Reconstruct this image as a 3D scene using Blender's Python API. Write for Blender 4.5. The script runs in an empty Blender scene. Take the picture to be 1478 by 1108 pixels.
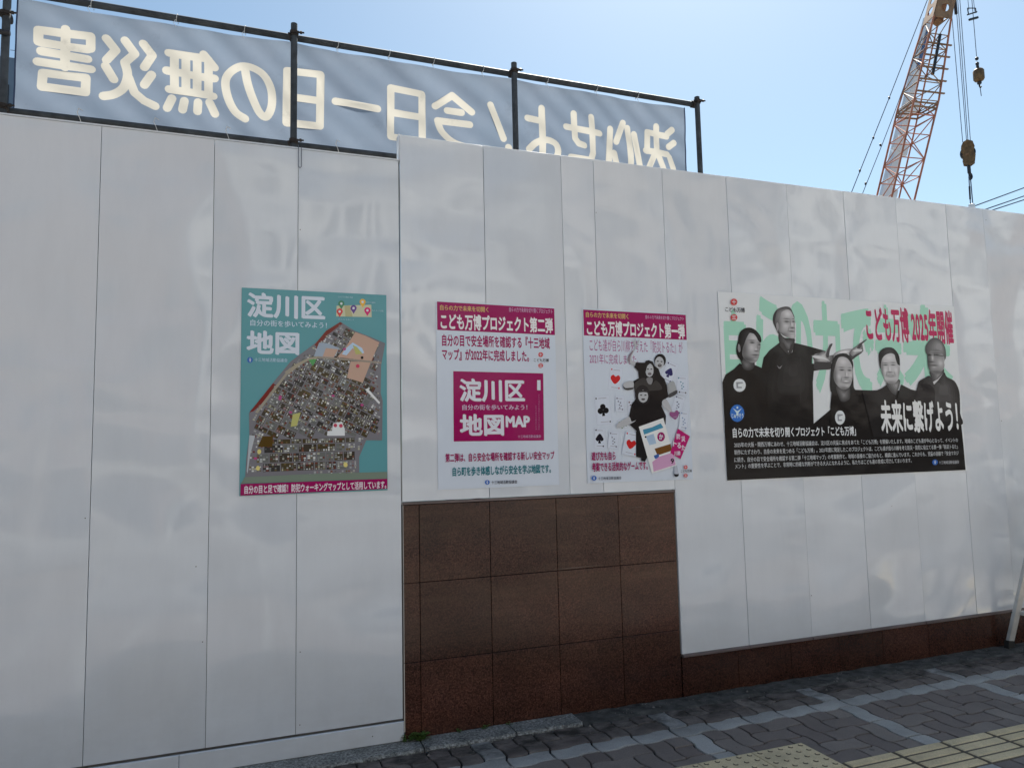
import bpy, math, random
from mathutils import Vector, Matrix, Euler
from mathutils.geometry import tessellate_polygon, delaunay_2d_cdt

R = math.radians
scene = bpy.context.scene
col = scene.collection

# ------------------------------------------------------------------ camera
cam_d = bpy.data.cameras.new('camera')
cam = bpy.data.objects.new('camera', cam_d)
col.objects.link(cam)
scene.camera = cam
cam_d.sensor_fit = 'HORIZONTAL'
cam_d.sensor_width = 36.0
cam_d.lens = 36.0 * 1045.234 / 1478.0
cam_d.clip_start = 0.05
cam_d.clip_end = 3000.0
r_ = Vector((0.93962213, -0.34151087, -0.02192222))
u_ = Vector((-0.01033051, -0.09233723, 0.9956742))
w_ = Vector((0.3420578, 0.93533104, 0.09029008))
cam.matrix_world = Matrix(((r_.x, u_.x, -w_.x, 0.0), (r_.y, u_.y, -w_.y, -3.8),
                           (r_.z, u_.z, -w_.z, 1.4668), (0, 0, 0, 1)))

# ------------------------------------------------------------------ sky, sun, exposure
SUN_AZ, SUN_EL = R(38), R(56)          # azimuth from +Y towards +X
world = bpy.data.worlds.new('World')
scene.world = world
world.use_nodes = True
wn = world.node_tree
wn.nodes.clear()
sky = wn.nodes.new('ShaderNodeTexSky')
sky.sky_type = 'NISHITA'
sky.sun_disc = False
sky.sun_elevation = SUN_EL
sky.sun_rotation = SUN_AZ
sky.altitude = 0
sky.air_density = 1.0
sky.dust_density = .9
sky.ozone_density = .5
bg = wn.nodes.new('ShaderNodeBackground')
bg.inputs['Strength'].default_value = 0.052
wo = wn.nodes.new('ShaderNodeOutputWorld')
tn_ = wn.nodes.new('ShaderNodeMix'); tn_.data_type = 'RGBA'; tn_.blend_type = 'MULTIPLY'
tn_.inputs[0].default_value = 1.0
tn_.inputs[7].default_value = (.90, 1.0, .95, 1)
wn.links.new(sky.outputs[0], tn_.inputs[6])
wn.links.new(tn_.outputs[2], bg.inputs['Color'])
wn.links.new(bg.outputs[0], wo.inputs['Surface'])
sun_d = bpy.data.lights.new('sun', 'SUN')
sun_d.energy = 5.0
sun_d.angle = R(0.53)
sun_d.color = (1.0, 0.95, 0.87)
sun = bpy.data.objects.new('sun', sun_d)
col.objects.link(sun)
sd = Vector((math.sin(SUN_AZ) * math.cos(SUN_EL), math.cos(SUN_AZ) * math.cos(SUN_EL), math.sin(SUN_EL)))
sun.rotation_euler = sd.to_track_quat('Z', 'Y').to_euler()
sun.location = (20, 20, 30)
scene.view_settings.view_transform = 'Standard'
scene.view_settings.look = 'None'
scene.view_settings.gamma = 1.0
scene.view_settings.exposure = 1.58
scene.view_settings.use_curve_mapping = False
scene.cycles.max_bounces = 8

# ------------------------------------------------------------------ helpers
def lin(c):
    c = c / 255.0
    return c / 12.92 if c <= 0.04045 else ((c + 0.055) / 1.055) ** 2.4

def hexc(r, g, b, k=1.0):
    return (min(.9, lin(r) * k), min(.9, lin(g) * k), min(.9, lin(b) * k), 1.0)

class NT:
    """small node helper"""
    def __init__(self, name):
        self.m = bpy.data.materials.new(name)
        self.m.use_nodes = True
        self.t = self.m.node_tree
        self.t.nodes.clear()
        self.out = self.t.nodes.new('ShaderNodeOutputMaterial')
    def n(self, typ, **kw):
        nd = self.t.nodes.new(typ)
        for k, v in kw.items():
            setattr(nd, k, v)
        return nd
    def l(self, a, b):
        self.t.links.new(a, b)
    def noise(self, vec, scale, detail=4, rough=.55, dist=0.0):
        nd = self.n('ShaderNodeTexNoise')
        nd.inputs['Scale'].default_value = scale
        nd.inputs['Detail'].default_value = detail
        nd.inputs['Roughness'].default_value = rough
        nd.inputs['Distortion'].default_value = dist
        if vec is not None:
            self.l(vec, nd.inputs['Vector'])
        return nd.outputs['Fac']
    def mapping(self, vec, scale=(1, 1, 1), loc=(0, 0, 0), rot=(0, 0, 0)):
        nd = self.n('ShaderNodeMapping')
        nd.inputs['Scale'].default_value = scale
        nd.inputs['Location'].default_value = loc
        nd.inputs['Rotation'].default_value = rot
        self.l(vec, nd.inputs['Vector'])
        return nd.outputs[0]
    def ramp(self, fac, stops):
        nd = self.n('ShaderNodeValToRGB')
        els = nd.color_ramp.elements
        els[0].position, els[0].color = stops[0]
        els[1].position, els[1].color = stops[-1]
        for p, c in stops[1:-1]:
            e = els.new(p)
            e.color = c
        self.l(fac, nd.inputs[0])
        return nd.outputs['Color']
    def mix(self, fac, a, b, mode='MIX'):
        nd = self.n('ShaderNodeMix', data_type='RGBA', blend_type=mode)
        for sock, v in ((nd.inputs[0], fac), (nd.inputs[6], a), (nd.inputs[7], b)):
            if isinstance(v, (int, float)):
                sock.default_value = v
            elif isinstance(v, tuple):
                sock.default_value = v
            else:
                self.l(v, sock)
        return nd.outputs[2]
    def math(self, op, a, b=0.5, clamp=False):
        nd = self.n('ShaderNodeMath', operation=op, use_clamp=clamp)
        for sock, v in ((nd.inputs[0], a), (nd.inputs[1], b)):
            if isinstance(v, (int, float)):
                sock.default_value = v
            else:
                self.l(v, sock)
        return nd.outputs[0]
    def bsdf(self, color=(.5, .5, .5, 1), rough=.5, metal=0.0, spec=.5, bump=None, bdist=.01, bstr=1.0, coat=0.0):
        b = self.n('ShaderNodeBsdfPrincipled')
        for sock, v in ((b.inputs['Base Color'], color), (b.inputs['Roughness'], rough), (b.inputs['Metallic'], metal)):
            if isinstance(v, (int, float, tuple)):
                sock.default_value = v
            else:
                self.l(v, sock)
        b.inputs['Specular IOR Level'].default_value = spec
        b.inputs['Coat Weight'].default_value = coat
        b.inputs['Coat Roughness'].default_value = .06
        if bump is not None:
            bp = self.n('ShaderNodeBump')
            bp.inputs['Distance'].default_value = bdist
            bp.inputs['Strength'].default_value = bstr
            self.l(bump, bp.inputs['Height'])
            self.l(bp.outputs[0], b.inputs['Normal'])
        self.l(b.outputs[0], self.out.inputs[0])
        return b
    def pos(self):
        return self.n('ShaderNodeNewGeometry').outputs['Position']
    def obj(self):
        return self.n('ShaderNodeTexCoord').outputs['Object']
    def rnd(self):
        return self.n('ShaderNodeObjectInfo').outputs['Random']

def simple(name, c, rough=.6, metal=0.0, var=.25, scale=6.0, spec=.5, bump=0.0):
    t = NT(name)
    v = t.pos()
    f = t.noise(v, scale, 5, .6)
    d = tuple(x * (1 - var) for x in c[:3]) + (1,)
    e = tuple(min(.95, x * (1 + var)) for x in c[:3]) + (1,)
    cc = t.ramp(f, [(.3, d), (.7, e)])
    t.bsdf(cc, rough, metal, spec, bump=f if bump else None, bdist=bump or .001)
    return t.m

M = {}
# glossy painted steel panel: every sheet buckles its own way
t = NT('white_panel')
p = t.pos()
rn = t.rnd()
cmb = t.n('ShaderNodeCombineXYZ')
t.l(t.math('MULTIPLY', rn, 37.0), cmb.inputs[1])
ad = t.n('ShaderNodeVectorMath', operation='ADD')
t.l(p, ad.inputs[0]); t.l(cmb.outputs[0], ad.inputs[1])
w1 = t.noise(t.mapping(ad.outputs[0], (1.5, 1, 1.0)), 1.25, 0.6, .35, .2)
w2 = t.noise(t.mapping(ad.outputs[0], (1.2, 1, 4.5)), 1.0, 0.5, .4, .3)
hh = t.math('ADD', t.math('MULTIPLY', w1, 1.0), t.math('MULTIPLY', w2, .16))
dirt = t.noise(t.mapping(ad.outputs[0], (3, 3, .7)), 2.5, 6, .65)
base = t.ramp(dirt, [(.25, (.70, .745, .795, 1)), (.55, (.735, .78, .83, 1)), (.8, (.755, .795, .845, 1))])
streak = t.ramp(t.noise(t.mapping(p, (26, 1, .5)), 1.0, 4, .6), [(.60, (0, 0, 0, 1)), (.8, (1, 1, 1, 1))])
base = t.mix(t.math('MULTIPLY', streak, .025), base, (.42, .43, .45, 1))
tint = t.ramp(rn, [(0, (.94, .945, .95, 1)), (1, (1, 1, 1, 1))])
base = t.mix(1.0, base, tint, 'MULTIPLY')
# splash dirt near the ground
sep = t.n('ShaderNodeSeparateXYZ'); t.l(p, sep.inputs[0])
low = t.math('SUBTRACT', 1.0, t.math('MULTIPLY', sep.outputs[2], 1.6, True), True)
spl = t.math('MULTIPLY', low, t.math('MULTIPLY', t.noise(t.mapping(p, (3, 3, 6)), 2.0, 6, .7), .55), True)
base = t.mix(spl, base, (.40, .41, .41, 1))
rough = t.math('ADD', .055, t.math('MULTIPLY', dirt, .09))
t.bsdf(base, rough, 0, .65, bump=hh, bdist=.070)
M['panel'] = t.m

t = NT('white_trim')
t.bsdf(t.ramp(t.noise(t.pos(), 9, 5), [(.3, (.62, .65, .69, 1)), (.7, (.72, .75, .79, 1))]), .35)
M['trim'] = t.m
M['backing'] = simple('panel_backing', (.16, .165, .17), .6)
M['flash'] = simple('flashing', (.16, .13, .13), .35, .3, .3, 4)
M['screw'] = simple('screw_head', (.12, .115, .11), .4, .8)

# polished red brown granite
t = NT('granite')
p = t.pos()
rn = t.rnd()
sp = t.noise(p, 120, 2, .6)
vo = t.n('ShaderNodeTexVoronoi'); vo.inputs['Scale'].default_value = 95
t.l(p, vo.inputs['Vector'])
c1 = t.ramp(sp, [(.30, (.024, .011, .008, 1)), (.50, (.062, .026, .018, 1)), (.70, (.110, .050, .034, 1))])
vc = t.n('ShaderNodeSeparateColor'); t.l(vo.outputs['Color'], vc.inputs[0])
c2 = t.ramp(vc.outputs[0], [(0, (.62, .60, .58, 1)), (.5, (1, 1, 1, 1)), (1, (1.25, 1.22, 1.2, 1))])
c3 = t.mix(1.0, c1, c2, 'MULTIPLY')
tn = t.ramp(rn, [(0, (.72, .72, .72, 1)), (1, (1.15, 1.12, 1.10, 1))])
c3 = t.mix(1.0, c3, tn, 'MULTIPLY')
cloud = t.noise(t.mapping(p, (1.0, 1, 1.5)), 2.0, 4, .55)
c3 = t.mix(1.0, c3, t.ramp(cloud, [(.3, (.60, .58, .57, 1)), (.7, (1.3, 1.27, 1.25, 1))]), 'MULTIPLY')
smear = t.ramp(t.noise(t.mapping(p, (1.0, 1, 2.2), (.6, 0, .35)), 1.9, 3, .5), [(.40, (0, 0, 0, 1)), (.75, (1, 1, 1, 1))])
wipe = t.ramp(t.noise(t.mapping(p, (.9, 1, 24), rot=(0, .05, 0)), 1.3, 3, .6), [(.45, (0, 0, 0, 1)), (.78, (1, 1, 1, 1))])
sepg = t.n('ShaderNodeSeparateXYZ'); t.l(p, sepg.inputs[0])
up = t.math('MULTIPLY', t.math('SUBTRACT', sepg.outputs[2], .38), 3.2, True)
dust = t.math('MULTIPLY', t.math('MULTIPLY', smear, t.math('ADD', .45, t.math('MULTIPLY', wipe, .55))), t.math('ADD', .10, t.math('MULTIPLY', up, .9)), True)
c3 = t.mix(t.math('MULTIPLY', dust, .66), c3, (.170, .098, .060, 1))
scr = t.ramp(t.noise(t.mapping(p, (1.1, 1, 60), rot=(0, .03, 0)), 1.0, 2, .5), [(.70, (0, 0, 0, 1)), (.76, (1, 1, 1, 1))])
c3 = t.mix(t.math('MULTIPLY', t.math('MULTIPLY', scr, up), .5), c3, (.22, .18, .15, 1))
t.bsdf(c3, t.math('ADD', .16, t.math('MULTIPLY', smear, .12)), 0, .40)
M['granite'] = t.m
M['wallcore'] = simple('joint_mortar', (.028, .02, .018), .9)

def paver_mat(name, a, b, dirt_shade=1.0):
    t = NT(name)
    p = t.pos()
    rn = t.rnd()
    cc = t.ramp(rn, [(0, a), (1, b)])
    g = t.noise(p, 160, 4, .7)
    cc = t.mix(1.0, cc, t.ramp(g, [(.25, (.66, .66, .66, 1)), (.75, (1.25, 1.25, 1.25, 1))]), 'MULTIPLY')
    st = t.ramp(t.noise(p, 5, 6, .7), [(.42, (0, 0, 0, 1)), (.70, (1, 1, 1, 1))])
    cc = t.mix(t.math('MULTIPLY', st, .30), cc, (.055, .053, .052, 1))
    # grime that gathers in the strip along the foot of the wall
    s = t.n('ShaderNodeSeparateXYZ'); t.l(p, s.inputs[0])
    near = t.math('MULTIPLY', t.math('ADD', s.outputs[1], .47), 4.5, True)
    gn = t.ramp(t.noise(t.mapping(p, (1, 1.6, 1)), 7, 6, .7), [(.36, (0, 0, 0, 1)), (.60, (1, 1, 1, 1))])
    cc = t.mix(t.math('MULTIPLY', t.math('MULTIPLY', near, gn), .9 * dirt_shade), cc, (.016, .015, .013, 1))
    lp = t.ramp(t.noise(t.mapping(p, (.8, 1.5, 1), (3.1, .7, 0)), 9, 5, .7), [(.55, (0, 0, 0, 1)), (.68, (1, 1, 1, 1))])
    cc = t.mix(t.math('MULTIPLY', t.math('MULTIPLY', near, lp), .5 * dirt_shade), cc, (.12, .12, .11, 1))
    gum = t.n('ShaderNodeTexVoronoi'); gum.inputs['Scale'].default_value = 3.2
    t.l(p, gum.inputs['Vector'])
    sp = t.ramp(gum.outputs['Distance'], [(.035, (1, 1, 1, 1)), (.05, (0, 0, 0, 1))])
    cc = t.mix(t.math('MULTIPLY', sp, .5), cc, (.02, .02, .02, 1))
    t.bsdf(cc, t.math('ADD', .62, t.math('MULTIPLY', g, .25)), 0, .35, bump=t.math('ADD', g, t.noise(p, 45, 4)), bdist=.0018)
    return t.m
M['paver'] = paver_mat('paver_grey_brown', (.160, .136, .127, 1), (.225, .200, .183, 1))
M['paver_light'] = paver_mat('paver_light_grey', (.325, .335, .330, 1), (.395, .405, .400, 1), .85)
M['tactile'] = paver_mat('tactile_yellow', (.58, .48, .30, 1), (.66, .56, .36, 1), .3)
M['tactile_grime_shade'] = paver_mat('tactile_grime_and_shade', (.10, .085, .06, 1), (.13, .11, .08, 1), .3)  # grime between the bars; also serves as shading painted onto the dot sides
M['bed'] = simple('sand_joint', (.020, .019, .018), .95, 0, .4, 40)
M['kerb'] = paver_mat('kerb_granite', (.27, .28, .275, 1), (.33, .34, .335, 1), .35)
t = NT('rough_kerb_granite')
p = t.pos()
g1 = t.noise(p, 75, 3, .75)
g2 = t.noise(p, 9, 5, .7)
kc = t.ramp(g1, [(.33, (.07, .07, .07, 1)), (.5, (.24, .245, .24, 1)), (.66, (.42, .43, .42, 1))])
kc = t.mix(1.0, kc, t.ramp(g2, [(.3, (.55, .56, .55, 1)), (.7, (1.15, 1.15, 1.12, 1))]), 'MULTIPLY')
t.bsdf(kc, .85, 0, .3, bump=t.math('ADD', g1, g2), bdist=.006)
M['kerbstone'] = t.m
M['dirt'] = simple('packed_dirt', (.060, .060, .056), .95, 0, .75, 14, bump=.01)
M['crumb'] = simple('crumbs', (.16, .15, .14), .9, 0, .5, 60)
M['asphalt'] = simple('asphalt', (.095, .093, .090), .9, 0, .25, 30)
M['line'] = simple('road_paint', (.7, .7, .68), .7)
M['steel'] = simple('scaffold_pipe', (.052, .060, .068), .6, 0, .45, 9, spec=.25)
M['clamp'] = simple('clamp_rust', (.040, .032, .028), .6, .5, .5, 30)
M['tie'] = simple('white_cord', (.62, .62, .60), .7)
M['hem'] = simple('blue_hem', (.045, .07, .14), .7)

def cloth(name, c, tr, c2):
    t = NT(name)
    p = t.pos()
    f = t.noise(p, 3.0, 5, .6)
    st = t.ramp(t.noise(t.mapping(p, (1, 1, 1)), 5.5, 6, .75), [(.60, (0, 0, 0, 1)), (.78, (1, 1, 1, 1))])
    cc = t.mix(t.ramp(f, [(.3, (0, 0, 0, 1)), (.7, (1, 1, 1, 1))]), c, c2)
    cc = t.mix(t.math('MULTIPLY', st, .28), cc, (.10, .10, .11, 1))
    wv = t.noise(p, 900, 2)
    d = t.n('ShaderNodeBsdfDiffuse'); t.l(cc, d.inputs[0])
    tl = t.n('ShaderNodeBsdfTranslucent'); t.l(cc, tl.inputs[0])
    bp = t.n('ShaderNodeBump'); bp.inputs['Distance'].default_value = .0004
    t.l(wv, bp.inputs['Height']); t.l(bp.outputs[0], d.inputs['Normal'])
    mx = t.n('ShaderNodeMixShader'); mx.inputs[0].default_value = tr
    t.l(d.outputs[0], mx.inputs[1]); t.l(tl.outputs[0], mx.inputs[2])
    t.l(mx.outputs[0], t.out.inputs[0])
    return t.m
M['banner'] = cloth('banner_blue_cloth', (.225, .285, .37, 1), .30, (.26, .315, .40, 1))
M['letters'] = cloth('banner_cream_letters', (.55, .53, .47, 1), .40, (.60, .57, .50, 1))

t = NT('printed_paper')
at = t.n('ShaderNodeVertexColor', layer_name='Col')
p = t.pos()
b = t.bsdf(at.outputs[0], .16, 0, .20, bump=t.noise(p, 3.0, 2, .5), bdist=.010)
M['print'] = t.m
M['film'] = simple('poster_film', hexc(176, 181, 188, 1.75), .32, 0, .03, 3)
M['crane_red'] = simple('crane_red', (.42, .165, .105), .7, 0, .35, 1.5, spec=.15)
M['crane_brown'] = simple('crane_brown', (.25, .14, .07), .6, 0, .35, 1.5)
M['crane_white'] = simple('crane_pale', (.72, .76, .80), .5, 0, .08, .5)
M['crane_blue'] = simple('crane_blue', (.055, .12, .27), .5, 0, .15, .5)
M['hook_yellow'] = simple('hook_yellow', (.13, .075, .028), .6, 0, .5, 5)
M['dark'] = simple('dark_metal', (.03, .03, .035), .5, .3)
M['rope'] = simple('wire_rope', (.10, .12, .16), .5, .5)
M['alu'] = simple('aluminium', (.62, .62, .60), .42, .35, .12, 12)
M['rubber'] = simple('black_rubber', (.015, .015, .015), .8)
M['leaf'] = simple('weed_leaf', (.065, .125, .020), .6, 0, .5, 80)
M['farwall'] = simple('far_wall', (.12, .17, .24), .7, 0, .05, .1)

def link(o, parent=None):
    col.objects.link(o)
    if parent:
        o.parent = parent
    return o

def tag(o, label=None, cat=None, group=None, kind=None):
    for k, v in (('label', label), ('category', cat), ('group', group), ('kind', kind)):
        if v:
            o[k] = v
    return o

def empty(name, loc=(0, 0, 0), parent=None, **kw):
    o = bpy.data.objects.new(name, None)
    o.empty_display_size = .2
    o.location = loc
    link(o, parent)
    return tag(o, **kw)

def mesh(name, verts, faces, mat, parent=None, smooth=False, rel=True):
    me = bpy.data.meshes.new(name)
    me.from_pydata([tuple(v) for v in verts], [], faces)
    if isinstance(mat, (list, tuple)):
        for m in mat: me.materials.append(m)
    else:
        me.materials.append(mat)
    if smooth:
        me.polygons.foreach_set('use_smooth', [True] * len(me.polygons))
    me.update()
    o = bpy.data.objects.new(name, me)
    link(o, parent)
    if parent is not None and rel:      # coordinates are given in world space
        pl = world_loc(parent)
        me.transform(Matrix.Translation(-pl))
    return o

def world_loc(o):
    v = Vector(o.location)
    while o.parent:
        o = o.parent
        v += Vector(o.location)
    return v

class MB:
    def __init__(self):
        self.v, self.f = [], []
    def add(self, vs, fs):
        n = len(self.v)
        self.v += [tuple(v) for v in vs]
        self.f += [tuple(i + n for i in f) for f in fs]
        return self
    def box(self, x0, x1, y0, y1, z0, z1, bev=0.0):
        if bev <= 0:
            vs = [(x, y, z) for x in (x0, x1) for y in (y0, y1) for z in (z0, z1)]
            fs = [(0, 1, 3, 2), (4, 6, 7, 5), (0, 4, 5, 1), (2, 3, 7, 6), (0, 2, 6, 4), (1, 5, 7, 3)]
            return self.add(vs, fs)
        b = bev                          # front (-y) face chamfered
        vs = [(x0, y0 + b, z0), (x1, y0 + b, z0), (x1, y0 + b, z1), (x0, y0 + b, z1),
              (x0 + b, y0, z0 + b), (x1 - b, y0, z0 + b), (x1 - b, y0, z1 - b), (x0 + b, y0, z1 - b),
              (x0, y1, z0), (x1, y1, z0), (x1, y1, z1), (x0, y1, z1)]
        fs = [(4, 5, 6, 7), (0, 1, 5, 4), (1, 2, 6, 5), (2, 3, 7, 6), (3, 0, 4, 7),
              (0, 8, 9, 1), (1, 9, 10, 2), (2, 10, 11, 3), (3, 11, 8, 0), (8, 11, 10, 9)]
        return self.add(vs, fs)
    def tube(self, a, b, r, n=10, r2=None):
        a, b = Vector(a), Vector(b)
        d = (b - a).normalized()
        s = d.orthogonal().normalized()
        q = d.cross(s)
        r2 = r if r2 is None else r2
        vs = []
        for P_, rr in ((a, r), (b, r2)):
            for i in range(n):
                an = 2 * math.pi * i / n
                vs.append(P_ + (s * math.cos(an) + q * math.sin(an)) * rr)
        fs = [(i, (i + 1) % n, n + (i + 1) % n, n + i) for i in range(n)]
        fs += [tuple(range(n - 1, -1, -1)), tuple(range(n, 2 * n))]
        return self.add(vs, fs)
    def path(self, pts, r, n=6):
        for a, b in zip(pts, pts[1:]):
            self.tube(a, b, r, n)
        return self
    def bar(self, a, b, w, h, up=(0, 0, 1)):
        a, b = Vector(a), Vector(b)
        d = (b - a).normalized()
        s = d.cross(Vector(up))
        if s.length < 1e-4: s = d.orthogonal()
        s = s.normalized() * w / 2
        q = s.cross(d).normalized() * h / 2
        vs = [P_ + i * s + j * q for P_ in (a, b) for i, j in ((-1, -1), (1, -1), (1, 1), (-1, 1))]
        fs = [(0, 1, 5, 4), (1, 2, 6, 5), (2, 3, 7, 6), (3, 0, 4, 7), (3, 2, 1, 0), (4, 5, 6, 7)]
        return self.add(vs, fs)
    def lathe(self, c, prof, n=16, axis=(0, 0, 1)):
        c = Vector(c); ax = Vector(axis).normalized(); s = ax.orthogonal().normalized(); q = ax.cross(s)
        vs, fs = [], []
        for h, r in prof:
            for i in range(n):
                an = 2 * math.pi * i / n
                vs.append(c + ax * h + (s * math.cos(an) + q * math.sin(an)) * r)
        for k in range(len(prof) - 1):
            for i in range(n):
                j = (i + 1) % n
                fs.append((k * n + i, k * n + j, (k + 1) * n + j, (k + 1) * n + i))
        fs.append(tuple(range(n - 1, -1, -1)))
        fs.append(tuple(range((len(prof) - 1) * n, len(prof) * n)))
        return self.add(vs, fs)
    def build(self, name, mat, parent=None, smooth=False):
        return mesh(name, self.v, self.f, mat, parent, smooth)

def smooth_by_angle(o, deg=40):
    me = o.data
    me.polygons.foreach_set('use_smooth', [True] * len(me.polygons))
    try:
        me.set_sharp_from_angle(angle=R(deg))
    except Exception:
        pass
    return o

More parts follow.
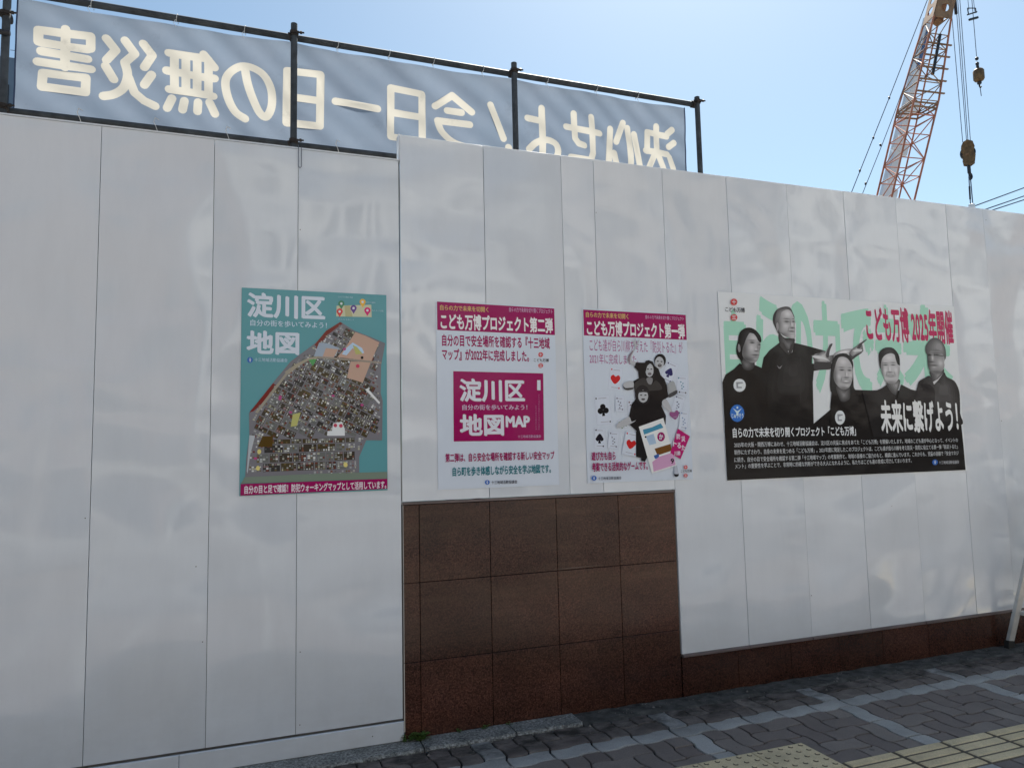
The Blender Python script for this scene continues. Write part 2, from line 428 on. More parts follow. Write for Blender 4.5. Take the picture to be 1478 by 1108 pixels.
DATA={'map':[
('t','headline#1',(172,180,194),'淀川区',[-0.011,2.151,0.369,2.28],0.035,0),
('t','body_text#2',(165,178,190),'自分の街を歩いてみよう！',[0.006,2.109,0.377,2.141],0.012,0),
('t','headline#3',(172,180,194),'地図',[-0.011,1.967,0.241,2.087],0.035,0),
('p','emblem#4',(45,85,150),[(0.02,1.938),(0.019,1.933),(0.016,1.928),(0.012,1.925),(0.007,1.923),(0.002,1.924),(-0.003,1.927),(-0.006,1.932),(-0.007,1.938),(-0.006,1.943),(-0.003,1.948),(0.001,1.951),(0.007,1.952),(0.012,1.951),(0.016,1.948),(0.019,1.944)],0),
('p','emblem#4',(176,180,184),[(0.009,1.944),(0.009,1.943),(0.009,1.942),(0.008,1.942),(0.007,1.941),(0.006,1.942),(0.005,1.942),(0.004,1.943),(0.004,1.944),(0.004,1.945),(0.005,1.946),(0.006,1.947),(0.007,1.947),(0.008,1.947),(0.009,1.946),(0.009,1.946)],0),
('p','emblem#4',(176,180,184),[(0,1.942),(0.007,1.938),(0.013,1.942),(0.009,1.935),(0.009,1.929),(0.005,1.929),(0.005,1.935)],0),
('t','emblem#4',(150,170,185),'十三地域活動協議会',[0.027,1.93,0.184,1.949],0.015,0),
('p','locator_map#0',(165,165,140),[(0.426,2.23),(0.605,2.244),(0.607,2.178),(0.424,2.174)],0),
('p','locator_map#0',(150,145,110),[(0.466,2.232),(0.493,2.236),(0.508,2.176),(0.471,2.175)],0),
('p','map_pin#5',(60,110,80),[(0.466,2.243),(0.465,2.237),(0.461,2.231),(0.456,2.228),(0.45,2.226),(0.444,2.227),(0.439,2.23),(0.436,2.235),(0.434,2.242),(0.436,2.248),(0.439,2.253),(0.444,2.257),(0.45,2.259),(0.456,2.258),(0.461,2.255),(0.465,2.249)],0),
('p','map_pin#5',(60,110,80),[(0.439,2.232),(0.462,2.233),(0.45,2.212)],0),
('p','map_pin#5',(176,180,184),[(0.456,2.243),(0.456,2.24),(0.455,2.238),(0.453,2.236),(0.45,2.236),(0.448,2.236),(0.446,2.238),(0.444,2.24),(0.444,2.242),(0.444,2.245),(0.446,2.247),(0.448,2.248),(0.45,2.249),(0.453,2.249),(0.455,2.247),(0.456,2.245)],0),
('p','map_pin#6',(190,150,60),[(0.576,2.257),(0.575,2.251),(0.571,2.245),(0.566,2.242),(0.56,2.24),(0.554,2.241),(0.549,2.244),(0.545,2.25),(0.544,2.256),(0.545,2.262),(0.549,2.268),(0.554,2.272),(0.56,2.273),(0.566,2.272),(0.571,2.269),(0.575,2.264)],0),
('p','map_pin#6',(190,150,60),[(0.548,2.246),(0.572,2.247),(0.56,2.226)],0),
('p','map_pin#6',(176,180,184),[(0.566,2.257),(0.566,2.254),(0.565,2.252),(0.562,2.251),(0.56,2.25),(0.557,2.25),(0.555,2.252),(0.554,2.254),(0.553,2.256),(0.554,2.259),(0.555,2.261),(0.557,2.263),(0.56,2.263),(0.562,2.263),(0.565,2.262),(0.566,2.259)],0),
('p','map_pin#7',(175,60,60),[(0.458,2.201),(0.456,2.195),(0.453,2.19),(0.448,2.186),(0.442,2.184),(0.436,2.185),(0.431,2.189),(0.427,2.194),(0.426,2.2),(0.427,2.206),(0.431,2.212),(0.436,2.215),(0.442,2.217),(0.448,2.216),(0.453,2.213),(0.456,2.208)],0),
('p','map_pin#7',(175,60,60),[(0.43,2.19),(0.453,2.191),(0.442,2.17)],0),
('p','map_pin#7',(176,180,184),[(0.448,2.201),(0.448,2.198),(0.446,2.196),(0.444,2.195),(0.442,2.194),(0.439,2.194),(0.437,2.196),(0.436,2.198),(0.435,2.2),(0.436,2.203),(0.437,2.205),(0.439,2.207),(0.442,2.207),(0.444,2.207),(0.446,2.205),(0.448,2.203)],0),
('p','map_pin#8',(85,60,120),[(0.529,2.222),(0.527,2.216),(0.524,2.21),(0.519,2.206),(0.513,2.205),(0.507,2.206),(0.501,2.209),(0.498,2.214),(0.497,2.221),(0.498,2.227),(0.501,2.232),(0.507,2.236),(0.513,2.238),(0.519,2.237),(0.524,2.234),(0.528,2.228)],0),
('p','map_pin#8',(85,60,120),[(0.501,2.211),(0.524,2.212),(0.513,2.191)],0),
('p','map_pin#8',(176,180,184),[(0.519,2.222),(0.519,2.219),(0.517,2.217),(0.515,2.215),(0.513,2.215),(0.51,2.215),(0.508,2.216),(0.507,2.219),(0.506,2.221),(0.507,2.224),(0.508,2.226),(0.51,2.227),(0.513,2.228),(0.515,2.228),(0.517,2.226),(0.519,2.224)],0),
('p','map_pin#9',(175,35,95),[(0.601,2.213),(0.6,2.207),(0.596,2.201),(0.591,2.198),(0.585,2.196),(0.578,2.197),(0.573,2.2),(0.57,2.206),(0.568,2.212),(0.57,2.218),(0.573,2.224),(0.578,2.228),(0.585,2.229),(0.591,2.228),(0.596,2.225),(0.6,2.22)],0),
('p','map_pin#9',(175,35,95),[(0.573,2.202),(0.596,2.203),(0.584,2.182)],0),
('p','map_pin#9',(176,180,184),[(0.591,2.213),(0.591,2.21),(0.589,2.208),(0.587,2.207),(0.585,2.206),(0.582,2.206),(0.58,2.208),(0.579,2.21),(0.578,2.212),(0.579,2.215),(0.58,2.217),(0.582,2.219),(0.585,2.219),(0.587,2.219),(0.589,2.217),(0.591,2.215)],0),
('t','body_text#10',(150,170,180),'じゅうそう地域の地図',[0.434,2.273,0.509,2.282],0,0),
('t','body_text#11',(150,170,180),'安全な場所',[0.578,2.251,0.627,2.26],0,0),
('t','body_text#12',(150,170,180),'みんなの公園',[0.607,2.209,0.668,2.218],0,0),
('t','body_text#13',(150,170,180),'みんなで歩こう',[0.434,2.155,0.515,2.164],0,0),
('p','map_drawing#0',(100,99,104),[(0.445,2.146),(0.521,2.101),(0.605,2.071),(0.677,2.041),(0.655,1.921),(0.652,1.779),(0.662,1.736),(0.658,1.53),(0.576,1.532),(0.54,1.447),(0.54,1.344),(-0.01,1.362),(-0.006,1.45),(0.007,1.561),(0.004,1.673),(0.101,1.807),(0.199,1.934),(0.32,2.032),(0.372,2.09)],0),
('p','map_drawing#14',(98,28,24),[(0.006,1.678),(0.116,1.823),(0.133,1.812),(0.098,1.755),(0.025,1.683)],0),
('p','map_drawing#15',(98,40,34),[(0.315,2.021),(0.372,2.096),(0.445,2.146),(0.457,2.138),(0.382,2.077),(0.331,2.011)],0),
('p','map_field#16',(158,132,117),[(0.521,2.095),(0.574,2.078),(0.646,2.044),(0.604,1.944),(0.429,1.962),(0.466,2.004)],0),
('p','map_field#17',(158,132,117),[(0.497,1.94),(0.602,1.94),(0.559,1.831),(0.478,1.855)],0),
('p','map_field#18',(130,142,155),[(0.339,2.035),(0.38,2.032),(0.44,2.009),(0.411,1.957),(0.312,1.964)],0),
('p','map_field#19',(158,132,117),[(0.372,2.007),(0.434,2.003),(0.411,1.96),(0.356,1.963)],0),
('p','map_field#20',(150,170,190),[(0.466,2.002),(0.508,2.04),(0.556,2.012),(0.567,1.987),(0.551,1.982),(0.508,2.011),(0.476,1.972),(0.453,1.977)],0),
('p','map_field#21',(150,150,90),[(0.508,2.027),(0.529,2.017),(0.559,1.982),(0.524,1.978)],0),
('p','map_field#22',(20,20,20),[(0.563,1.962),(0.563,1.959),(0.561,1.956),(0.559,1.955),(0.556,1.954),(0.553,1.955),(0.55,1.956),(0.549,1.959),(0.548,1.962),(0.549,1.964),(0.551,1.967),(0.553,1.969),(0.556,1.969),(0.559,1.969),(0.561,1.967),(0.563,1.965)],0),
('p','map_field#23',(70,130,75),[(0.285,1.946),(0.326,1.949),(0.308,1.913)],0),
('p','map_field#24',(185,188,190),[(0.408,1.621),(0.453,1.629),(0.467,1.592),(0.467,1.557),(0.378,1.558),(0.381,1.582),(0.403,1.582)],0),
('p','map_field#25',(160,60,80),[(0.429,1.61),(0.428,1.607),(0.426,1.603),(0.423,1.601),(0.42,1.601),(0.416,1.602),(0.413,1.604),(0.411,1.607),(0.41,1.61),(0.411,1.614),(0.413,1.617),(0.416,1.619),(0.42,1.62),(0.423,1.619),(0.426,1.617),(0.428,1.614)],0),
('p','map_field#26',(160,60,80),[(0.457,1.608),(0.456,1.604),(0.454,1.601),(0.451,1.599),(0.448,1.598),(0.444,1.599),(0.441,1.601),(0.439,1.604),(0.438,1.608),(0.439,1.612),(0.441,1.615),(0.444,1.617),(0.448,1.617),(0.451,1.617),(0.454,1.615),(0.456,1.611)],0),
('p','map_field#27',(70,52,18),[(0.069,1.56),(0.118,1.56),(0.115,1.507),(0.046,1.508)],0),
('p','map_field#28',(150,155,160),[(0.007,1.566),(0.034,1.563),(0.012,1.47),(0.001,1.38),(-0.003,1.39)],0),
('p','map_field#29',(188,192,200),[(0.571,1.795),(0.584,1.801),(0.648,1.729),(0.644,1.718)],0),
('p','map_field#30',(155,155,95),[(0.211,1.667),(0.249,1.677),(0.231,1.61),(0.201,1.605)],0),
('p','map_field#31',(150,60,108),[(0.159,1.755),(0.158,1.753),(0.156,1.751),(0.154,1.75),(0.151,1.749),(0.148,1.75),(0.145,1.751),(0.143,1.753),(0.143,1.755),(0.143,1.758),(0.145,1.76),(0.148,1.761),(0.151,1.762),(0.154,1.761),(0.156,1.76),(0.158,1.758)],0),
('p','map_field#32',(150,60,108),[(0.209,1.678),(0.208,1.675),(0.206,1.673),(0.204,1.672),(0.201,1.671),(0.198,1.672),(0.195,1.673),(0.193,1.675),(0.193,1.678),(0.193,1.68),(0.195,1.682),(0.198,1.683),(0.201,1.684),(0.204,1.683),(0.206,1.682),(0.208,1.68)],0),
('p','map_field#33',(150,60,108),[(0.417,1.762),(0.416,1.759),(0.414,1.757),(0.411,1.756),(0.408,1.755),(0.405,1.756),(0.402,1.757),(0.401,1.759),(0.4,1.762),(0.401,1.764),(0.402,1.766),(0.405,1.768),(0.408,1.768),(0.411,1.768),(0.414,1.766),(0.416,1.764)],0),
('p','map_field#34',(150,60,108),[(0.564,1.714),(0.563,1.712),(0.561,1.71),(0.558,1.708),(0.555,1.708),(0.552,1.708),(0.549,1.71),(0.547,1.712),(0.547,1.714),(0.547,1.717),(0.549,1.719),(0.552,1.72),(0.555,1.721),(0.558,1.72),(0.561,1.719),(0.563,1.717)],0),
('p','map_field#35',(150,60,108),[(0.044,1.451),(0.044,1.449),(0.042,1.447),(0.04,1.446),(0.037,1.445),(0.034,1.446),(0.031,1.447),(0.029,1.449),(0.029,1.452),(0.029,1.454),(0.031,1.456),(0.034,1.457),(0.036,1.457),(0.039,1.457),(0.042,1.456),(0.044,1.454)],0),
('p','map_field#36',(150,60,108),[(0.157,1.745),(0.156,1.743),(0.154,1.741),(0.152,1.739),(0.149,1.739),(0.146,1.739),(0.143,1.741),(0.142,1.743),(0.141,1.745),(0.142,1.747),(0.143,1.749),(0.146,1.751),(0.149,1.751),(0.152,1.751),(0.154,1.749),(0.156,1.747)],0),
('p','map_field#37',(150,60,108),[(0.474,2.004),(0.474,2.002),(0.472,2),(0.469,1.998),(0.466,1.997),(0.463,1.998),(0.46,1.999),(0.458,2.001),(0.457,2.004),(0.458,2.006),(0.46,2.008),(0.463,2.01),(0.466,2.01),(0.469,2.01),(0.472,2.009),(0.474,2.007)],0),
('p','map_field#38',(180,170,105),[(0.063,1.484),(0.062,1.48),(0.06,1.476),(0.057,1.473),(0.054,1.472),(0.05,1.473),(0.047,1.476),(0.045,1.48),(0.044,1.485),(0.045,1.489),(0.047,1.493),(0.05,1.496),(0.053,1.497),(0.057,1.496),(0.06,1.493),(0.062,1.489)],0),
('p','map_field#39',(180,170,105),[(0.058,1.403),(0.057,1.399),(0.055,1.395),(0.052,1.392),(0.049,1.392),(0.045,1.393),(0.042,1.395),(0.04,1.399),(0.039,1.404),(0.04,1.409),(0.042,1.412),(0.045,1.415),(0.048,1.416),(0.052,1.415),(0.055,1.412),(0.057,1.408)],0),
('p','map_field#40',(180,170,105),[(0.481,1.409),(0.48,1.404),(0.478,1.4),(0.474,1.397),(0.47,1.397),(0.466,1.398),(0.463,1.4),(0.461,1.405),(0.46,1.409),(0.461,1.414),(0.463,1.418),(0.466,1.421),(0.47,1.422),(0.474,1.421),(0.478,1.418),(0.48,1.414)],0),
('p','map_field#41',(160,50,75),[(0.543,1.917),(0.542,1.913),(0.54,1.91),(0.537,1.908),(0.533,1.907),(0.53,1.908),(0.527,1.91),(0.524,1.913),(0.524,1.917),(0.524,1.92),(0.527,1.924),(0.53,1.926),(0.533,1.927),(0.537,1.926),(0.54,1.924),(0.542,1.921)],0),
('p','map_road#42',(135,128,112),[(0.2,1.871),(0.17,1.879),(0.229,1.924),(0.285,1.954),(0.331,1.964),(0.331,1.953),(0.29,1.944),(0.245,1.916),(0.19,1.87)],0),
('p','map_road#43',(125,118,108),[(0.331,1.964),(0.508,1.953),(0.656,1.941),(0.656,1.932),(0.508,1.943),(0.331,1.954)],0),
('p','map_road#44',(130,125,112),[(0.195,1.902),(0.205,1.896),(0.044,1.673),(0.032,1.678)],0),
('p','map_road#45',(100,112,100),[(-0.015,1.355),(-0.015,1.362),(0.322,1.368),(0.612,1.367),(0.683,1.367),(0.683,1.332),(-0.029,1.333)],0),
('p','caption_band#0',(125,8,72),[(-0.03,1.33),(0.687,1.331),(0.688,1.28),(-0.031,1.274)],0),
('t','caption#0',(185,180,186),'自分の目と足で確認！防犯ウォーキングマップとして活用しています。',[-0.013,1.281,0.678,1.322],0.028,0)],
'map_outline':[(0.445,2.14),(0.521,2.095),(0.605,2.065),(0.67,2.037),(0.647,1.921),(0.644,1.779),(0.655,1.736),(0.65,1.541),(0.568,1.543),(0.534,1.45),(0.534,1.352),(-0.003,1.37),(0,1.45),(0.014,1.561),(0.011,1.671),(0.107,1.801),(0.203,1.925),(0.324,2.024),(0.374,2.081)],
'map_split':1.559,
'map_end':31,
'second':[
('p','headline_band#0',(125,8,72),[(0.961,2.279),(1.664,2.273),(1.662,2.118),(0.961,2.123)],0),
('t','headline#46',(170,150,90),'自らの力で未来を切開く',[0.978,2.232,1.256,2.263],0.02,0),
('t','headline#47',(165,140,165),'自らの力で未来を切り開くプロジェクト',[1.379,2.241,1.644,2.268],0.012,0),
('t','headline#48',(190,188,196),'こども万博プロジェクト第二弾',[0.98,2.127,1.644,2.217],0.035,0),
('t','body_text#49',(125,8,72),'自分の目で安全場所を確認する『十三地域',[0.986,2.035,1.622,2.102],0.028,0),
('t','body_text#50',(125,8,72),'マップ』が2022年に完成しました。',[0.985,1.958,1.492,2.024],0.028,0),
('p','emblem#51',(165,60,62),[(1.579,2.003),(1.577,1.997),(1.574,1.992),(1.569,1.989),(1.563,1.988),(1.558,1.989),(1.553,1.992),(1.55,1.996),(1.549,2.002),(1.55,2.007),(1.553,2.012),(1.558,2.015),(1.564,2.016),(1.57,2.015),(1.575,2.012),(1.578,2.008)],0),
('p','emblem#51',(165,60,62),[(1.577,1.94),(1.576,1.934),(1.572,1.93),(1.567,1.927),(1.562,1.926),(1.556,1.926),(1.551,1.929),(1.548,1.934),(1.547,1.939),(1.548,1.945),(1.552,1.949),(1.557,1.952),(1.562,1.954),(1.568,1.953),(1.573,1.95),(1.576,1.945)],0),
('t','emblem#51',(176,180,184),'十',[1.554,1.994,1.573,2.011],0.03,0),
('t','emblem#51',(176,180,184),'三',[1.553,1.931,1.571,1.948],0.03,0),
('t','emblem#51',(20,17,18),'こども万博',[1.52,1.96,1.613,1.98],0.02,0),
('p','cover_panel#0',(125,8,72),[(1.047,1.899),(1.576,1.895),(1.571,1.515),(1.044,1.518)],0),
('t','cover_title#52',(180,182,194),'淀川区',[1.08,1.731,1.462,1.861],0.035,0),
('t','cover_title#53',(170,160,180),'自分の街を歩いてみよう！',[1.095,1.687,1.474,1.717],0.014,0),
('t','cover_title#54',(180,182,194),'地図',[1.079,1.545,1.333,1.666],0.035,0),
('t','cover_title#55',(180,182,194),'MAP',[1.343,1.59,1.488,1.655],0.05,0),
('p','cover_title#56',(180,182,194),[(1.538,1.856),(1.558,1.856),(1.557,1.798),(1.536,1.799)],0),
('t','cover_title#57',(150,90,130),'安',[1.542,1.766,1.55,1.776],0,0),
('t','cover_title#58',(150,90,130),'全',[1.542,1.753,1.55,1.763],0,0),
('t','cover_title#59',(150,90,130),'な',[1.542,1.74,1.55,1.751],0,0),
('t','cover_title#60',(150,90,130),'場',[1.541,1.727,1.55,1.738],0,0),
('t','cover_title#61',(150,90,130),'所',[1.541,1.714,1.549,1.725],0,0),
('t','cover_title#62',(150,90,130),'を',[1.541,1.702,1.549,1.712],0,0),
('t','cover_title#63',(150,90,130),'確',[1.54,1.689,1.548,1.699],0,0),
('t','cover_title#64',(150,90,130),'認',[1.54,1.676,1.548,1.687],0,0),
('t','cover_title#65',(150,90,130),'す',[1.539,1.663,1.547,1.674],0,0),
('t','cover_title#66',(150,90,130),'る',[1.539,1.651,1.547,1.661],0,0),
('t','cover_title#67',(150,90,130),'地',[1.539,1.638,1.547,1.648],0,0),
('t','cover_title#68',(150,90,130),'域',[1.538,1.625,1.546,1.636],0,0),
('t','cover_title#69',(150,90,130),'の',[1.538,1.612,1.546,1.623],0,0),
('t','cover_title#70',(150,90,130),'地',[1.538,1.6,1.546,1.61],0,0),
('t','cover_title#71',(150,90,130),'図',[1.538,1.587,1.546,1.598],0,0),
('t','cover_title#72',(150,90,130),'安',[1.537,1.574,1.545,1.585],0,0),
('t','cover_title#73',(150,90,130),'安',[1.522,1.702,1.53,1.712],0,0),
('t','cover_title#74',(150,90,130),'全',[1.522,1.689,1.53,1.7],0,0),
('t','cover_title#75',(150,90,130),'な',[1.522,1.676,1.53,1.687],0,0),
('t','cover_title#76',(150,90,130),'場',[1.521,1.663,1.529,1.674],0,0),
('t','cover_title#77',(150,90,130),'所',[1.521,1.651,1.529,1.661],0,0),
('t','cover_title#78',(150,90,130),'を',[1.521,1.638,1.529,1.649],0,0),
('t','cover_title#79',(150,90,130),'確',[1.52,1.625,1.528,1.636],0,0),
('t','cover_title#80',(150,90,130),'認',[1.52,1.613,1.528,1.623],0,0),
('t','cover_title#81',(150,90,130),'す',[1.519,1.6,1.527,1.61],0,0),
('t','cover_title#82',(150,90,130),'る',[1.519,1.587,1.527,1.598],0,0),
('t','cover_title#83',(150,90,130),'地',[1.519,1.574,1.527,1.585],0,0),
('t','cover_title#84',(165,130,160),'十三地域活動協議会',[1.413,1.53,1.552,1.547],0.01,0),
('t','body_text#85',(125,8,72),'第二弾は、自ら安全な場所を確認する新しい安全マップ',[0.996,1.407,1.631,1.455],0.025,0),
('t','body_text#86',(20,95,105),'自ら町を歩き体感しながら安全を学ぶ地図です。',[1.034,1.331,1.607,1.382],0.025,0),
('p','emblem#87',(45,85,150),[(1.243,1.293),(1.242,1.288),(1.238,1.283),(1.234,1.281),(1.228,1.28),(1.223,1.281),(1.219,1.284),(1.216,1.289),(1.215,1.294),(1.216,1.299),(1.219,1.303),(1.224,1.305),(1.229,1.306),(1.234,1.305),(1.239,1.302),(1.242,1.298)],0),
('p','emblem#87',(176,180,184),[(1.232,1.299),(1.231,1.298),(1.231,1.297),(1.23,1.297),(1.229,1.296),(1.228,1.297),(1.227,1.297),(1.226,1.298),(1.226,1.299),(1.226,1.3),(1.227,1.301),(1.228,1.302),(1.229,1.302),(1.23,1.301),(1.231,1.301),(1.231,1.3)],0),
('p','emblem#87',(176,180,184),[(1.222,1.297),(1.229,1.293),(1.236,1.297),(1.231,1.29),(1.231,1.285),(1.226,1.285),(1.227,1.291)],0),
('t','emblem#87',(45,45,55),'十三地域活動協議会',[1.253,1.281,1.403,1.3],0.015,0)],
'first':[
('p','headline_band#0',(125,8,72),[(1.84,2.275),(2.544,2.274),(2.541,2.117),(1.84,2.122)],0),
('t','headline#88',(170,150,90),'自らの力で未来を切開く',[1.857,2.23,2.139,2.263],0.02,0),
('t','headline#89',(165,140,165),'自らの力で未来を切り開くプロジェクト',[2.256,2.237,2.526,2.261],0.012,0),
('t','headline#90',(190,188,196),'こども万博プロジェクト第一弾',[1.86,2.122,2.529,2.216],0.035,0),
('t','body_text#91',(135,60,110),'こども達が自ら川柳を考えた『防災トるた』が',[1.874,2.031,2.508,2.104],0.004,0),
('t','body_text#92',(135,60,110),'2021年に完成しました。',[1.871,1.956,2.195,2.017],0.004,0),
('p','playing_card#93',(160,166,178),[(2.006,1.941),(2.089,1.934),(2.066,1.799),(1.983,1.807)],0),
('p','playing_card#93',(172,179,190),[(2.008,1.94),(2.087,1.932),(2.064,1.8),(1.985,1.808)],0),
('p','playing_card#93',(165,30,32),[(2.038,1.883),(2.056,1.891),(2.068,1.88),(2.063,1.861),(2.031,1.839),(2.007,1.866),(2.008,1.885),(2.024,1.894)],1),
('p','playing_card#93',(165,30,32),[(2.019,1.926),(2.019,1.924),(2.018,1.923),(2.016,1.922),(2.015,1.921),(2.013,1.921),(2.011,1.923),(2.01,1.924),(2.01,1.926),(2.011,1.928),(2.012,1.93),(2.013,1.931),(2.015,1.932),(2.017,1.931),(2.018,1.93),(2.019,1.928)],0),
('p','playing_card#93',(130,130,140),[(2.025,1.922),(2.069,1.918),(2.069,1.921),(2.025,1.925)],0),
('p','playing_card#93',(165,30,32),[(2.062,1.814),(2.062,1.812),(2.06,1.81),(2.059,1.809),(2.057,1.809),(2.055,1.809),(2.054,1.81),(2.053,1.812),(2.053,1.814),(2.053,1.816),(2.054,1.817),(2.056,1.819),(2.057,1.819),(2.059,1.819),(2.061,1.817),(2.062,1.816)],0),
('p','playing_card#93',(130,130,140),[(2.008,1.822),(2.051,1.817),(2.051,1.814),(2.007,1.819)],0),
('p','playing_card#94',(160,166,178),[(1.893,1.765),(1.991,1.775),(2.004,1.605),(1.906,1.597)],0),
('p','playing_card#94',(172,179,190),[(1.895,1.764),(1.99,1.773),(2.002,1.607),(1.907,1.599)],0),
('p','playing_card#94',(15,15,20),[(1.965,1.704),(1.964,1.697),(1.959,1.692),(1.953,1.688),(1.946,1.686),(1.939,1.688),(1.934,1.692),(1.93,1.697),(1.929,1.704),(1.93,1.711),(1.934,1.716),(1.941,1.72),(1.948,1.721),(1.955,1.72),(1.96,1.716),(1.964,1.711)],0),
('p','playing_card#94',(15,15,20),[(1.949,1.68),(1.947,1.673),(1.943,1.667),(1.937,1.664),(1.93,1.662),(1.923,1.664),(1.917,1.668),(1.913,1.673),(1.912,1.68),(1.914,1.687),(1.918,1.692),(1.924,1.696),(1.931,1.697),(1.938,1.696),(1.944,1.692),(1.947,1.686)],0),
('p','playing_card#94',(15,15,20),[(1.985,1.683),(1.984,1.676),(1.979,1.671),(1.973,1.667),(1.966,1.666),(1.959,1.667),(1.953,1.671),(1.95,1.676),(1.949,1.683),(1.95,1.69),(1.954,1.695),(1.96,1.699),(1.968,1.7),(1.975,1.699),(1.98,1.695),(1.984,1.69)],0),
('p','playing_card#94',(15,15,20),[(1.944,1.685),(1.953,1.686),(1.961,1.652),(1.941,1.65)],0),
('p','playing_card#94',(15,15,20),[(1.909,1.752),(1.909,1.751),(1.908,1.749),(1.906,1.748),(1.905,1.747),(1.903,1.748),(1.902,1.749),(1.901,1.751),(1.9,1.752),(1.901,1.754),(1.902,1.756),(1.903,1.757),(1.905,1.758),(1.907,1.757),(1.908,1.756),(1.909,1.754)],0),
('p','playing_card#94',(130,130,140),[(1.92,1.751),(1.972,1.756),(1.972,1.759),(1.919,1.754)],0),
('p','playing_card#94',(15,15,20),[(1.996,1.618),(1.996,1.616),(1.995,1.615),(1.993,1.613),(1.992,1.613),(1.99,1.613),(1.989,1.615),(1.988,1.616),(1.987,1.618),(1.988,1.62),(1.989,1.622),(1.99,1.623),(1.992,1.623),(1.994,1.623),(1.995,1.622),(1.996,1.62)],0),
('p','playing_card#94',(130,130,140),[(1.93,1.616),(1.982,1.62),(1.982,1.617),(1.93,1.613)],0),
('p','playing_card#95',(160,166,178),[(1.888,1.583),(1.958,1.581),(1.951,1.461),(1.881,1.464)],0),
('p','playing_card#95',(172,179,190),[(1.89,1.582),(1.957,1.58),(1.95,1.463),(1.883,1.465)],0),
('p','playing_card#95',(18,15,25),[(1.921,1.549),(1.942,1.524),(1.944,1.511),(1.93,1.504),(1.923,1.51),(1.927,1.493),(1.909,1.494),(1.914,1.51),(1.907,1.504),(1.894,1.513),(1.897,1.525)],1),
('p','playing_card#95',(18,15,25),[(1.902,1.569),(1.902,1.567),(1.901,1.566),(1.899,1.565),(1.898,1.564),(1.896,1.565),(1.895,1.566),(1.894,1.567),(1.893,1.569),(1.894,1.571),(1.895,1.573),(1.896,1.574),(1.898,1.574),(1.9,1.574),(1.901,1.573),(1.902,1.571)],0),
('p','playing_card#95',(130,130,140),[(1.905,1.566),(1.942,1.565),(1.942,1.568),(1.906,1.569)],0),
('p','playing_card#95',(18,15,25),[(1.946,1.475),(1.945,1.473),(1.944,1.472),(1.943,1.47),(1.941,1.47),(1.939,1.471),(1.938,1.472),(1.937,1.473),(1.937,1.475),(1.937,1.477),(1.938,1.479),(1.94,1.48),(1.941,1.48),(1.943,1.48),(1.945,1.479),(1.945,1.477)],0),
('p','playing_card#95',(130,130,140),[(1.9,1.48),(1.937,1.478),(1.937,1.475),(1.9,1.477)],0),
('p','playing_card#96',(160,166,178),[(2.398,1.988),(2.477,1.961),(2.413,1.841),(2.335,1.869)],0),
('p','playing_card#96',(172,179,190),[(2.399,1.986),(2.475,1.96),(2.412,1.843),(2.338,1.87)],0),
('p','playing_card#96',(35,35,80),[(2.42,1.94),(2.429,1.908),(2.425,1.896),(2.407,1.893),(2.404,1.901),(2.4,1.883),(2.382,1.89),(2.395,1.904),(2.385,1.901),(2.376,1.913),(2.385,1.924)],1),
('p','playing_card#96',(35,35,80),[(2.407,1.971),(2.406,1.969),(2.405,1.967),(2.404,1.966),(2.402,1.966),(2.4,1.966),(2.398,1.967),(2.397,1.969),(2.397,1.971),(2.397,1.973),(2.399,1.975),(2.4,1.976),(2.402,1.977),(2.404,1.976),(2.406,1.975),(2.407,1.973)],0),
('p','playing_card#96',(130,130,140),[(2.41,1.965),(2.451,1.95),(2.453,1.953),(2.412,1.968)],0),
('p','playing_card#96',(35,35,80),[(2.415,1.858),(2.414,1.856),(2.413,1.854),(2.411,1.853),(2.409,1.853),(2.408,1.853),(2.406,1.854),(2.405,1.856),(2.405,1.858),(2.405,1.86),(2.406,1.862),(2.408,1.863),(2.41,1.863),(2.412,1.863),(2.413,1.862),(2.414,1.86)],0),
('p','playing_card#96',(130,130,140),[(2.364,1.878),(2.405,1.863),(2.404,1.86),(2.363,1.875)],0),
('p','playing_card#97',(160,166,178),[(2.46,1.895),(2.537,1.893),(2.526,1.785),(2.449,1.788)],0),
('p','playing_card#97',(172,179,190),[(2.462,1.894),(2.535,1.892),(2.524,1.787),(2.451,1.789)],0),
('p','playing_card#97',(60,110,130),[(2.489,1.856),(2.489,1.854),(2.488,1.853),(2.486,1.852),(2.484,1.851),(2.482,1.852),(2.481,1.853),(2.48,1.854),(2.479,1.856),(2.48,1.857),(2.481,1.859),(2.483,1.86),(2.485,1.86),(2.487,1.86),(2.488,1.859),(2.489,1.857)],0),
('p','playing_card#97',(60,110,130),[(2.503,1.847),(2.503,1.845),(2.502,1.844),(2.5,1.843),(2.498,1.842),(2.496,1.843),(2.495,1.843),(2.494,1.845),(2.493,1.847),(2.494,1.848),(2.495,1.85),(2.497,1.851),(2.499,1.851),(2.501,1.851),(2.502,1.85),(2.503,1.848)],0),
('p','playing_card#97',(60,110,130),[(2.495,1.834),(2.494,1.832),(2.493,1.831),(2.491,1.83),(2.489,1.83),(2.487,1.83),(2.486,1.831),(2.485,1.832),(2.485,1.834),(2.485,1.835),(2.486,1.837),(2.488,1.838),(2.49,1.838),(2.492,1.838),(2.493,1.837),(2.494,1.836)],0),
('p','playing_card#97',(60,110,130),[(2.506,1.827),(2.506,1.825),(2.505,1.824),(2.503,1.823),(2.501,1.823),(2.499,1.823),(2.498,1.824),(2.497,1.825),(2.496,1.827),(2.497,1.829),(2.498,1.83),(2.5,1.831),(2.502,1.831),(2.503,1.831),(2.505,1.83),(2.506,1.829)],0),
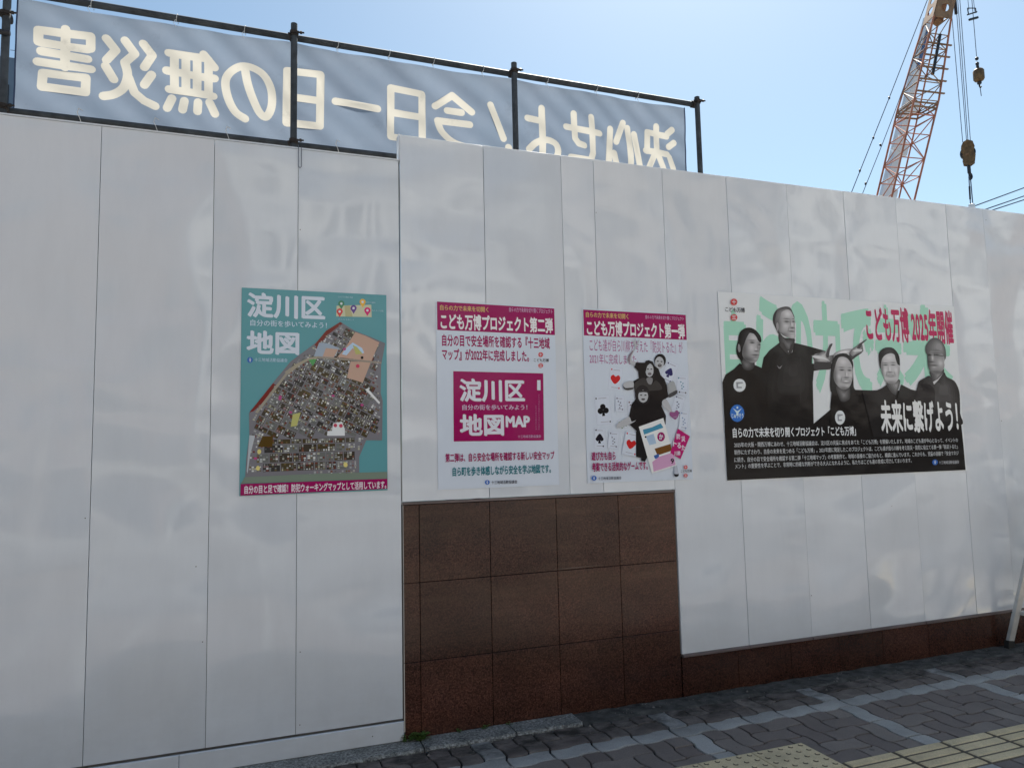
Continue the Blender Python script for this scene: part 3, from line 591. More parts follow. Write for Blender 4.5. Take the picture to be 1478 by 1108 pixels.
('p','playing_card#97',(60,110,130),[(2.495,1.817),(2.495,1.815),(2.494,1.814),(2.492,1.813),(2.49,1.812),(2.488,1.813),(2.487,1.813),(2.486,1.815),(2.485,1.817),(2.486,1.818),(2.487,1.82),(2.489,1.821),(2.49,1.821),(2.492,1.821),(2.494,1.82),(2.495,1.818)],0),
('p','playing_card#97',(60,110,130),[(2.475,1.881),(2.475,1.878),(2.474,1.877),(2.472,1.876),(2.47,1.875),(2.468,1.875),(2.467,1.877),(2.466,1.878),(2.465,1.88),(2.466,1.882),(2.467,1.884),(2.469,1.885),(2.471,1.886),(2.472,1.885),(2.474,1.884),(2.475,1.883)],0),
('p','playing_card#97',(130,130,140),[(2.478,1.877),(2.519,1.876),(2.519,1.879),(2.479,1.88)],0),
('p','playing_card#97',(60,110,130),[(2.52,1.8),(2.52,1.798),(2.519,1.796),(2.517,1.795),(2.515,1.795),(2.513,1.795),(2.512,1.796),(2.511,1.798),(2.51,1.8),(2.511,1.802),(2.512,1.804),(2.514,1.805),(2.516,1.805),(2.517,1.805),(2.519,1.804),(2.52,1.802)],0),
('p','playing_card#97',(130,130,140),[(2.471,1.805),(2.511,1.803),(2.511,1.8),(2.47,1.802)],0),
('p','playing_card#98',(160,166,178),[(2.443,1.782),(2.514,1.764),(2.468,1.651),(2.398,1.67)],0),
('p','playing_card#98',(172,179,190),[(2.445,1.78),(2.511,1.762),(2.467,1.653),(2.4,1.671)],0),
('p','playing_card#98',(70,75,100),[(2.457,1.733),(2.457,1.732),(2.455,1.73),(2.454,1.729),(2.452,1.729),(2.45,1.729),(2.448,1.73),(2.447,1.732),(2.447,1.733),(2.448,1.735),(2.449,1.736),(2.45,1.737),(2.452,1.738),(2.454,1.737),(2.456,1.736),(2.457,1.735)],0),
('p','playing_card#98',(70,75,100),[(2.468,1.721),(2.467,1.72),(2.466,1.718),(2.464,1.717),(2.462,1.717),(2.461,1.717),(2.459,1.718),(2.458,1.72),(2.458,1.721),(2.458,1.723),(2.459,1.724),(2.461,1.725),(2.463,1.726),(2.465,1.725),(2.466,1.724),(2.467,1.723)],0),
('p','playing_card#98',(70,75,100),[(2.456,1.711),(2.455,1.709),(2.454,1.708),(2.452,1.707),(2.45,1.707),(2.449,1.707),(2.447,1.708),(2.446,1.709),(2.446,1.711),(2.446,1.713),(2.447,1.714),(2.449,1.715),(2.451,1.715),(2.453,1.715),(2.454,1.714),(2.455,1.713)],0),
('p','playing_card#98',(70,75,100),[(2.465,1.702),(2.464,1.7),(2.463,1.699),(2.462,1.698),(2.46,1.697),(2.458,1.698),(2.456,1.699),(2.455,1.7),(2.455,1.702),(2.455,1.703),(2.457,1.705),(2.458,1.706),(2.46,1.706),(2.462,1.706),(2.464,1.705),(2.465,1.703)],0),
('p','playing_card#98',(70,75,100),[(2.451,1.694),(2.451,1.692),(2.45,1.691),(2.448,1.69),(2.446,1.69),(2.444,1.69),(2.443,1.691),(2.442,1.692),(2.441,1.694),(2.442,1.696),(2.443,1.697),(2.445,1.698),(2.447,1.698),(2.448,1.698),(2.45,1.697),(2.451,1.696)],0),
('p','playing_card#98',(70,75,100),[(2.454,1.765),(2.453,1.763),(2.452,1.762),(2.451,1.761),(2.449,1.76),(2.447,1.76),(2.445,1.762),(2.444,1.763),(2.444,1.765),(2.444,1.767),(2.446,1.769),(2.447,1.77),(2.449,1.771),(2.451,1.77),(2.453,1.769),(2.454,1.768)],0),
('p','playing_card#98',(130,130,140),[(2.455,1.76),(2.492,1.751),(2.493,1.754),(2.456,1.764)],0),
('p','playing_card#98',(70,75,100),[(2.467,1.668),(2.467,1.666),(2.466,1.664),(2.464,1.663),(2.462,1.662),(2.46,1.663),(2.459,1.664),(2.458,1.666),(2.457,1.668),(2.458,1.67),(2.459,1.671),(2.461,1.673),(2.462,1.673),(2.464,1.673),(2.466,1.671),(2.467,1.67)],0),
('p','playing_card#98',(130,130,140),[(2.423,1.682),(2.459,1.672),(2.458,1.669),(2.422,1.679)],0),
('p','playing_card#99',(160,166,178),[(2.11,1.744),(2.165,1.747),(2.166,1.657),(2.112,1.655)],0),
('p','playing_card#99',(172,179,190),[(2.112,1.743),(2.163,1.745),(2.164,1.659),(2.113,1.657)],0),
('p','playing_card#99',(110,90,90),[(2.133,1.715),(2.133,1.713),(2.132,1.712),(2.13,1.711),(2.128,1.711),(2.127,1.711),(2.125,1.712),(2.124,1.713),(2.124,1.715),(2.124,1.717),(2.125,1.718),(2.127,1.719),(2.129,1.719),(2.13,1.719),(2.132,1.718),(2.133,1.717)],0),
('p','playing_card#99',(110,90,90),[(2.147,1.707),(2.147,1.706),(2.146,1.704),(2.144,1.703),(2.143,1.703),(2.141,1.703),(2.139,1.704),(2.138,1.706),(2.138,1.707),(2.138,1.709),(2.14,1.71),(2.141,1.711),(2.143,1.711),(2.145,1.711),(2.146,1.71),(2.147,1.709)],0),
('p','playing_card#99',(110,90,90),[(2.141,1.694),(2.14,1.693),(2.139,1.691),(2.138,1.691),(2.136,1.69),(2.134,1.691),(2.132,1.691),(2.131,1.693),(2.131,1.694),(2.132,1.696),(2.133,1.697),(2.134,1.698),(2.136,1.699),(2.138,1.698),(2.139,1.697),(2.14,1.696)],0),
('p','playing_card#99',(110,90,90),[(2.152,1.689),(2.152,1.687),(2.151,1.686),(2.149,1.685),(2.148,1.684),(2.146,1.685),(2.144,1.686),(2.143,1.687),(2.143,1.689),(2.143,1.69),(2.145,1.692),(2.146,1.693),(2.148,1.693),(2.15,1.692),(2.151,1.692),(2.152,1.69)],0),
('p','playing_card#99',(110,90,90),[(2.143,1.678),(2.143,1.676),(2.142,1.675),(2.14,1.674),(2.138,1.674),(2.137,1.674),(2.135,1.675),(2.134,1.676),(2.134,1.678),(2.134,1.679),(2.135,1.681),(2.137,1.682),(2.139,1.682),(2.14,1.682),(2.142,1.681),(2.143,1.679)],0),
('p','playing_card#99',(110,90,90),[(2.126,1.731),(2.126,1.729),(2.125,1.727),(2.123,1.726),(2.122,1.726),(2.12,1.726),(2.118,1.727),(2.117,1.729),(2.117,1.731),(2.117,1.733),(2.119,1.734),(2.12,1.736),(2.122,1.736),(2.124,1.736),(2.125,1.734),(2.126,1.733)],0),
('p','playing_card#99',(130,130,140),[(2.125,1.728),(2.153,1.729),(2.153,1.732),(2.125,1.731)],0),
('p','playing_card#99',(110,90,90),[(2.159,1.671),(2.159,1.669),(2.158,1.667),(2.156,1.666),(2.154,1.665),(2.153,1.666),(2.151,1.667),(2.15,1.669),(2.15,1.671),(2.15,1.673),(2.151,1.674),(2.153,1.676),(2.155,1.676),(2.157,1.675),(2.158,1.674),(2.159,1.673)],0),
('p','playing_card#99',(130,130,140),[(2.126,1.673),(2.154,1.674),(2.154,1.671),(2.126,1.67)],0),
('p','playing_card#100',(160,166,178),[(2.041,1.626),(2.11,1.62),(2.104,1.578),(2.034,1.585)],0),
('p','playing_card#100',(172,179,190),[(2.042,1.625),(2.108,1.618),(2.102,1.58),(2.036,1.587)],0),
('p','playing_card#100',(90,110,90),[(2.07,1.618),(2.069,1.616),(2.068,1.615),(2.067,1.614),(2.065,1.614),(2.063,1.614),(2.062,1.615),(2.061,1.616),(2.06,1.618),(2.061,1.619),(2.062,1.621),(2.063,1.622),(2.065,1.622),(2.067,1.622),(2.068,1.621),(2.069,1.619)],0),
('p','playing_card#100',(90,110,90),[(2.082,1.608),(2.082,1.607),(2.081,1.605),(2.079,1.604),(2.077,1.604),(2.076,1.604),(2.074,1.605),(2.073,1.607),(2.073,1.608),(2.073,1.61),(2.074,1.611),(2.076,1.612),(2.078,1.612),(2.08,1.612),(2.081,1.611),(2.082,1.61)],0),
('p','playing_card#100',(90,110,90),[(2.073,1.596),(2.073,1.595),(2.072,1.594),(2.07,1.593),(2.069,1.592),(2.067,1.593),(2.065,1.594),(2.064,1.595),(2.064,1.597),(2.065,1.598),(2.066,1.599),(2.067,1.6),(2.069,1.601),(2.071,1.6),(2.072,1.599),(2.073,1.598)],0),
('p','playing_card#100',(90,110,90),[(2.084,1.589),(2.084,1.588),(2.083,1.586),(2.081,1.585),(2.079,1.585),(2.077,1.585),(2.076,1.586),(2.075,1.588),(2.075,1.589),(2.075,1.591),(2.076,1.592),(2.078,1.593),(2.08,1.593),(2.081,1.593),(2.083,1.592),(2.084,1.591)],0),
('p','playing_card#100',(90,110,90),[(2.073,1.58),(2.073,1.578),(2.072,1.577),(2.07,1.576),(2.068,1.576),(2.067,1.576),(2.065,1.577),(2.064,1.578),(2.064,1.58),(2.064,1.581),(2.065,1.583),(2.067,1.584),(2.069,1.584),(2.07,1.584),(2.072,1.583),(2.073,1.581)],0),
('p','playing_card#100',(90,110,90),[(2.054,1.611),(2.054,1.609),(2.053,1.608),(2.051,1.607),(2.049,1.606),(2.047,1.607),(2.046,1.608),(2.045,1.609),(2.045,1.611),(2.045,1.613),(2.046,1.615),(2.048,1.616),(2.05,1.617),(2.051,1.616),(2.053,1.615),(2.054,1.613)],0),
('p','playing_card#100',(130,130,140),[(2.056,1.608),(2.092,1.604),(2.093,1.607),(2.057,1.611)],0),
('p','playing_card#100',(90,110,90),[(2.099,1.593),(2.099,1.591),(2.098,1.59),(2.096,1.589),(2.094,1.588),(2.093,1.589),(2.091,1.59),(2.09,1.591),(2.09,1.593),(2.09,1.595),(2.092,1.597),(2.093,1.598),(2.095,1.599),(2.097,1.598),(2.098,1.597),(2.099,1.595)],0),
('p','playing_card#100',(130,130,140),[(2.055,1.6),(2.091,1.597),(2.091,1.594),(2.055,1.597)],0),
('p','playing_card#101',(160,166,178),[(2.395,1.685),(2.449,1.694),(2.461,1.631),(2.407,1.622)],0),
('p','playing_card#101',(172,179,190),[(2.397,1.683),(2.447,1.692),(2.459,1.632),(2.409,1.624)],0),
('p','playing_card#101',(120,70,110),[(2.426,1.67),(2.441,1.684),(2.457,1.676),(2.458,1.657),(2.434,1.627),(2.4,1.647),(2.394,1.665),(2.407,1.678)],1),
('p','playing_card#101',(120,70,110),[(2.414,1.672),(2.414,1.67),(2.413,1.669),(2.411,1.668),(2.409,1.667),(2.407,1.668),(2.406,1.669),(2.405,1.67),(2.405,1.673),(2.405,1.675),(2.406,1.676),(2.408,1.677),(2.41,1.678),(2.412,1.677),(2.413,1.676),(2.414,1.675)],0),
('p','playing_card#101',(130,130,140),[(2.413,1.67),(2.44,1.675),(2.44,1.678),(2.412,1.673)],0),
('p','playing_card#101',(120,70,110),[(2.451,1.643),(2.451,1.641),(2.45,1.639),(2.448,1.638),(2.446,1.638),(2.444,1.638),(2.443,1.639),(2.442,1.641),(2.441,1.643),(2.442,1.645),(2.443,1.647),(2.445,1.648),(2.447,1.649),(2.449,1.648),(2.45,1.647),(2.451,1.645)],0),
('p','playing_card#101',(130,130,140),[(2.418,1.642),(2.446,1.646),(2.446,1.643),(2.419,1.639)],0),
('p','playing_card#102',(160,166,178),[(2.343,1.81),(2.391,1.804),(2.377,1.74),(2.329,1.747)],0),
('p','playing_card#102',(172,179,190),[(2.344,1.808),(2.389,1.802),(2.375,1.742),(2.331,1.748)],0),
('p','playing_card#102',(60,90,80),[(2.358,1.791),(2.358,1.789),(2.357,1.788),(2.355,1.787),(2.353,1.787),(2.351,1.787),(2.35,1.788),(2.349,1.789),(2.349,1.791),(2.349,1.793),(2.35,1.794),(2.352,1.795),(2.354,1.795),(2.356,1.795),(2.357,1.794),(2.358,1.793)],0),
('p','playing_card#102',(60,90,80),[(2.371,1.781),(2.371,1.779),(2.369,1.778),(2.368,1.777),(2.366,1.776),(2.364,1.777),(2.362,1.778),(2.361,1.779),(2.361,1.781),(2.362,1.782),(2.363,1.784),(2.364,1.785),(2.366,1.785),(2.368,1.785),(2.37,1.784),(2.371,1.782)],0),
('p','playing_card#102',(60,90,80),[(2.361,1.769),(2.361,1.767),(2.359,1.766),(2.358,1.765),(2.356,1.765),(2.354,1.765),(2.352,1.766),(2.351,1.767),(2.351,1.769),(2.352,1.771),(2.353,1.772),(2.354,1.773),(2.356,1.773),(2.358,1.773),(2.36,1.772),(2.361,1.771)],0),
('p','playing_card#102',(60,90,80),[(2.372,1.761),(2.371,1.759),(2.37,1.758),(2.368,1.757),(2.367,1.757),(2.365,1.757),(2.363,1.758),(2.362,1.759),(2.362,1.761),(2.362,1.763),(2.363,1.764),(2.365,1.765),(2.367,1.765),(2.369,1.765),(2.37,1.764),(2.371,1.763)],0),
('p','playing_card#102',(60,90,80),[(2.36,1.752),(2.359,1.75),(2.358,1.749),(2.356,1.748),(2.355,1.748),(2.353,1.748),(2.351,1.749),(2.35,1.75),(2.35,1.752),(2.35,1.753),(2.351,1.755),(2.353,1.756),(2.355,1.756),(2.357,1.756),(2.358,1.755),(2.359,1.753)],0),
('p','playing_card#102',(60,90,80),[(2.356,1.794),(2.356,1.792),(2.354,1.79),(2.353,1.789),(2.351,1.789),(2.349,1.789),(2.347,1.79),(2.346,1.792),(2.346,1.794),(2.347,1.796),(2.348,1.798),(2.349,1.799),(2.351,1.799),(2.353,1.799),(2.355,1.798),(2.356,1.796)],0),
('p','playing_card#102',(130,130,140),[(2.352,1.791),(2.376,1.788),(2.377,1.791),(2.353,1.794)],0),
('p','playing_card#102',(60,90,80),[(2.374,1.756),(2.373,1.754),(2.372,1.752),(2.37,1.751),(2.368,1.751),(2.367,1.751),(2.365,1.752),(2.364,1.754),(2.364,1.756),(2.364,1.758),(2.365,1.76),(2.367,1.761),(2.369,1.761),(2.371,1.761),(2.372,1.76),(2.373,1.758)],0),
('p','playing_card#102',(130,130,140),[(2.346,1.762),(2.37,1.759),(2.369,1.756),(2.345,1.759)],0),
('p','playing_card#103',(160,166,178),[(1.982,1.565),(2.048,1.558),(2.032,1.456),(1.966,1.464)],0),
('p','playing_card#103',(172,179,190),[(1.983,1.563),(2.046,1.557),(2.031,1.458),(1.968,1.465)],0),
('p','playing_card#103',(90,90,105),[(2.005,1.526),(2.004,1.524),(2.003,1.523),(2.002,1.522),(2,1.522),(1.998,1.522),(1.997,1.523),(1.996,1.524),(1.996,1.526),(1.996,1.527),(1.997,1.529),(1.998,1.53),(2,1.53),(2.002,1.53),(2.003,1.529),(2.004,1.527)],0),
('p','playing_card#103',(90,90,105),[(2.017,1.516),(2.017,1.515),(2.016,1.513),(2.014,1.512),(2.012,1.512),(2.011,1.513),(2.009,1.513),(2.008,1.515),(2.008,1.516),(2.008,1.518),(2.009,1.519),(2.011,1.52),(2.013,1.52),(2.014,1.52),(2.016,1.519),(2.017,1.518)],0),
('p','playing_card#103',(90,90,105),[(2.008,1.505),(2.008,1.503),(2.007,1.502),(2.005,1.501),(2.004,1.501),(2.002,1.501),(2.001,1.502),(2,1.503),(1.999,1.505),(2,1.506),(2.001,1.508),(2.002,1.509),(2.004,1.509),(2.006,1.509),(2.007,1.508),(2.008,1.506)],0),
('p','playing_card#103',(90,90,105),[(2.019,1.497),(2.019,1.496),(2.017,1.495),(2.016,1.494),(2.014,1.493),(2.012,1.494),(2.011,1.495),(2.01,1.496),(2.01,1.498),(2.01,1.499),(2.011,1.5),(2.013,1.501),(2.015,1.502),(2.016,1.501),(2.018,1.5),(2.019,1.499)],0),
('p','playing_card#103',(90,90,105),[(2.008,1.488),(2.008,1.487),(2.007,1.485),(2.005,1.485),(2.004,1.484),(2.002,1.485),(2,1.485),(1.999,1.487),(1.999,1.488),(2,1.49),(2.001,1.491),(2.002,1.492),(2.004,1.492),(2.006,1.492),(2.007,1.491),(2.008,1.49)],0),
('p','playing_card#103',(90,90,105),[(1.995,1.55),(1.995,1.548),(1.994,1.546),(1.992,1.545),(1.99,1.545),(1.989,1.545),(1.987,1.547),(1.986,1.548),(1.986,1.55),(1.986,1.552),(1.987,1.554),(1.989,1.555),(1.991,1.555),(1.992,1.555),(1.994,1.554),(1.995,1.552)],0),
('p','playing_card#103',(130,130,140),[(1.997,1.546),(2.031,1.543),(2.032,1.546),(1.997,1.549)],0),
('p','playing_card#103',(90,90,105),[(2.028,1.471),(2.028,1.469),(2.027,1.468),(2.025,1.466),(2.023,1.466),(2.022,1.467),(2.02,1.468),(2.019,1.469),(2.019,1.471),(2.02,1.473),(2.021,1.475),(2.022,1.476),(2.024,1.476),(2.026,1.476),(2.027,1.475),(2.028,1.473)],0),
('p','playing_card#103',(130,130,140),[(1.986,1.478),(2.021,1.475),(2.02,1.472),(1.986,1.475)],0),
('p','playing_card#104',(160,166,178),[(2.03,1.768),(2.088,1.768),(2.084,1.675),(2.026,1.675)],0),
('p','playing_card#104',(172,179,190),[(2.031,1.767),(2.086,1.767),(2.083,1.676),(2.028,1.677)],0),
('p','playing_card#104',(90,90,105),[(2.053,1.736),(2.052,1.734),(2.051,1.733),(2.05,1.732),(2.048,1.732),(2.046,1.732),(2.045,1.733),(2.044,1.734),(2.044,1.736),(2.044,1.738),(2.045,1.739),(2.047,1.74),(2.048,1.74),(2.05,1.74),(2.052,1.739),(2.053,1.738)],0),
('p','playing_card#104',(90,90,105),[(2.067,1.728),(2.066,1.726),(2.065,1.725),(2.064,1.724),(2.062,1.724),(2.06,1.724),(2.058,1.725),(2.058,1.726),(2.057,1.728),(2.058,1.729),(2.059,1.731),(2.06,1.732),(2.062,1.732),(2.064,1.732),(2.065,1.731),(2.066,1.729)],0),
('p','playing_card#104',(90,90,105),[(2.059,1.715),(2.059,1.714),(2.058,1.712),(2.056,1.711),(2.054,1.711),(2.052,1.711),(2.051,1.712),(2.05,1.714),(2.05,1.715),(2.05,1.717),(2.051,1.718),(2.053,1.719),(2.055,1.719),(2.056,1.719),(2.058,1.718),(2.059,1.717)],0),
('p','playing_card#104',(90,90,105),[(2.07,1.709),(2.07,1.708),(2.069,1.706),(2.067,1.705),(2.066,1.705),(2.064,1.705),(2.062,1.706),(2.061,1.708),(2.061,1.709),(2.062,1.711),(2.063,1.712),(2.064,1.713),(2.066,1.713),(2.068,1.713),(2.069,1.712),(2.07,1.711)],0),
('p','playing_card#104',(90,90,105),[(2.061,1.699),(2.06,1.697),(2.059,1.696),(2.058,1.695),(2.056,1.695),(2.054,1.695),(2.053,1.696),(2.052,1.697),(2.051,1.699),(2.052,1.7),(2.053,1.702),(2.054,1.703),(2.056,1.703),(2.058,1.703),(2.059,1.702),(2.06,1.7)],0),
('p','playing_card#104',(90,90,105),[(2.045,1.754),(2.044,1.752),(2.043,1.751),(2.042,1.749),(2.04,1.749),(2.038,1.749),(2.037,1.75),(2.036,1.752),(2.036,1.754),(2.036,1.756),(2.037,1.758),(2.039,1.759),(2.04,1.759),(2.042,1.759),(2.044,1.758),(2.045,1.756)],0),
('p','playing_card#104',(130,130,140),[(2.044,1.751),(2.075,1.751),(2.075,1.754),(2.045,1.754)],0),
('p','playing_card#104',(90,90,105),[(2.078,1.689),(2.078,1.687),(2.077,1.685),(2.075,1.684),(2.074,1.684),(2.072,1.684),(2.07,1.685),(2.069,1.687),(2.069,1.689),(2.07,1.691),(2.071,1.693),(2.072,1.694),(2.074,1.694),(2.076,1.694),(2.077,1.693),(2.078,1.691)],0),
('p','playing_card#104',(130,130,140),[(2.042,1.692),(2.072,1.692),(2.072,1.689),(2.042,1.689)],0),
('p','playing_card#105',(160,166,178),[(2.092,1.564),(2.19,1.545),(2.152,1.408),(2.056,1.428)],0),
('p','playing_card#105',(172,179,190),[(2.094,1.562),(2.187,1.544),(2.151,1.41),(2.058,1.429)],0),
('p','playing_card#105',(165,30,32),[(2.125,1.498),(2.144,1.505),(2.155,1.492),(2.148,1.475),(2.114,1.456),(2.093,1.485),(2.096,1.504),(2.112,1.511)],1),
('p','playing_card#105',(165,30,32),[(2.104,1.548),(2.104,1.546),(2.103,1.544),(2.101,1.543),(2.099,1.543),(2.097,1.543),(2.096,1.544),(2.095,1.546),(2.095,1.548),(2.095,1.55),(2.096,1.552),(2.098,1.553),(2.1,1.553),(2.101,1.553),(2.103,1.551),(2.104,1.55)],0),
('p','playing_card#105',(130,130,140),[(2.113,1.542),(2.164,1.532),(2.165,1.535),(2.114,1.545)],0),
('p','playing_card#105',(165,30,32),[(2.15,1.424),(2.149,1.422),(2.148,1.421),(2.147,1.419),(2.145,1.419),(2.143,1.42),(2.141,1.421),(2.141,1.422),(2.14,1.424),(2.141,1.426),(2.142,1.428),(2.143,1.429),(2.145,1.429),(2.147,1.429),(2.148,1.428),(2.149,1.426)],0),
('p','playing_card#105',(130,130,140),[(2.085,1.44),(2.136,1.429),(2.135,1.426),(2.084,1.437)],0),
('p','playing_card#106',(160,166,178),[(2.469,1.681),(2.531,1.676),(2.512,1.559),(2.45,1.565)],0),
('p','playing_card#106',(172,179,190),[(2.471,1.68),(2.529,1.675),(2.51,1.561),(2.452,1.566)],0),
('p','playing_card#106',(100,120,150),[(2.488,1.636),(2.488,1.634),(2.486,1.633),(2.485,1.632),(2.483,1.632),(2.481,1.632),(2.479,1.633),(2.478,1.634),(2.478,1.636),(2.479,1.638),(2.48,1.639),(2.481,1.64),(2.483,1.64),(2.485,1.64),(2.487,1.639),(2.488,1.638)],0),
('p','playing_card#106',(100,120,150),[(2.501,1.626),(2.501,1.624),(2.5,1.623),(2.498,1.622),(2.496,1.622),(2.494,1.622),(2.493,1.623),(2.492,1.624),(2.491,1.626),(2.492,1.628),(2.493,1.629),(2.495,1.63),(2.497,1.63),(2.499,1.63),(2.5,1.629),(2.501,1.628)],0),
('p','playing_card#106',(100,120,150),[(2.492,1.614),(2.491,1.612),(2.49,1.611),(2.489,1.61),(2.487,1.61),(2.485,1.61),(2.483,1.611),(2.482,1.612),(2.482,1.614),(2.482,1.616),(2.484,1.617),(2.485,1.618),(2.487,1.618),(2.489,1.618),(2.491,1.617),(2.492,1.616)],0),
('p','playing_card#106',(100,120,150),[(2.503,1.606),(2.503,1.605),(2.502,1.603),(2.5,1.603),(2.498,1.602),(2.496,1.603),(2.495,1.604),(2.494,1.605),(2.493,1.607),(2.494,1.608),(2.495,1.61),(2.496,1.61),(2.498,1.611),(2.5,1.61),(2.502,1.61),(2.503,1.608)],0),
('p','playing_card#106',(100,120,150),[(2.492,1.597),(2.491,1.595),(2.49,1.594),(2.488,1.593),(2.486,1.593),(2.484,1.593),(2.483,1.594),(2.482,1.595),(2.482,1.597),(2.482,1.599),(2.483,1.6),(2.485,1.601),(2.487,1.601),(2.489,1.601),(2.49,1.6),(2.491,1.598)],0),
('p','playing_card#106',(100,120,150),[(2.484,1.666),(2.483,1.664),(2.482,1.662),(2.48,1.661),(2.478,1.661),(2.477,1.661),(2.475,1.662),(2.474,1.664),(2.474,1.666),(2.474,1.668),(2.475,1.67),(2.477,1.671),(2.479,1.671),(2.481,1.671),(2.482,1.67),(2.483,1.668)],0),
('p','playing_card#106',(130,130,140),[(2.483,1.662),(2.515,1.66),(2.515,1.663),(2.483,1.666)],0),
('p','playing_card#106',(100,120,150),[(2.507,1.574),(2.507,1.572),(2.506,1.571),(2.504,1.569),(2.502,1.569),(2.5,1.569),(2.498,1.571),(2.498,1.572),(2.497,1.574),(2.498,1.576),(2.499,1.578),(2.501,1.579),(2.502,1.58),(2.504,1.579),(2.506,1.578),(2.507,1.576)],0),
('p','playing_card#106',(130,130,140),[(2.469,1.581),(2.501,1.578),(2.5,1.574),(2.469,1.578)],0),
('p','playing_card#107',(160,166,178),[(2.458,1.809),(2.526,1.807),(2.523,1.774),(2.455,1.777)],0),
('p','playing_card#107',(172,179,190),[(2.46,1.807),(2.524,1.805),(2.521,1.776),(2.457,1.778)],0),
('p','playing_card#107',(60,60,60),[(2.473,1.794),(2.473,1.792),(2.472,1.79),(2.47,1.789),(2.468,1.789),(2.466,1.789),(2.464,1.79),(2.463,1.792),(2.463,1.794),(2.464,1.796),(2.465,1.798),(2.467,1.799),(2.468,1.8),(2.47,1.799),(2.472,1.798),(2.473,1.796)],0),
('p','playing_card#107',(130,130,140),[(2.474,1.791),(2.51,1.789),(2.51,1.793),(2.474,1.794)],0),
('p','playing_card#107',(60,60,60),[(2.518,1.789),(2.517,1.787),(2.516,1.786),(2.514,1.784),(2.512,1.784),(2.51,1.784),(2.509,1.785),(2.508,1.787),(2.508,1.789),(2.508,1.791),(2.509,1.793),(2.511,1.794),(2.513,1.795),(2.515,1.794),(2.516,1.793),(2.517,1.791)],0),
('p','playing_card#107',(130,130,140),[(2.474,1.794),(2.51,1.793),(2.51,1.789),(2.474,1.791)],0),
('p','portrait#108',(150,152,155),[(2.174,2.061),(2.147,2.033),(2.125,2.005),(2.117,1.982),(2.139,1.96),(2.169,1.949),(2.177,1.97),(2.15,1.978),(2.148,2.005),(2.168,2.042),(2.187,2.07),(2.205,2.105),(2.193,2.099),(2.182,2.077),(2.177,2.124),(2.17,2.097),(2.157,2.101)],1),
('p','portrait#108',(110,100,108),[(2.147,2.033),(2.125,2.005),(2.119,1.982),(2.134,1.969),(2.138,2.001),(2.16,2.037)],1),
('p','portrait#108',(22,20,22),[(2.175,1.97),(2.236,1.969),(2.242,1.98),(2.263,1.985),(2.289,1.977),(2.303,1.95),(2.328,1.936),(2.342,1.895),(2.367,1.873),(2.381,1.836),(2.388,1.763),(2.351,1.745),(2.339,1.708),(2.367,1.65),(2.362,1.599),(2.344,1.59),(2.3,1.546),(2.187,1.538),(2.158,1.565),(2.119,1.597),(2.116,1.651),(2.134,1.717),(2.166,1.753),(2.158,1.807),(2.15,1.856),(2.191,1.875),(2.188,1.916),(2.163,1.94)],0),
('p','portrait#108',(135,138,140),[(2.387,1.841),(2.43,1.86),(2.449,1.805),(2.443,1.782),(2.399,1.763),(2.39,1.795)],1),
('p','portrait#108',(60,60,62),[(2.389,1.777),(2.449,1.805),(2.446,1.782),(2.399,1.761)],1),
('p','portrait#108',(150,152,155),[(2.345,1.738),(2.377,1.747),(2.411,1.681),(2.395,1.676),(2.349,1.706)],1),
('p','portrait#108',(150,152,155),[(2.083,1.833),(2.099,1.851),(2.15,1.856),(2.151,1.816),(2.117,1.806),(2.087,1.813)],1),
('p','portrait#108',(50,50,52),[(2.083,1.829),(2.098,1.816),(2.148,1.818),(2.148,1.809),(2.112,1.803),(2.087,1.811)],1),
('p','portrait#109',(28,26,28),[(2.383,1.986),(2.379,1.97),(2.37,1.957),(2.356,1.948),(2.34,1.944),(2.325,1.947),(2.312,1.956),(2.304,1.968),(2.301,1.984),(2.305,1.999),(2.315,2.013),(2.328,2.022),(2.344,2.025),(2.36,2.023),(2.372,2.014),(2.381,2.001)],0),
('p','portrait#109',(150,152,155),[(2.368,1.971),(2.365,1.957),(2.357,1.945),(2.347,1.937),(2.335,1.934),(2.323,1.937),(2.313,1.944),(2.307,1.956),(2.305,1.97),(2.308,1.984),(2.315,1.996),(2.326,2.005),(2.338,2.008),(2.35,2.005),(2.36,1.997),(2.366,1.985)],0),
('p','portrait#109',(36,36,37),[(2.333,1.98),(2.332,1.979),(2.33,1.977),(2.328,1.977),(2.325,1.976),(2.322,1.977),(2.32,1.977),(2.318,1.978),(2.318,1.98),(2.318,1.981),(2.32,1.982),(2.322,1.983),(2.325,1.983),(2.328,1.983),(2.331,1.982),(2.332,1.981)],0),
('p','portrait#109',(36,36,37),[(2.359,1.978),(2.358,1.977),(2.356,1.976),(2.354,1.975),(2.351,1.975),(2.348,1.975),(2.346,1.975),(2.344,1.977),(2.344,1.978),(2.344,1.979),(2.346,1.98),(2.349,1.981),(2.351,1.981),(2.354,1.981),(2.357,1.981),(2.358,1.979)],0),
('p','portrait#109',(54,42,43),[(2.351,1.955),(2.35,1.951),(2.347,1.948),(2.342,1.946),(2.337,1.945),(2.331,1.946),(2.327,1.948),(2.324,1.951),(2.323,1.954),(2.324,1.958),(2.328,1.961),(2.332,1.964),(2.338,1.964),(2.343,1.964),(2.347,1.962),(2.35,1.959)],0),
('p','portrait#109',(102,103,105),[(2.348,1.957),(2.347,1.955),(2.344,1.954),(2.341,1.953),(2.337,1.952),(2.333,1.953),(2.33,1.954),(2.328,1.955),(2.327,1.956),(2.328,1.958),(2.33,1.959),(2.333,1.96),(2.337,1.961),(2.341,1.96),(2.345,1.96),(2.347,1.958)],0),
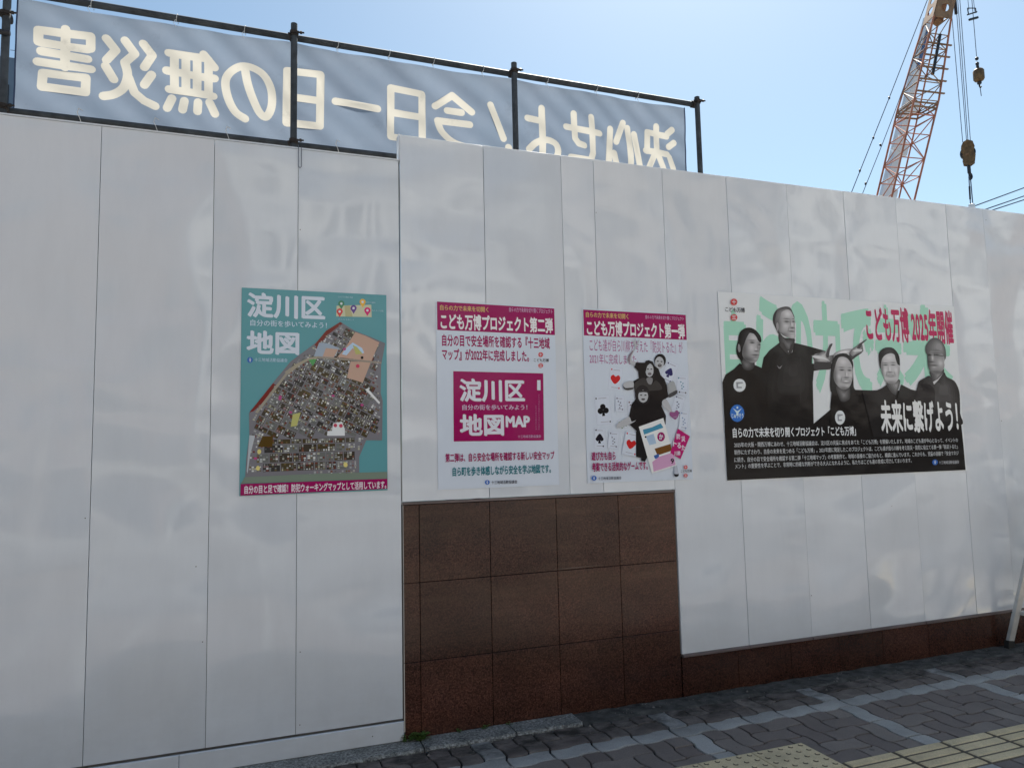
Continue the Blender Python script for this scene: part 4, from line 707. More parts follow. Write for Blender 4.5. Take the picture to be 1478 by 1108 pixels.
('p','portrait#110',(25,23,25),[(2.225,1.934),(2.237,1.971),(2.263,1.983),(2.291,1.972),(2.3,1.936),(2.297,1.881),(2.273,1.872),(2.233,1.88)],1),
('p','portrait#110',(150,152,155),[(2.293,1.924),(2.291,1.908),(2.284,1.895),(2.274,1.886),(2.264,1.883),(2.253,1.886),(2.244,1.894),(2.239,1.908),(2.238,1.923),(2.24,1.939),(2.247,1.952),(2.256,1.961),(2.267,1.965),(2.278,1.962),(2.287,1.953),(2.292,1.94)],0),
('p','portrait#110',(30,30,31),[(2.261,1.931),(2.261,1.929),(2.259,1.928),(2.257,1.927),(2.254,1.927),(2.252,1.927),(2.249,1.928),(2.248,1.929),(2.248,1.93),(2.248,1.932),(2.25,1.933),(2.252,1.934),(2.254,1.934),(2.257,1.934),(2.259,1.933),(2.261,1.932)],0),
('p','portrait#110',(30,30,31),[(2.286,1.931),(2.285,1.93),(2.283,1.928),(2.281,1.928),(2.279,1.927),(2.276,1.928),(2.274,1.928),(2.272,1.929),(2.272,1.931),(2.272,1.932),(2.274,1.933),(2.276,1.934),(2.279,1.934),(2.281,1.934),(2.284,1.933),(2.285,1.932)],0),
('p','portrait#110',(60,45,46),[(2.278,1.903),(2.277,1.9),(2.274,1.897),(2.27,1.895),(2.265,1.895),(2.26,1.895),(2.256,1.897),(2.254,1.899),(2.253,1.902),(2.254,1.905),(2.257,1.908),(2.261,1.909),(2.266,1.91),(2.271,1.909),(2.275,1.908),(2.277,1.905)],0),
('p','portrait#110',(108,108,110),[(2.275,1.904),(2.274,1.903),(2.272,1.901),(2.269,1.901),(2.265,1.9),(2.262,1.901),(2.259,1.901),(2.257,1.902),(2.256,1.904),(2.257,1.905),(2.259,1.906),(2.262,1.907),(2.266,1.907),(2.269,1.907),(2.272,1.906),(2.274,1.905)],0),
('p','portrait#110',(25,23,25),[(2.236,1.939),(2.262,1.969),(2.273,1.967),(2.251,1.949),(2.24,1.917)],1),
('p','portrait#110',(48,46,46),[(2.154,1.825),(2.181,1.861),(2.232,1.876),(2.272,1.835),(2.304,1.863),(2.339,1.836),(2.343,1.808),(2.26,1.799),(2.177,1.789)],1),
('p','portrait#110',(110,110,112),[(2.243,1.876),(2.284,1.876),(2.275,1.84),(2.252,1.844)],1),
('p','portrait#111',(30,28,30),[(2.161,1.762),(2.168,1.807),(2.205,1.834),(2.245,1.821),(2.259,1.781),(2.252,1.731),(2.215,1.717),(2.175,1.731)],1),
('p','portrait#111',(150,152,155),[(2.249,1.767),(2.245,1.752),(2.238,1.74),(2.226,1.732),(2.213,1.729),(2.2,1.732),(2.19,1.74),(2.183,1.752),(2.181,1.767),(2.184,1.781),(2.192,1.793),(2.203,1.802),(2.216,1.805),(2.229,1.802),(2.24,1.794),(2.247,1.782)],0),
('p','portrait#111',(38,36,38),[(2.175,1.78),(2.183,1.803),(2.25,1.803),(2.255,1.776),(2.244,1.79),(2.218,1.792),(2.188,1.789)],0),
('p','portrait#111',(36,36,37),[(2.209,1.774),(2.208,1.772),(2.207,1.771),(2.204,1.77),(2.201,1.77),(2.198,1.77),(2.196,1.771),(2.194,1.772),(2.193,1.774),(2.194,1.775),(2.196,1.776),(2.198,1.777),(2.201,1.777),(2.204,1.777),(2.207,1.776),(2.209,1.775)],0),
('p','portrait#111',(36,36,37),[(2.238,1.774),(2.238,1.772),(2.236,1.771),(2.233,1.771),(2.23,1.77),(2.227,1.771),(2.225,1.771),(2.223,1.772),(2.223,1.774),(2.223,1.775),(2.225,1.776),(2.228,1.777),(2.231,1.777),(2.234,1.777),(2.236,1.776),(2.238,1.775)],0),
('p','portrait#111',(51,45,46),[(2.228,1.749),(2.226,1.747),(2.223,1.745),(2.219,1.744),(2.214,1.743),(2.209,1.744),(2.204,1.745),(2.201,1.747),(2.201,1.749),(2.202,1.751),(2.205,1.753),(2.209,1.754),(2.214,1.754),(2.219,1.754),(2.224,1.753),(2.227,1.751)],0),
('p','portrait#111',(150,152,155),[(2.029,1.598),(2.111,1.644),(2.13,1.617),(2.16,1.625),(2.129,1.606),(2.048,1.582)],1),
('p','portrait#111',(24,22,24),[(2.157,1.559),(2.208,1.558),(2.227,1.406),(2.21,1.38),(2.185,1.385),(2.184,1.403),(2.151,1.409)],0),
('p','big_card#0',(188,192,202),[(2.177,1.586),(2.347,1.637),(2.425,1.351),(2.254,1.308)],0),
('p','big_card#0',(60,120,145),[(2.204,1.568),(2.266,1.582),(2.328,1.605),(2.345,1.579),(2.277,1.559),(2.229,1.544),(2.211,1.539)],0),
('p','big_card#0',(140,160,180),[(2.222,1.528),(2.276,1.543),(2.292,1.485),(2.244,1.476)],0),
('p','big_card#0',(15,15,18),[(2.227,1.525),(2.226,1.523),(2.225,1.521),(2.223,1.52),(2.22,1.52),(2.218,1.52),(2.216,1.521),(2.215,1.523),(2.215,1.525),(2.215,1.527),(2.217,1.529),(2.219,1.53),(2.221,1.53),(2.223,1.53),(2.225,1.529),(2.226,1.527)],0),
('p','big_card#0',(125,15,80),[(2.353,1.524),(2.35,1.514),(2.344,1.505),(2.335,1.499),(2.325,1.497),(2.315,1.499),(2.307,1.505),(2.301,1.514),(2.3,1.525),(2.302,1.535),(2.308,1.544),(2.317,1.55),(2.328,1.552),(2.338,1.55),(2.346,1.544),(2.351,1.535)],0),
('t','big_card#0',(176,180,184),'か',[2.312,1.508,2.341,1.541],0.04,0),
('p','big_card#0',(95,62,28),[(2.278,1.454),(2.389,1.481),(2.399,1.441),(2.297,1.414)],0),
('p','big_card#0',(50,80,135),[(2.271,1.413),(2.305,1.424),(2.308,1.399),(2.279,1.394)],0),
('p','big_card#0',(170,130,160),[(2.259,1.376),(2.306,1.406),(2.407,1.43),(2.419,1.356),(2.266,1.319)],0),
('t','big_card#0',(15,15,18),'9',[2.385,1.362,2.409,1.394],0.03,0),
('p','red_card#0',(150,25,90),[(2.445,1.572),(2.528,1.524),(2.454,1.388),(2.385,1.427)],0),
('t','red_card#0',(185,180,190),'防',[2.433,1.508,2.46,1.542],0.03,0),
('t','red_card#0',(185,180,190),'災',[2.466,1.492,2.494,1.526],0.03,0),
('t','red_card#0',(185,180,190),'ト',[2.406,1.466,2.433,1.5],0.03,0),
('t','red_card#0',(185,180,190),'る',[2.435,1.453,2.462,1.487],0.03,0),
('t','red_card#0',(185,180,190),'た',[2.464,1.439,2.491,1.473],0.03,0),
('t','red_card#0',(185,180,190),'川柳',[2.412,1.409,2.454,1.438],0.03,0),
('t','body_text#112',(125,8,72),'遊び方も自ら',[1.86,1.394,2.015,1.445],0.028,0),
('t','body_text#113',(125,8,72),'考案できる活気的なゲームです。',[1.861,1.33,2.226,1.383],0.028,0),
('p','emblem#114',(45,85,150),[(1.888,1.294),(1.886,1.288),(1.883,1.284),(1.877,1.281),(1.871,1.28),(1.865,1.281),(1.86,1.285),(1.857,1.289),(1.856,1.295),(1.858,1.3),(1.861,1.304),(1.866,1.307),(1.872,1.308),(1.878,1.307),(1.883,1.304),(1.887,1.299)],0),
('p','emblem#114',(176,180,184),[(1.875,1.3),(1.875,1.299),(1.874,1.298),(1.873,1.298),(1.872,1.298),(1.871,1.298),(1.87,1.299),(1.869,1.299),(1.869,1.301),(1.869,1.302),(1.87,1.302),(1.871,1.303),(1.872,1.303),(1.873,1.303),(1.874,1.302),(1.875,1.301)],0),
('p','emblem#114',(176,180,184),[(1.864,1.299),(1.872,1.294),(1.88,1.298),(1.874,1.291),(1.874,1.286),(1.869,1.286),(1.869,1.291)],0),
('t','emblem#114',(45,45,55),'十三地域活動協議会',[1.897,1.282,2.048,1.299],0.015,0),
('p','emblem#115',(165,60,62),[(2.501,1.338),(2.5,1.334),(2.497,1.33),(2.492,1.328),(2.487,1.327),(2.482,1.328),(2.477,1.331),(2.475,1.335),(2.474,1.339),(2.475,1.343),(2.478,1.347),(2.483,1.35),(2.488,1.35),(2.493,1.349),(2.498,1.347),(2.5,1.343)],0),
('p','emblem#115',(165,60,62),[(2.499,1.289),(2.497,1.284),(2.494,1.281),(2.49,1.278),(2.484,1.278),(2.479,1.279),(2.475,1.281),(2.472,1.285),(2.471,1.29),(2.473,1.294),(2.476,1.298),(2.48,1.3),(2.486,1.301),(2.491,1.3),(2.495,1.297),(2.498,1.293)],0),
('t','emblem#115',(176,180,184),'十',[2.479,1.332,2.495,1.346],0.03,0),
('t','emblem#115',(176,180,184),'三',[2.476,1.282,2.493,1.296],0.03,0),
('t','emblem#115',(20,17,18),'こども万博',[2.452,1.307,2.529,1.324],0.02,0),
('p','emblem#115',(28,28,32),[(2.437,1.297),(2.436,1.291),(2.432,1.287),(2.426,1.284),(2.419,1.283),(2.413,1.284),(2.408,1.288),(2.404,1.292),(2.403,1.298),(2.405,1.304),(2.409,1.308),(2.414,1.311),(2.421,1.312),(2.427,1.311),(2.433,1.308),(2.436,1.303)],0),
('p','emblem#115',(150,155,165),[(2.408,1.346),(2.428,1.351),(2.435,1.299),(2.406,1.3)],0)],
'wide':[
('t','background_lettering#116',(135,178,160),'自',[2.816,1.764,2.987,2.324],0.045,0),
('t','background_lettering#117',(135,178,160),'ら',[3.053,1.765,3.299,2.424],0.045,0),
('t','background_lettering#118',(135,178,160),'の',[3.298,1.766,3.514,2.404],0.045,0),
('t','background_lettering#119',(135,178,160),'力',[3.522,1.792,3.753,2.416],0.045,0),
('t','background_lettering#120',(135,178,160),'で',[3.766,1.768,4.048,2.383],0.045,0),
('t','background_lettering#121',(135,178,160),'未',[4.05,1.808,4.3,2.416],0.045,0),
('t','background_lettering#122',(135,178,160),'来',[4.3,1.824,4.769,2.433],0.045,0),
('t','headline#123',(150,22,72),'こども万博 2025年開催',[3.986,2.153,4.804,2.404],0.035,0),
('p','ground_panel#0',(21,18,18),[(2.773,1.588),(3.074,1.621),(3.485,1.594),(3.641,1.692),(3.844,1.819),(4.05,1.814),(4.403,1.819),(4.807,1.704),(4.809,1.636),(4.817,1.448),(4.82,1.252),(2.787,1.245),(2.777,1.518)],0),
('p','portrait#124',(21,18,18),[(3.09,1.91),(3.093,1.959),(3.111,2.02),(3.162,2.07),(3.227,2.111),(3.259,2.134),(3.312,2.068),(3.362,2.125),(3.484,2.104),(3.618,2.077),(3.543,2.057),(3.506,2.044),(3.499,1.991),(3.568,1.98),(3.662,1.969),(3.598,1.953),(3.511,1.941),(3.497,1.866),(3.483,1.569),(3.068,1.573)],0),
('p','portrait#124',(38,37,38),[(3.245,2.187),(3.288,2.155),(3.367,2.153),(3.358,2.107),(3.348,2.07),(3.331,2.045),(3.297,2.064),(3.259,2.105),(3.239,2.133)],1),
('p','portrait#124',(49,48,49),[(3.256,2.174),(3.292,2.147),(3.358,2.146),(3.351,2.107),(3.343,2.076),(3.328,2.054),(3.3,2.071),(3.268,2.105),(3.251,2.129)],1),
('p','portrait#124',(61,60,61),[(3.267,2.161),(3.297,2.139),(3.35,2.138),(3.344,2.107),(3.337,2.081),(3.326,2.064),(3.303,2.078),(3.277,2.105),(3.263,2.124)],1),
('p','portrait#124',(72,71,72),[(3.278,2.148),(3.301,2.132),(3.342,2.131),(3.337,2.107),(3.332,2.087),(3.323,2.074),(3.306,2.084),(3.286,2.105),(3.275,2.12)],1),
('p','portrait#124',(84,83,84),[(3.29,2.135),(3.305,2.124),(3.334,2.123),(3.331,2.107),(3.327,2.093),(3.321,2.084),(3.308,2.091),(3.295,2.106),(3.287,2.116)],1),
('p','portrait#124',(95,94,95),[(3.301,2.122),(3.31,2.116),(3.325,2.116),(3.324,2.106),(3.322,2.099),(3.318,2.094),(3.311,2.098),(3.304,2.106),(3.3,2.112)],1),
('p','portrait#124',(165,165,166),[(3.295,2.068),(3.317,2.069),(3.349,2.089),(3.345,2.066),(3.331,2.043)],0),
('p','portrait#124',(60,59,60),[(3.201,2.276),(3.211,2.309),(3.238,2.339),(3.277,2.356),(3.318,2.363),(3.348,2.355),(3.366,2.324),(3.376,2.283),(3.338,2.215),(3.249,2.179),(3.228,2.198),(3.213,2.227),(3.202,2.251)],1),
('p','portrait#124',(70,69,70),[(3.212,2.281),(3.221,2.311),(3.244,2.337),(3.279,2.352),(3.315,2.358),(3.341,2.351),(3.357,2.324),(3.366,2.288),(3.333,2.228),(3.255,2.196),(3.236,2.213),(3.222,2.238),(3.213,2.259)],1),
('p','portrait#124',(81,80,81),[(3.223,2.287),(3.231,2.312),(3.251,2.335),(3.281,2.348),(3.312,2.353),(3.335,2.347),(3.349,2.324),(3.356,2.292),(3.327,2.24),(3.26,2.213),(3.244,2.228),(3.232,2.249),(3.224,2.268)],1),
('p','portrait#124',(91,90,91),[(3.234,2.292),(3.241,2.314),(3.258,2.333),(3.283,2.343),(3.309,2.348),(3.328,2.343),(3.34,2.323),(3.346,2.297),(3.322,2.253),(3.266,2.23),(3.252,2.242),(3.242,2.261),(3.235,2.276)],1),
('p','portrait#124',(102,101,102),[(3.246,2.298),(3.251,2.315),(3.265,2.331),(3.285,2.339),(3.306,2.343),(3.322,2.339),(3.331,2.323),(3.337,2.301),(3.317,2.266),(3.271,2.247),(3.26,2.257),(3.252,2.272),(3.246,2.285)],1),
('p','portrait#124',(112,111,112),[(3.257,2.303),(3.261,2.316),(3.272,2.329),(3.287,2.335),(3.304,2.338),(3.316,2.335),(3.323,2.323),(3.327,2.306),(3.312,2.279),(3.276,2.264),(3.268,2.272),(3.262,2.283),(3.257,2.293)],1),
('p','portrait#124',(40,38,40),[(3.2,2.276),(3.211,2.309),(3.238,2.339),(3.228,2.302),(3.217,2.26),(3.222,2.223),(3.233,2.194),(3.213,2.227),(3.202,2.251)],1),
('p','portrait#124',(104,103,104),[(3.262,2.295),(3.274,2.325),(3.316,2.343),(3.346,2.338),(3.365,2.312),(3.376,2.283),(3.38,2.258),(3.376,2.237),(3.377,2.216),(3.374,2.191),(3.374,2.166),(3.361,2.151),(3.318,2.156),(3.274,2.171),(3.248,2.195),(3.243,2.232),(3.247,2.261)],1),
('g','portrait#124',146,[(3.262,2.295),(3.274,2.325),(3.316,2.343),(3.346,2.338),(3.365,2.312),(3.376,2.283),(3.38,2.258),(3.376,2.237),(3.377,2.216),(3.374,2.191),(3.374,2.166),(3.361,2.151),(3.318,2.156),(3.274,2.171),(3.248,2.195),(3.243,2.232),(3.247,2.261)],[(3.241,2.244,0.028,0.071,0,-55),(3.274,2.173,0.048,0.019,0,-50),(3.324,2.314,0.031,0.021,0,32),(3.301,2.234,0.023,0.015,0,18),(3.311,2.263,0.019,0.005,0,-95),(3.312,2.251,0.018,0.003,0,-25),(3.312,2.281,0.025,0.004,0,-60),(3.366,2.265,0.01,0.005,0,-95),(3.367,2.282,0.012,0.003,0,-60),(3.34,2.257,0.005,0.021,0,-28),(3.354,2.245,0.007,0.013,0,30),(3.354,2.223,0.017,0.005,0,-75),(3.347,2.199,0.023,0.004,0,-85),(3.347,2.19,0.015,0.003,0,15),(3.35,2.169,0.02,0.009,0,18),(3.323,2.214,0.004,0.017,-0.349,-30)],0.002),
('p','portrait#124',(120,118,120),[(3.226,2.244),(3.239,2.253),(3.245,2.224),(3.235,2.195),(3.226,2.211)],1),
('p','portrait#124',(130,129,130),[(3.685,2.056),(3.741,2.083),(3.84,2.097),(3.848,2.068),(3.793,2.061),(3.71,2.035)],1),
('p','portrait#124',(148,147,148),[(3.703,2.059),(3.747,2.081),(3.826,2.092),(3.833,2.069),(3.789,2.063),(3.723,2.043)],1),
('p','portrait#124',(167,166,167),[(3.72,2.063),(3.754,2.079),(3.813,2.087),(3.818,2.07),(3.785,2.065),(3.735,2.05)],1),
('p','portrait#124',(185,184,185),[(3.738,2.066),(3.76,2.077),(3.799,2.083),(3.803,2.071),(3.781,2.068),(3.748,2.058)],1),
('p','portrait#124',(75,74,75),[(3.498,2.042),(3.537,2.052),(3.602,2.079),(3.628,2.073),(3.656,2.119),(3.681,2.128),(3.675,2.113),(3.647,2.072),(3.647,2.04),(3.685,2.052),(3.677,2.013),(3.662,2),(3.646,1.96),(3.593,1.952),(3.517,1.951),(3.518,2.01)],1),
('p','portrait#124',(93,92,93),[(3.513,2.042),(3.546,2.05),(3.601,2.073),(3.623,2.068),(3.646,2.106),(3.667,2.114),(3.662,2.101),(3.638,2.067),(3.638,2.04),(3.67,2.05),(3.663,2.018),(3.651,2.007),(3.638,1.973),(3.593,1.966),(3.529,1.966),(3.53,2.015)],1),
('p','portrait#124',(111,110,111),[(3.528,2.042),(3.555,2.049),(3.6,2.067),(3.617,2.063),(3.636,2.094),(3.653,2.1),(3.649,2.09),(3.63,2.062),(3.63,2.04),(3.656,2.048),(3.65,2.022),(3.641,2.013),(3.629,1.986),(3.593,1.98),(3.541,1.98),(3.542,2.02)],1),
('p','portrait#124',(129,128,129),[(3.544,2.041),(3.565,2.047),(3.598,2.061),(3.612,2.058),(3.626,2.081),(3.639,2.086),(3.636,2.078),(3.621,2.057),(3.622,2.04),(3.641,2.046),(3.637,2.027),(3.63,2.02),(3.621,1.999),(3.593,1.995),(3.554,1.994),(3.554,2.025)],1),
('p','portrait#124',(147,146,147),[(3.559,2.041),(3.574,2.045),(3.597,2.055),(3.606,2.053),(3.616,2.069),(3.625,2.072),(3.623,2.067),(3.613,2.052),(3.613,2.041),(3.627,2.045),(3.624,2.031),(3.619,2.026),(3.613,2.012),(3.594,2.009),(3.566,2.009),(3.566,2.03)],1),
('p','portrait#124',(165,164,165),[(3.575,2.041),(3.583,2.043),(3.596,2.049),(3.601,2.047),(3.606,2.056),(3.612,2.058),(3.61,2.055),(3.605,2.047),(3.605,2.041),(3.612,2.043),(3.611,2.035),(3.608,2.033),(3.605,2.025),(3.594,2.023),(3.579,2.023),(3.579,2.035)],1),
('p','portrait#124',(48,46,48),[(3.52,1.997),(3.575,2.003),(3.659,1.996),(3.654,1.958),(3.593,1.95),(3.517,1.951)],1),
('p','portrait#124',(60,58,60),[(3.628,2.071),(3.658,2.117),(3.681,2.127),(3.655,2.08),(3.641,2.034),(3.62,2.037)],1),
('p','portrait#124',(175,175,176),[(3.505,2.039),(3.542,2.046),(3.604,2.033),(3.65,2.008),(3.603,2.02),(3.546,2.023),(3.51,2.031)],1),
('p','portrait#124',(85,84,85),[(3.821,2.068),(3.845,2.094),(3.885,2.117),(3.908,2.132),(3.934,2.14),(3.944,2.097),(3.938,2.079),(3.879,2.048),(3.839,2.021),(3.821,2.031)],1),
('p','portrait#124',(101,100,101),[(3.832,2.072),(3.852,2.094),(3.886,2.113),(3.905,2.126),(3.927,2.132),(3.935,2.096),(3.93,2.082),(3.881,2.055),(3.847,2.033),(3.832,2.041)],1),
('p','portrait#124',(117,116,117),[(3.843,2.076),(3.859,2.094),(3.886,2.11),(3.902,2.12),(3.919,2.125),(3.926,2.096),(3.922,2.084),(3.882,2.063),(3.855,2.045),(3.842,2.052)],1),
('p','portrait#124',(133,132,133),[(3.853,2.081),(3.866,2.095),(3.887,2.106),(3.899,2.114),(3.912,2.118),(3.917,2.096),(3.914,2.087),(3.884,2.07),(3.863,2.057),(3.853,2.062)],1),
('p','portrait#124',(149,148,149),[(3.864,2.085),(3.873,2.095),(3.887,2.103),(3.896,2.109),(3.905,2.111),(3.909,2.096),(3.906,2.089),(3.885,2.078),(3.871,2.068),(3.864,2.072)],1),
('p','portrait#124',(165,164,165),[(3.875,2.09),(3.88,2.095),(3.888,2.099),(3.893,2.103),(3.898,2.104),(3.9,2.095),(3.899,2.092),(3.887,2.086),(3.879,2.08),(3.875,2.082)],1),
('p','portrait#124',(55,53,55),[(3.823,2.063),(3.846,2.047),(3.88,2.061),(3.934,2.075),(3.879,2.044),(3.839,2.021),(3.821,2.031)],1),
('p','portrait#124',(55,53,55),[(3.89,2.108),(3.925,2.139),(3.977,2.166),(3.978,2.16),(3.936,2.131),(3.92,2.105),(3.9,2.1)],1),
('p','portrait#124',(175,175,176),[(3.85,2.086),(3.905,2.093),(3.933,2.096),(3.926,2.083),(3.882,2.078)],1),
('p','portrait#125',(21,18,18),[(3.189,2.034),(3.296,2.049),(3.403,2.064),(3.474,1.978),(3.453,1.692),(3.123,1.693)],1),
('p','portrait#125',(26,23,23),[(3.221,2.02),(3.306,2.032),(3.393,2.044),(3.449,1.975),(3.433,1.747),(3.167,1.746)],1),
('p','portrait#125',(30,28,28),[(3.253,2.006),(3.317,2.015),(3.382,2.024),(3.424,1.972),(3.412,1.801),(3.212,1.8)],1),
('p','portrait#125',(35,32,32),[(3.286,1.992),(3.328,1.998),(3.371,2.003),(3.4,1.969),(3.391,1.855),(3.258,1.854)],1),
('p','portrait#125',(40,37,37),[(3.318,1.978),(3.339,1.98),(3.361,1.983),(3.375,1.966),(3.371,1.909),(3.304,1.908)],1),
('p','portrait#125',(48,45,45),[(3.259,2.128),(3.278,2.12),(3.309,2.061),(3.301,2.046),(3.239,2.103)],0),
('p','portrait#125',(48,45,45),[(3.362,2.123),(3.339,2.062),(3.31,2.043),(3.308,2.055),(3.336,2.112)],0),
('p','portrait#125',(34,31,31),[(3.401,2.026),(3.41,2.027),(3.404,1.865),(3.383,1.692),(3.386,1.865)],0),
('p','portrait#125',(21,18,18),[(2.78,1.811),(2.786,1.858),(2.812,1.906),(2.878,1.943),(2.923,1.98),(2.979,1.957),(3.038,1.972),(3.092,1.953),(3.074,1.573),(2.772,1.576)],0),
('p','portrait#125',(50,49,50),[(2.934,2.016),(2.938,1.973),(2.952,1.944),(2.991,1.935),(3.024,1.949),(3.039,1.981),(3.021,2.013)],1),
('p','portrait#125',(61,60,61),[(2.942,2.007),(2.945,1.972),(2.956,1.949),(2.987,1.942),(3.014,1.953),(3.026,1.978),(3.012,2.004)],1),
('p','portrait#125',(72,72,72),[(2.95,1.997),(2.952,1.971),(2.961,1.954),(2.984,1.949),(3.004,1.957),(3.013,1.976),(3.002,1.995)],1),
('p','portrait#125',(84,83,84),[(2.957,1.988),(2.959,1.97),(2.965,1.959),(2.98,1.955),(2.993,1.961),(2.999,1.973),(2.992,1.986)],1),
('p','portrait#125',(95,94,95),[(2.965,1.978),(2.966,1.969),(2.969,1.964),(2.977,1.962),(2.983,1.965),(2.986,1.971),(2.983,1.977)],1),
('p','portrait#125',(16,15,16),[(2.985,2.208),(3.024,2.21),(3.06,2.196),(3.088,2.169),(3.099,2.145),(3.095,2.119),(3.058,2.123),(2.98,2.121),(2.957,2.06),(2.946,1.997),(2.925,2.005),(2.907,2.03),(2.901,2.058),(2.906,2.09),(2.918,2.123),(2.927,2.159),(2.946,2.188)],1),
('p','portrait#125',(22,22,22),[(2.988,2.202),(3.019,2.204),(3.048,2.193),(3.071,2.171),(3.08,2.151),(3.076,2.13),(3.046,2.133),(2.983,2.132),(2.965,2.082),(2.956,2.031),(2.939,2.037),(2.924,2.058),(2.919,2.081),(2.923,2.107),(2.933,2.133),(2.94,2.163),(2.955,2.186)],1),
('p','portrait#125',(29,28,29),[(2.99,2.197),(3.014,2.198),(3.037,2.19),(3.054,2.172),(3.061,2.157),(3.058,2.141),(3.035,2.144),(2.987,2.142),(2.972,2.104),(2.965,2.065),(2.952,2.069),(2.941,2.085),(2.937,2.103),(2.94,2.123),(2.948,2.143),(2.954,2.166),(2.965,2.184)],1),
('p','portrait#125',(36,34,36),[(2.992,2.191),(3.009,2.192),(3.025,2.186),(3.037,2.174),(3.042,2.164),(3.04,2.152),(3.024,2.154),(2.99,2.153),(2.98,2.126),(2.975,2.099),(2.966,2.102),(2.958,2.113),(2.955,2.125),(2.958,2.14),(2.963,2.154),(2.967,2.17),(2.975,2.183)],1),
('p','portrait#125',(42,41,42),[(2.995,2.186),(3.005,2.186),(3.013,2.183),(3.02,2.176),(3.023,2.17),(3.022,2.163),(3.013,2.164),(2.993,2.164),(2.988,2.148),(2.985,2.133),(2.98,2.134),(2.975,2.141),(2.974,2.148),(2.975,2.156),(2.978,2.164),(2.98,2.173),(2.985,2.181)],1),
('p','portrait#125',(100,99,100),[(2.997,2.162),(3.012,2.177),(3.037,2.179),(3.06,2.16),(3.082,2.128),(3.091,2.116),(3.09,2.088),(3.082,2.063),(3.079,2.043),(3.071,2.02),(3.055,1.997),(3.03,1.985),(3.001,1.988),(2.968,2.004),(2.946,2.031),(2.951,2.072),(2.965,2.104),(2.981,2.137)],1),
('g','portrait#125',142,[(2.997,2.162),(3.012,2.177),(3.037,2.179),(3.06,2.16),(3.082,2.128),(3.091,2.116),(3.09,2.088),(3.082,2.063),(3.079,2.043),(3.071,2.02),(3.055,1.997),(3.03,1.985),(3.001,1.988),(2.968,2.004),(2.946,2.031),(2.951,2.072),(2.965,2.104),(2.981,2.137)],[(2.955,2.072,0.041,0.085,0,-60),(2.992,2.004,0.063,0.02,0,-50),(3.04,2.147,0.029,0.02,0,22),(3.016,2.081,0.027,0.022,0,26),(3.082,2.079,0.01,0.024,0,-30),(3.027,2.115,0.016,0.005,0,-100),(3.026,2.129,0.024,0.004,0,-60),(3.082,2.104,0.011,0.004,0,-95),(3.079,2.117,0.014,0.003,0,-55),(3.066,2.087,0.006,0.02,0,-25),(3.056,2.061,0.016,0.004,0,-65),(3.055,2.072,0.007,0.006,0,28),(3.048,2.036,0.026,0.004,0,-85),(3.05,2.025,0.017,0.004,0,-30),(3.043,2.007,0.015,0.007,0,20)],0.002),
('p','portrait#125',(20,18,20),[(3.013,2.179),(3.042,2.188),(3.071,2.172),(3.096,2.141),(3.095,2.119),(3.077,2.126),(3.06,2.154),(3.041,2.173)],1),
('p','portrait#125',(110,108,110),[(2.92,2.103),(2.933,2.091),(2.933,2.059),(2.921,2.051),(2.914,2.075)],1),
('p','portrait#126',(21,18,18),[(3.612,1.53),(3.629,1.705),(3.65,1.818),(3.844,1.819),(3.869,1.692),(3.885,1.527)],0),
('p','portrait#126',(20,19,20),[(3.638,1.823),(3.64,1.882),(3.65,1.941),(3.665,2),(3.689,2.039),(3.728,2.059),(3.772,2.065),(3.812,2.054),(3.84,2.021),(3.848,1.987),(3.842,1.953),(3.841,1.901),(3.84,1.833),(3.859,1.8),(3.665,1.798)],1),
('p','portrait#126',(26,25,26),[(3.65,1.857),(3.652,1.905),(3.66,1.953),(3.672,2.001),(3.692,2.033),(3.724,2.049),(3.759,2.054),(3.791,2.045),(3.814,2.018),(3.821,1.99),(3.816,1.963),(3.815,1.921),(3.814,1.866),(3.829,1.838),(3.672,1.837)],1),
('p','portrait#126',(32,31,32),[(3.662,1.891),(3.663,1.928),(3.67,1.965),(3.679,2.002),(3.694,2.026),(3.719,2.039),(3.746,2.043),(3.771,2.035),(3.788,2.015),(3.793,1.994),(3.789,1.973),(3.789,1.941),(3.788,1.898),(3.8,1.877),(3.679,1.876)],1),
('p','portrait#126',(38,37,38),[(3.674,1.925),(3.675,1.951),(3.68,1.977),(3.686,2.003),(3.697,2.02),(3.714,2.029),(3.733,2.031),(3.75,2.026),(3.762,2.012),(3.766,1.997),(3.763,1.982),(3.763,1.96),(3.762,1.93),(3.771,1.916),(3.686,1.914)],1),
('p','portrait#126',(44,43,44),[(3.687,1.96),(3.687,1.974),(3.689,1.989),(3.693,2.004),(3.699,2.014),(3.709,2.019),(3.72,2.02),(3.73,2.017),(3.737,2.009),(3.739,2.001),(3.737,1.992),(3.737,1.98),(3.737,1.963),(3.742,1.954),(3.693,1.953)],1),
('p','portrait#126',(55,54,55),[(3.69,1.841),(3.774,1.82),(3.805,1.833),(3.799,1.765),(3.773,1.744),(3.735,1.737),(3.71,1.757)],1),
('p','portrait#126',(69,68,69),[(3.702,1.829),(3.769,1.813),(3.793,1.823),(3.789,1.769),(3.768,1.752),(3.738,1.746),(3.718,1.762)],1),
('p','portrait#126',(82,82,82),[(3.713,1.817),(3.764,1.805),(3.782,1.813),(3.779,1.772),(3.763,1.759),(3.741,1.755),(3.725,1.767)],1),
('p','portrait#126',(96,95,96),[(3.725,1.805),(3.759,1.797),(3.771,1.802),(3.769,1.775),(3.759,1.767),(3.743,1.764),(3.733,1.772)],1),
('p','portrait#126',(110,109,110),[(3.737,1.794),(3.754,1.79),(3.76,1.792),(3.759,1.779),(3.754,1.774),(3.746,1.773),(3.741,1.777)],1),
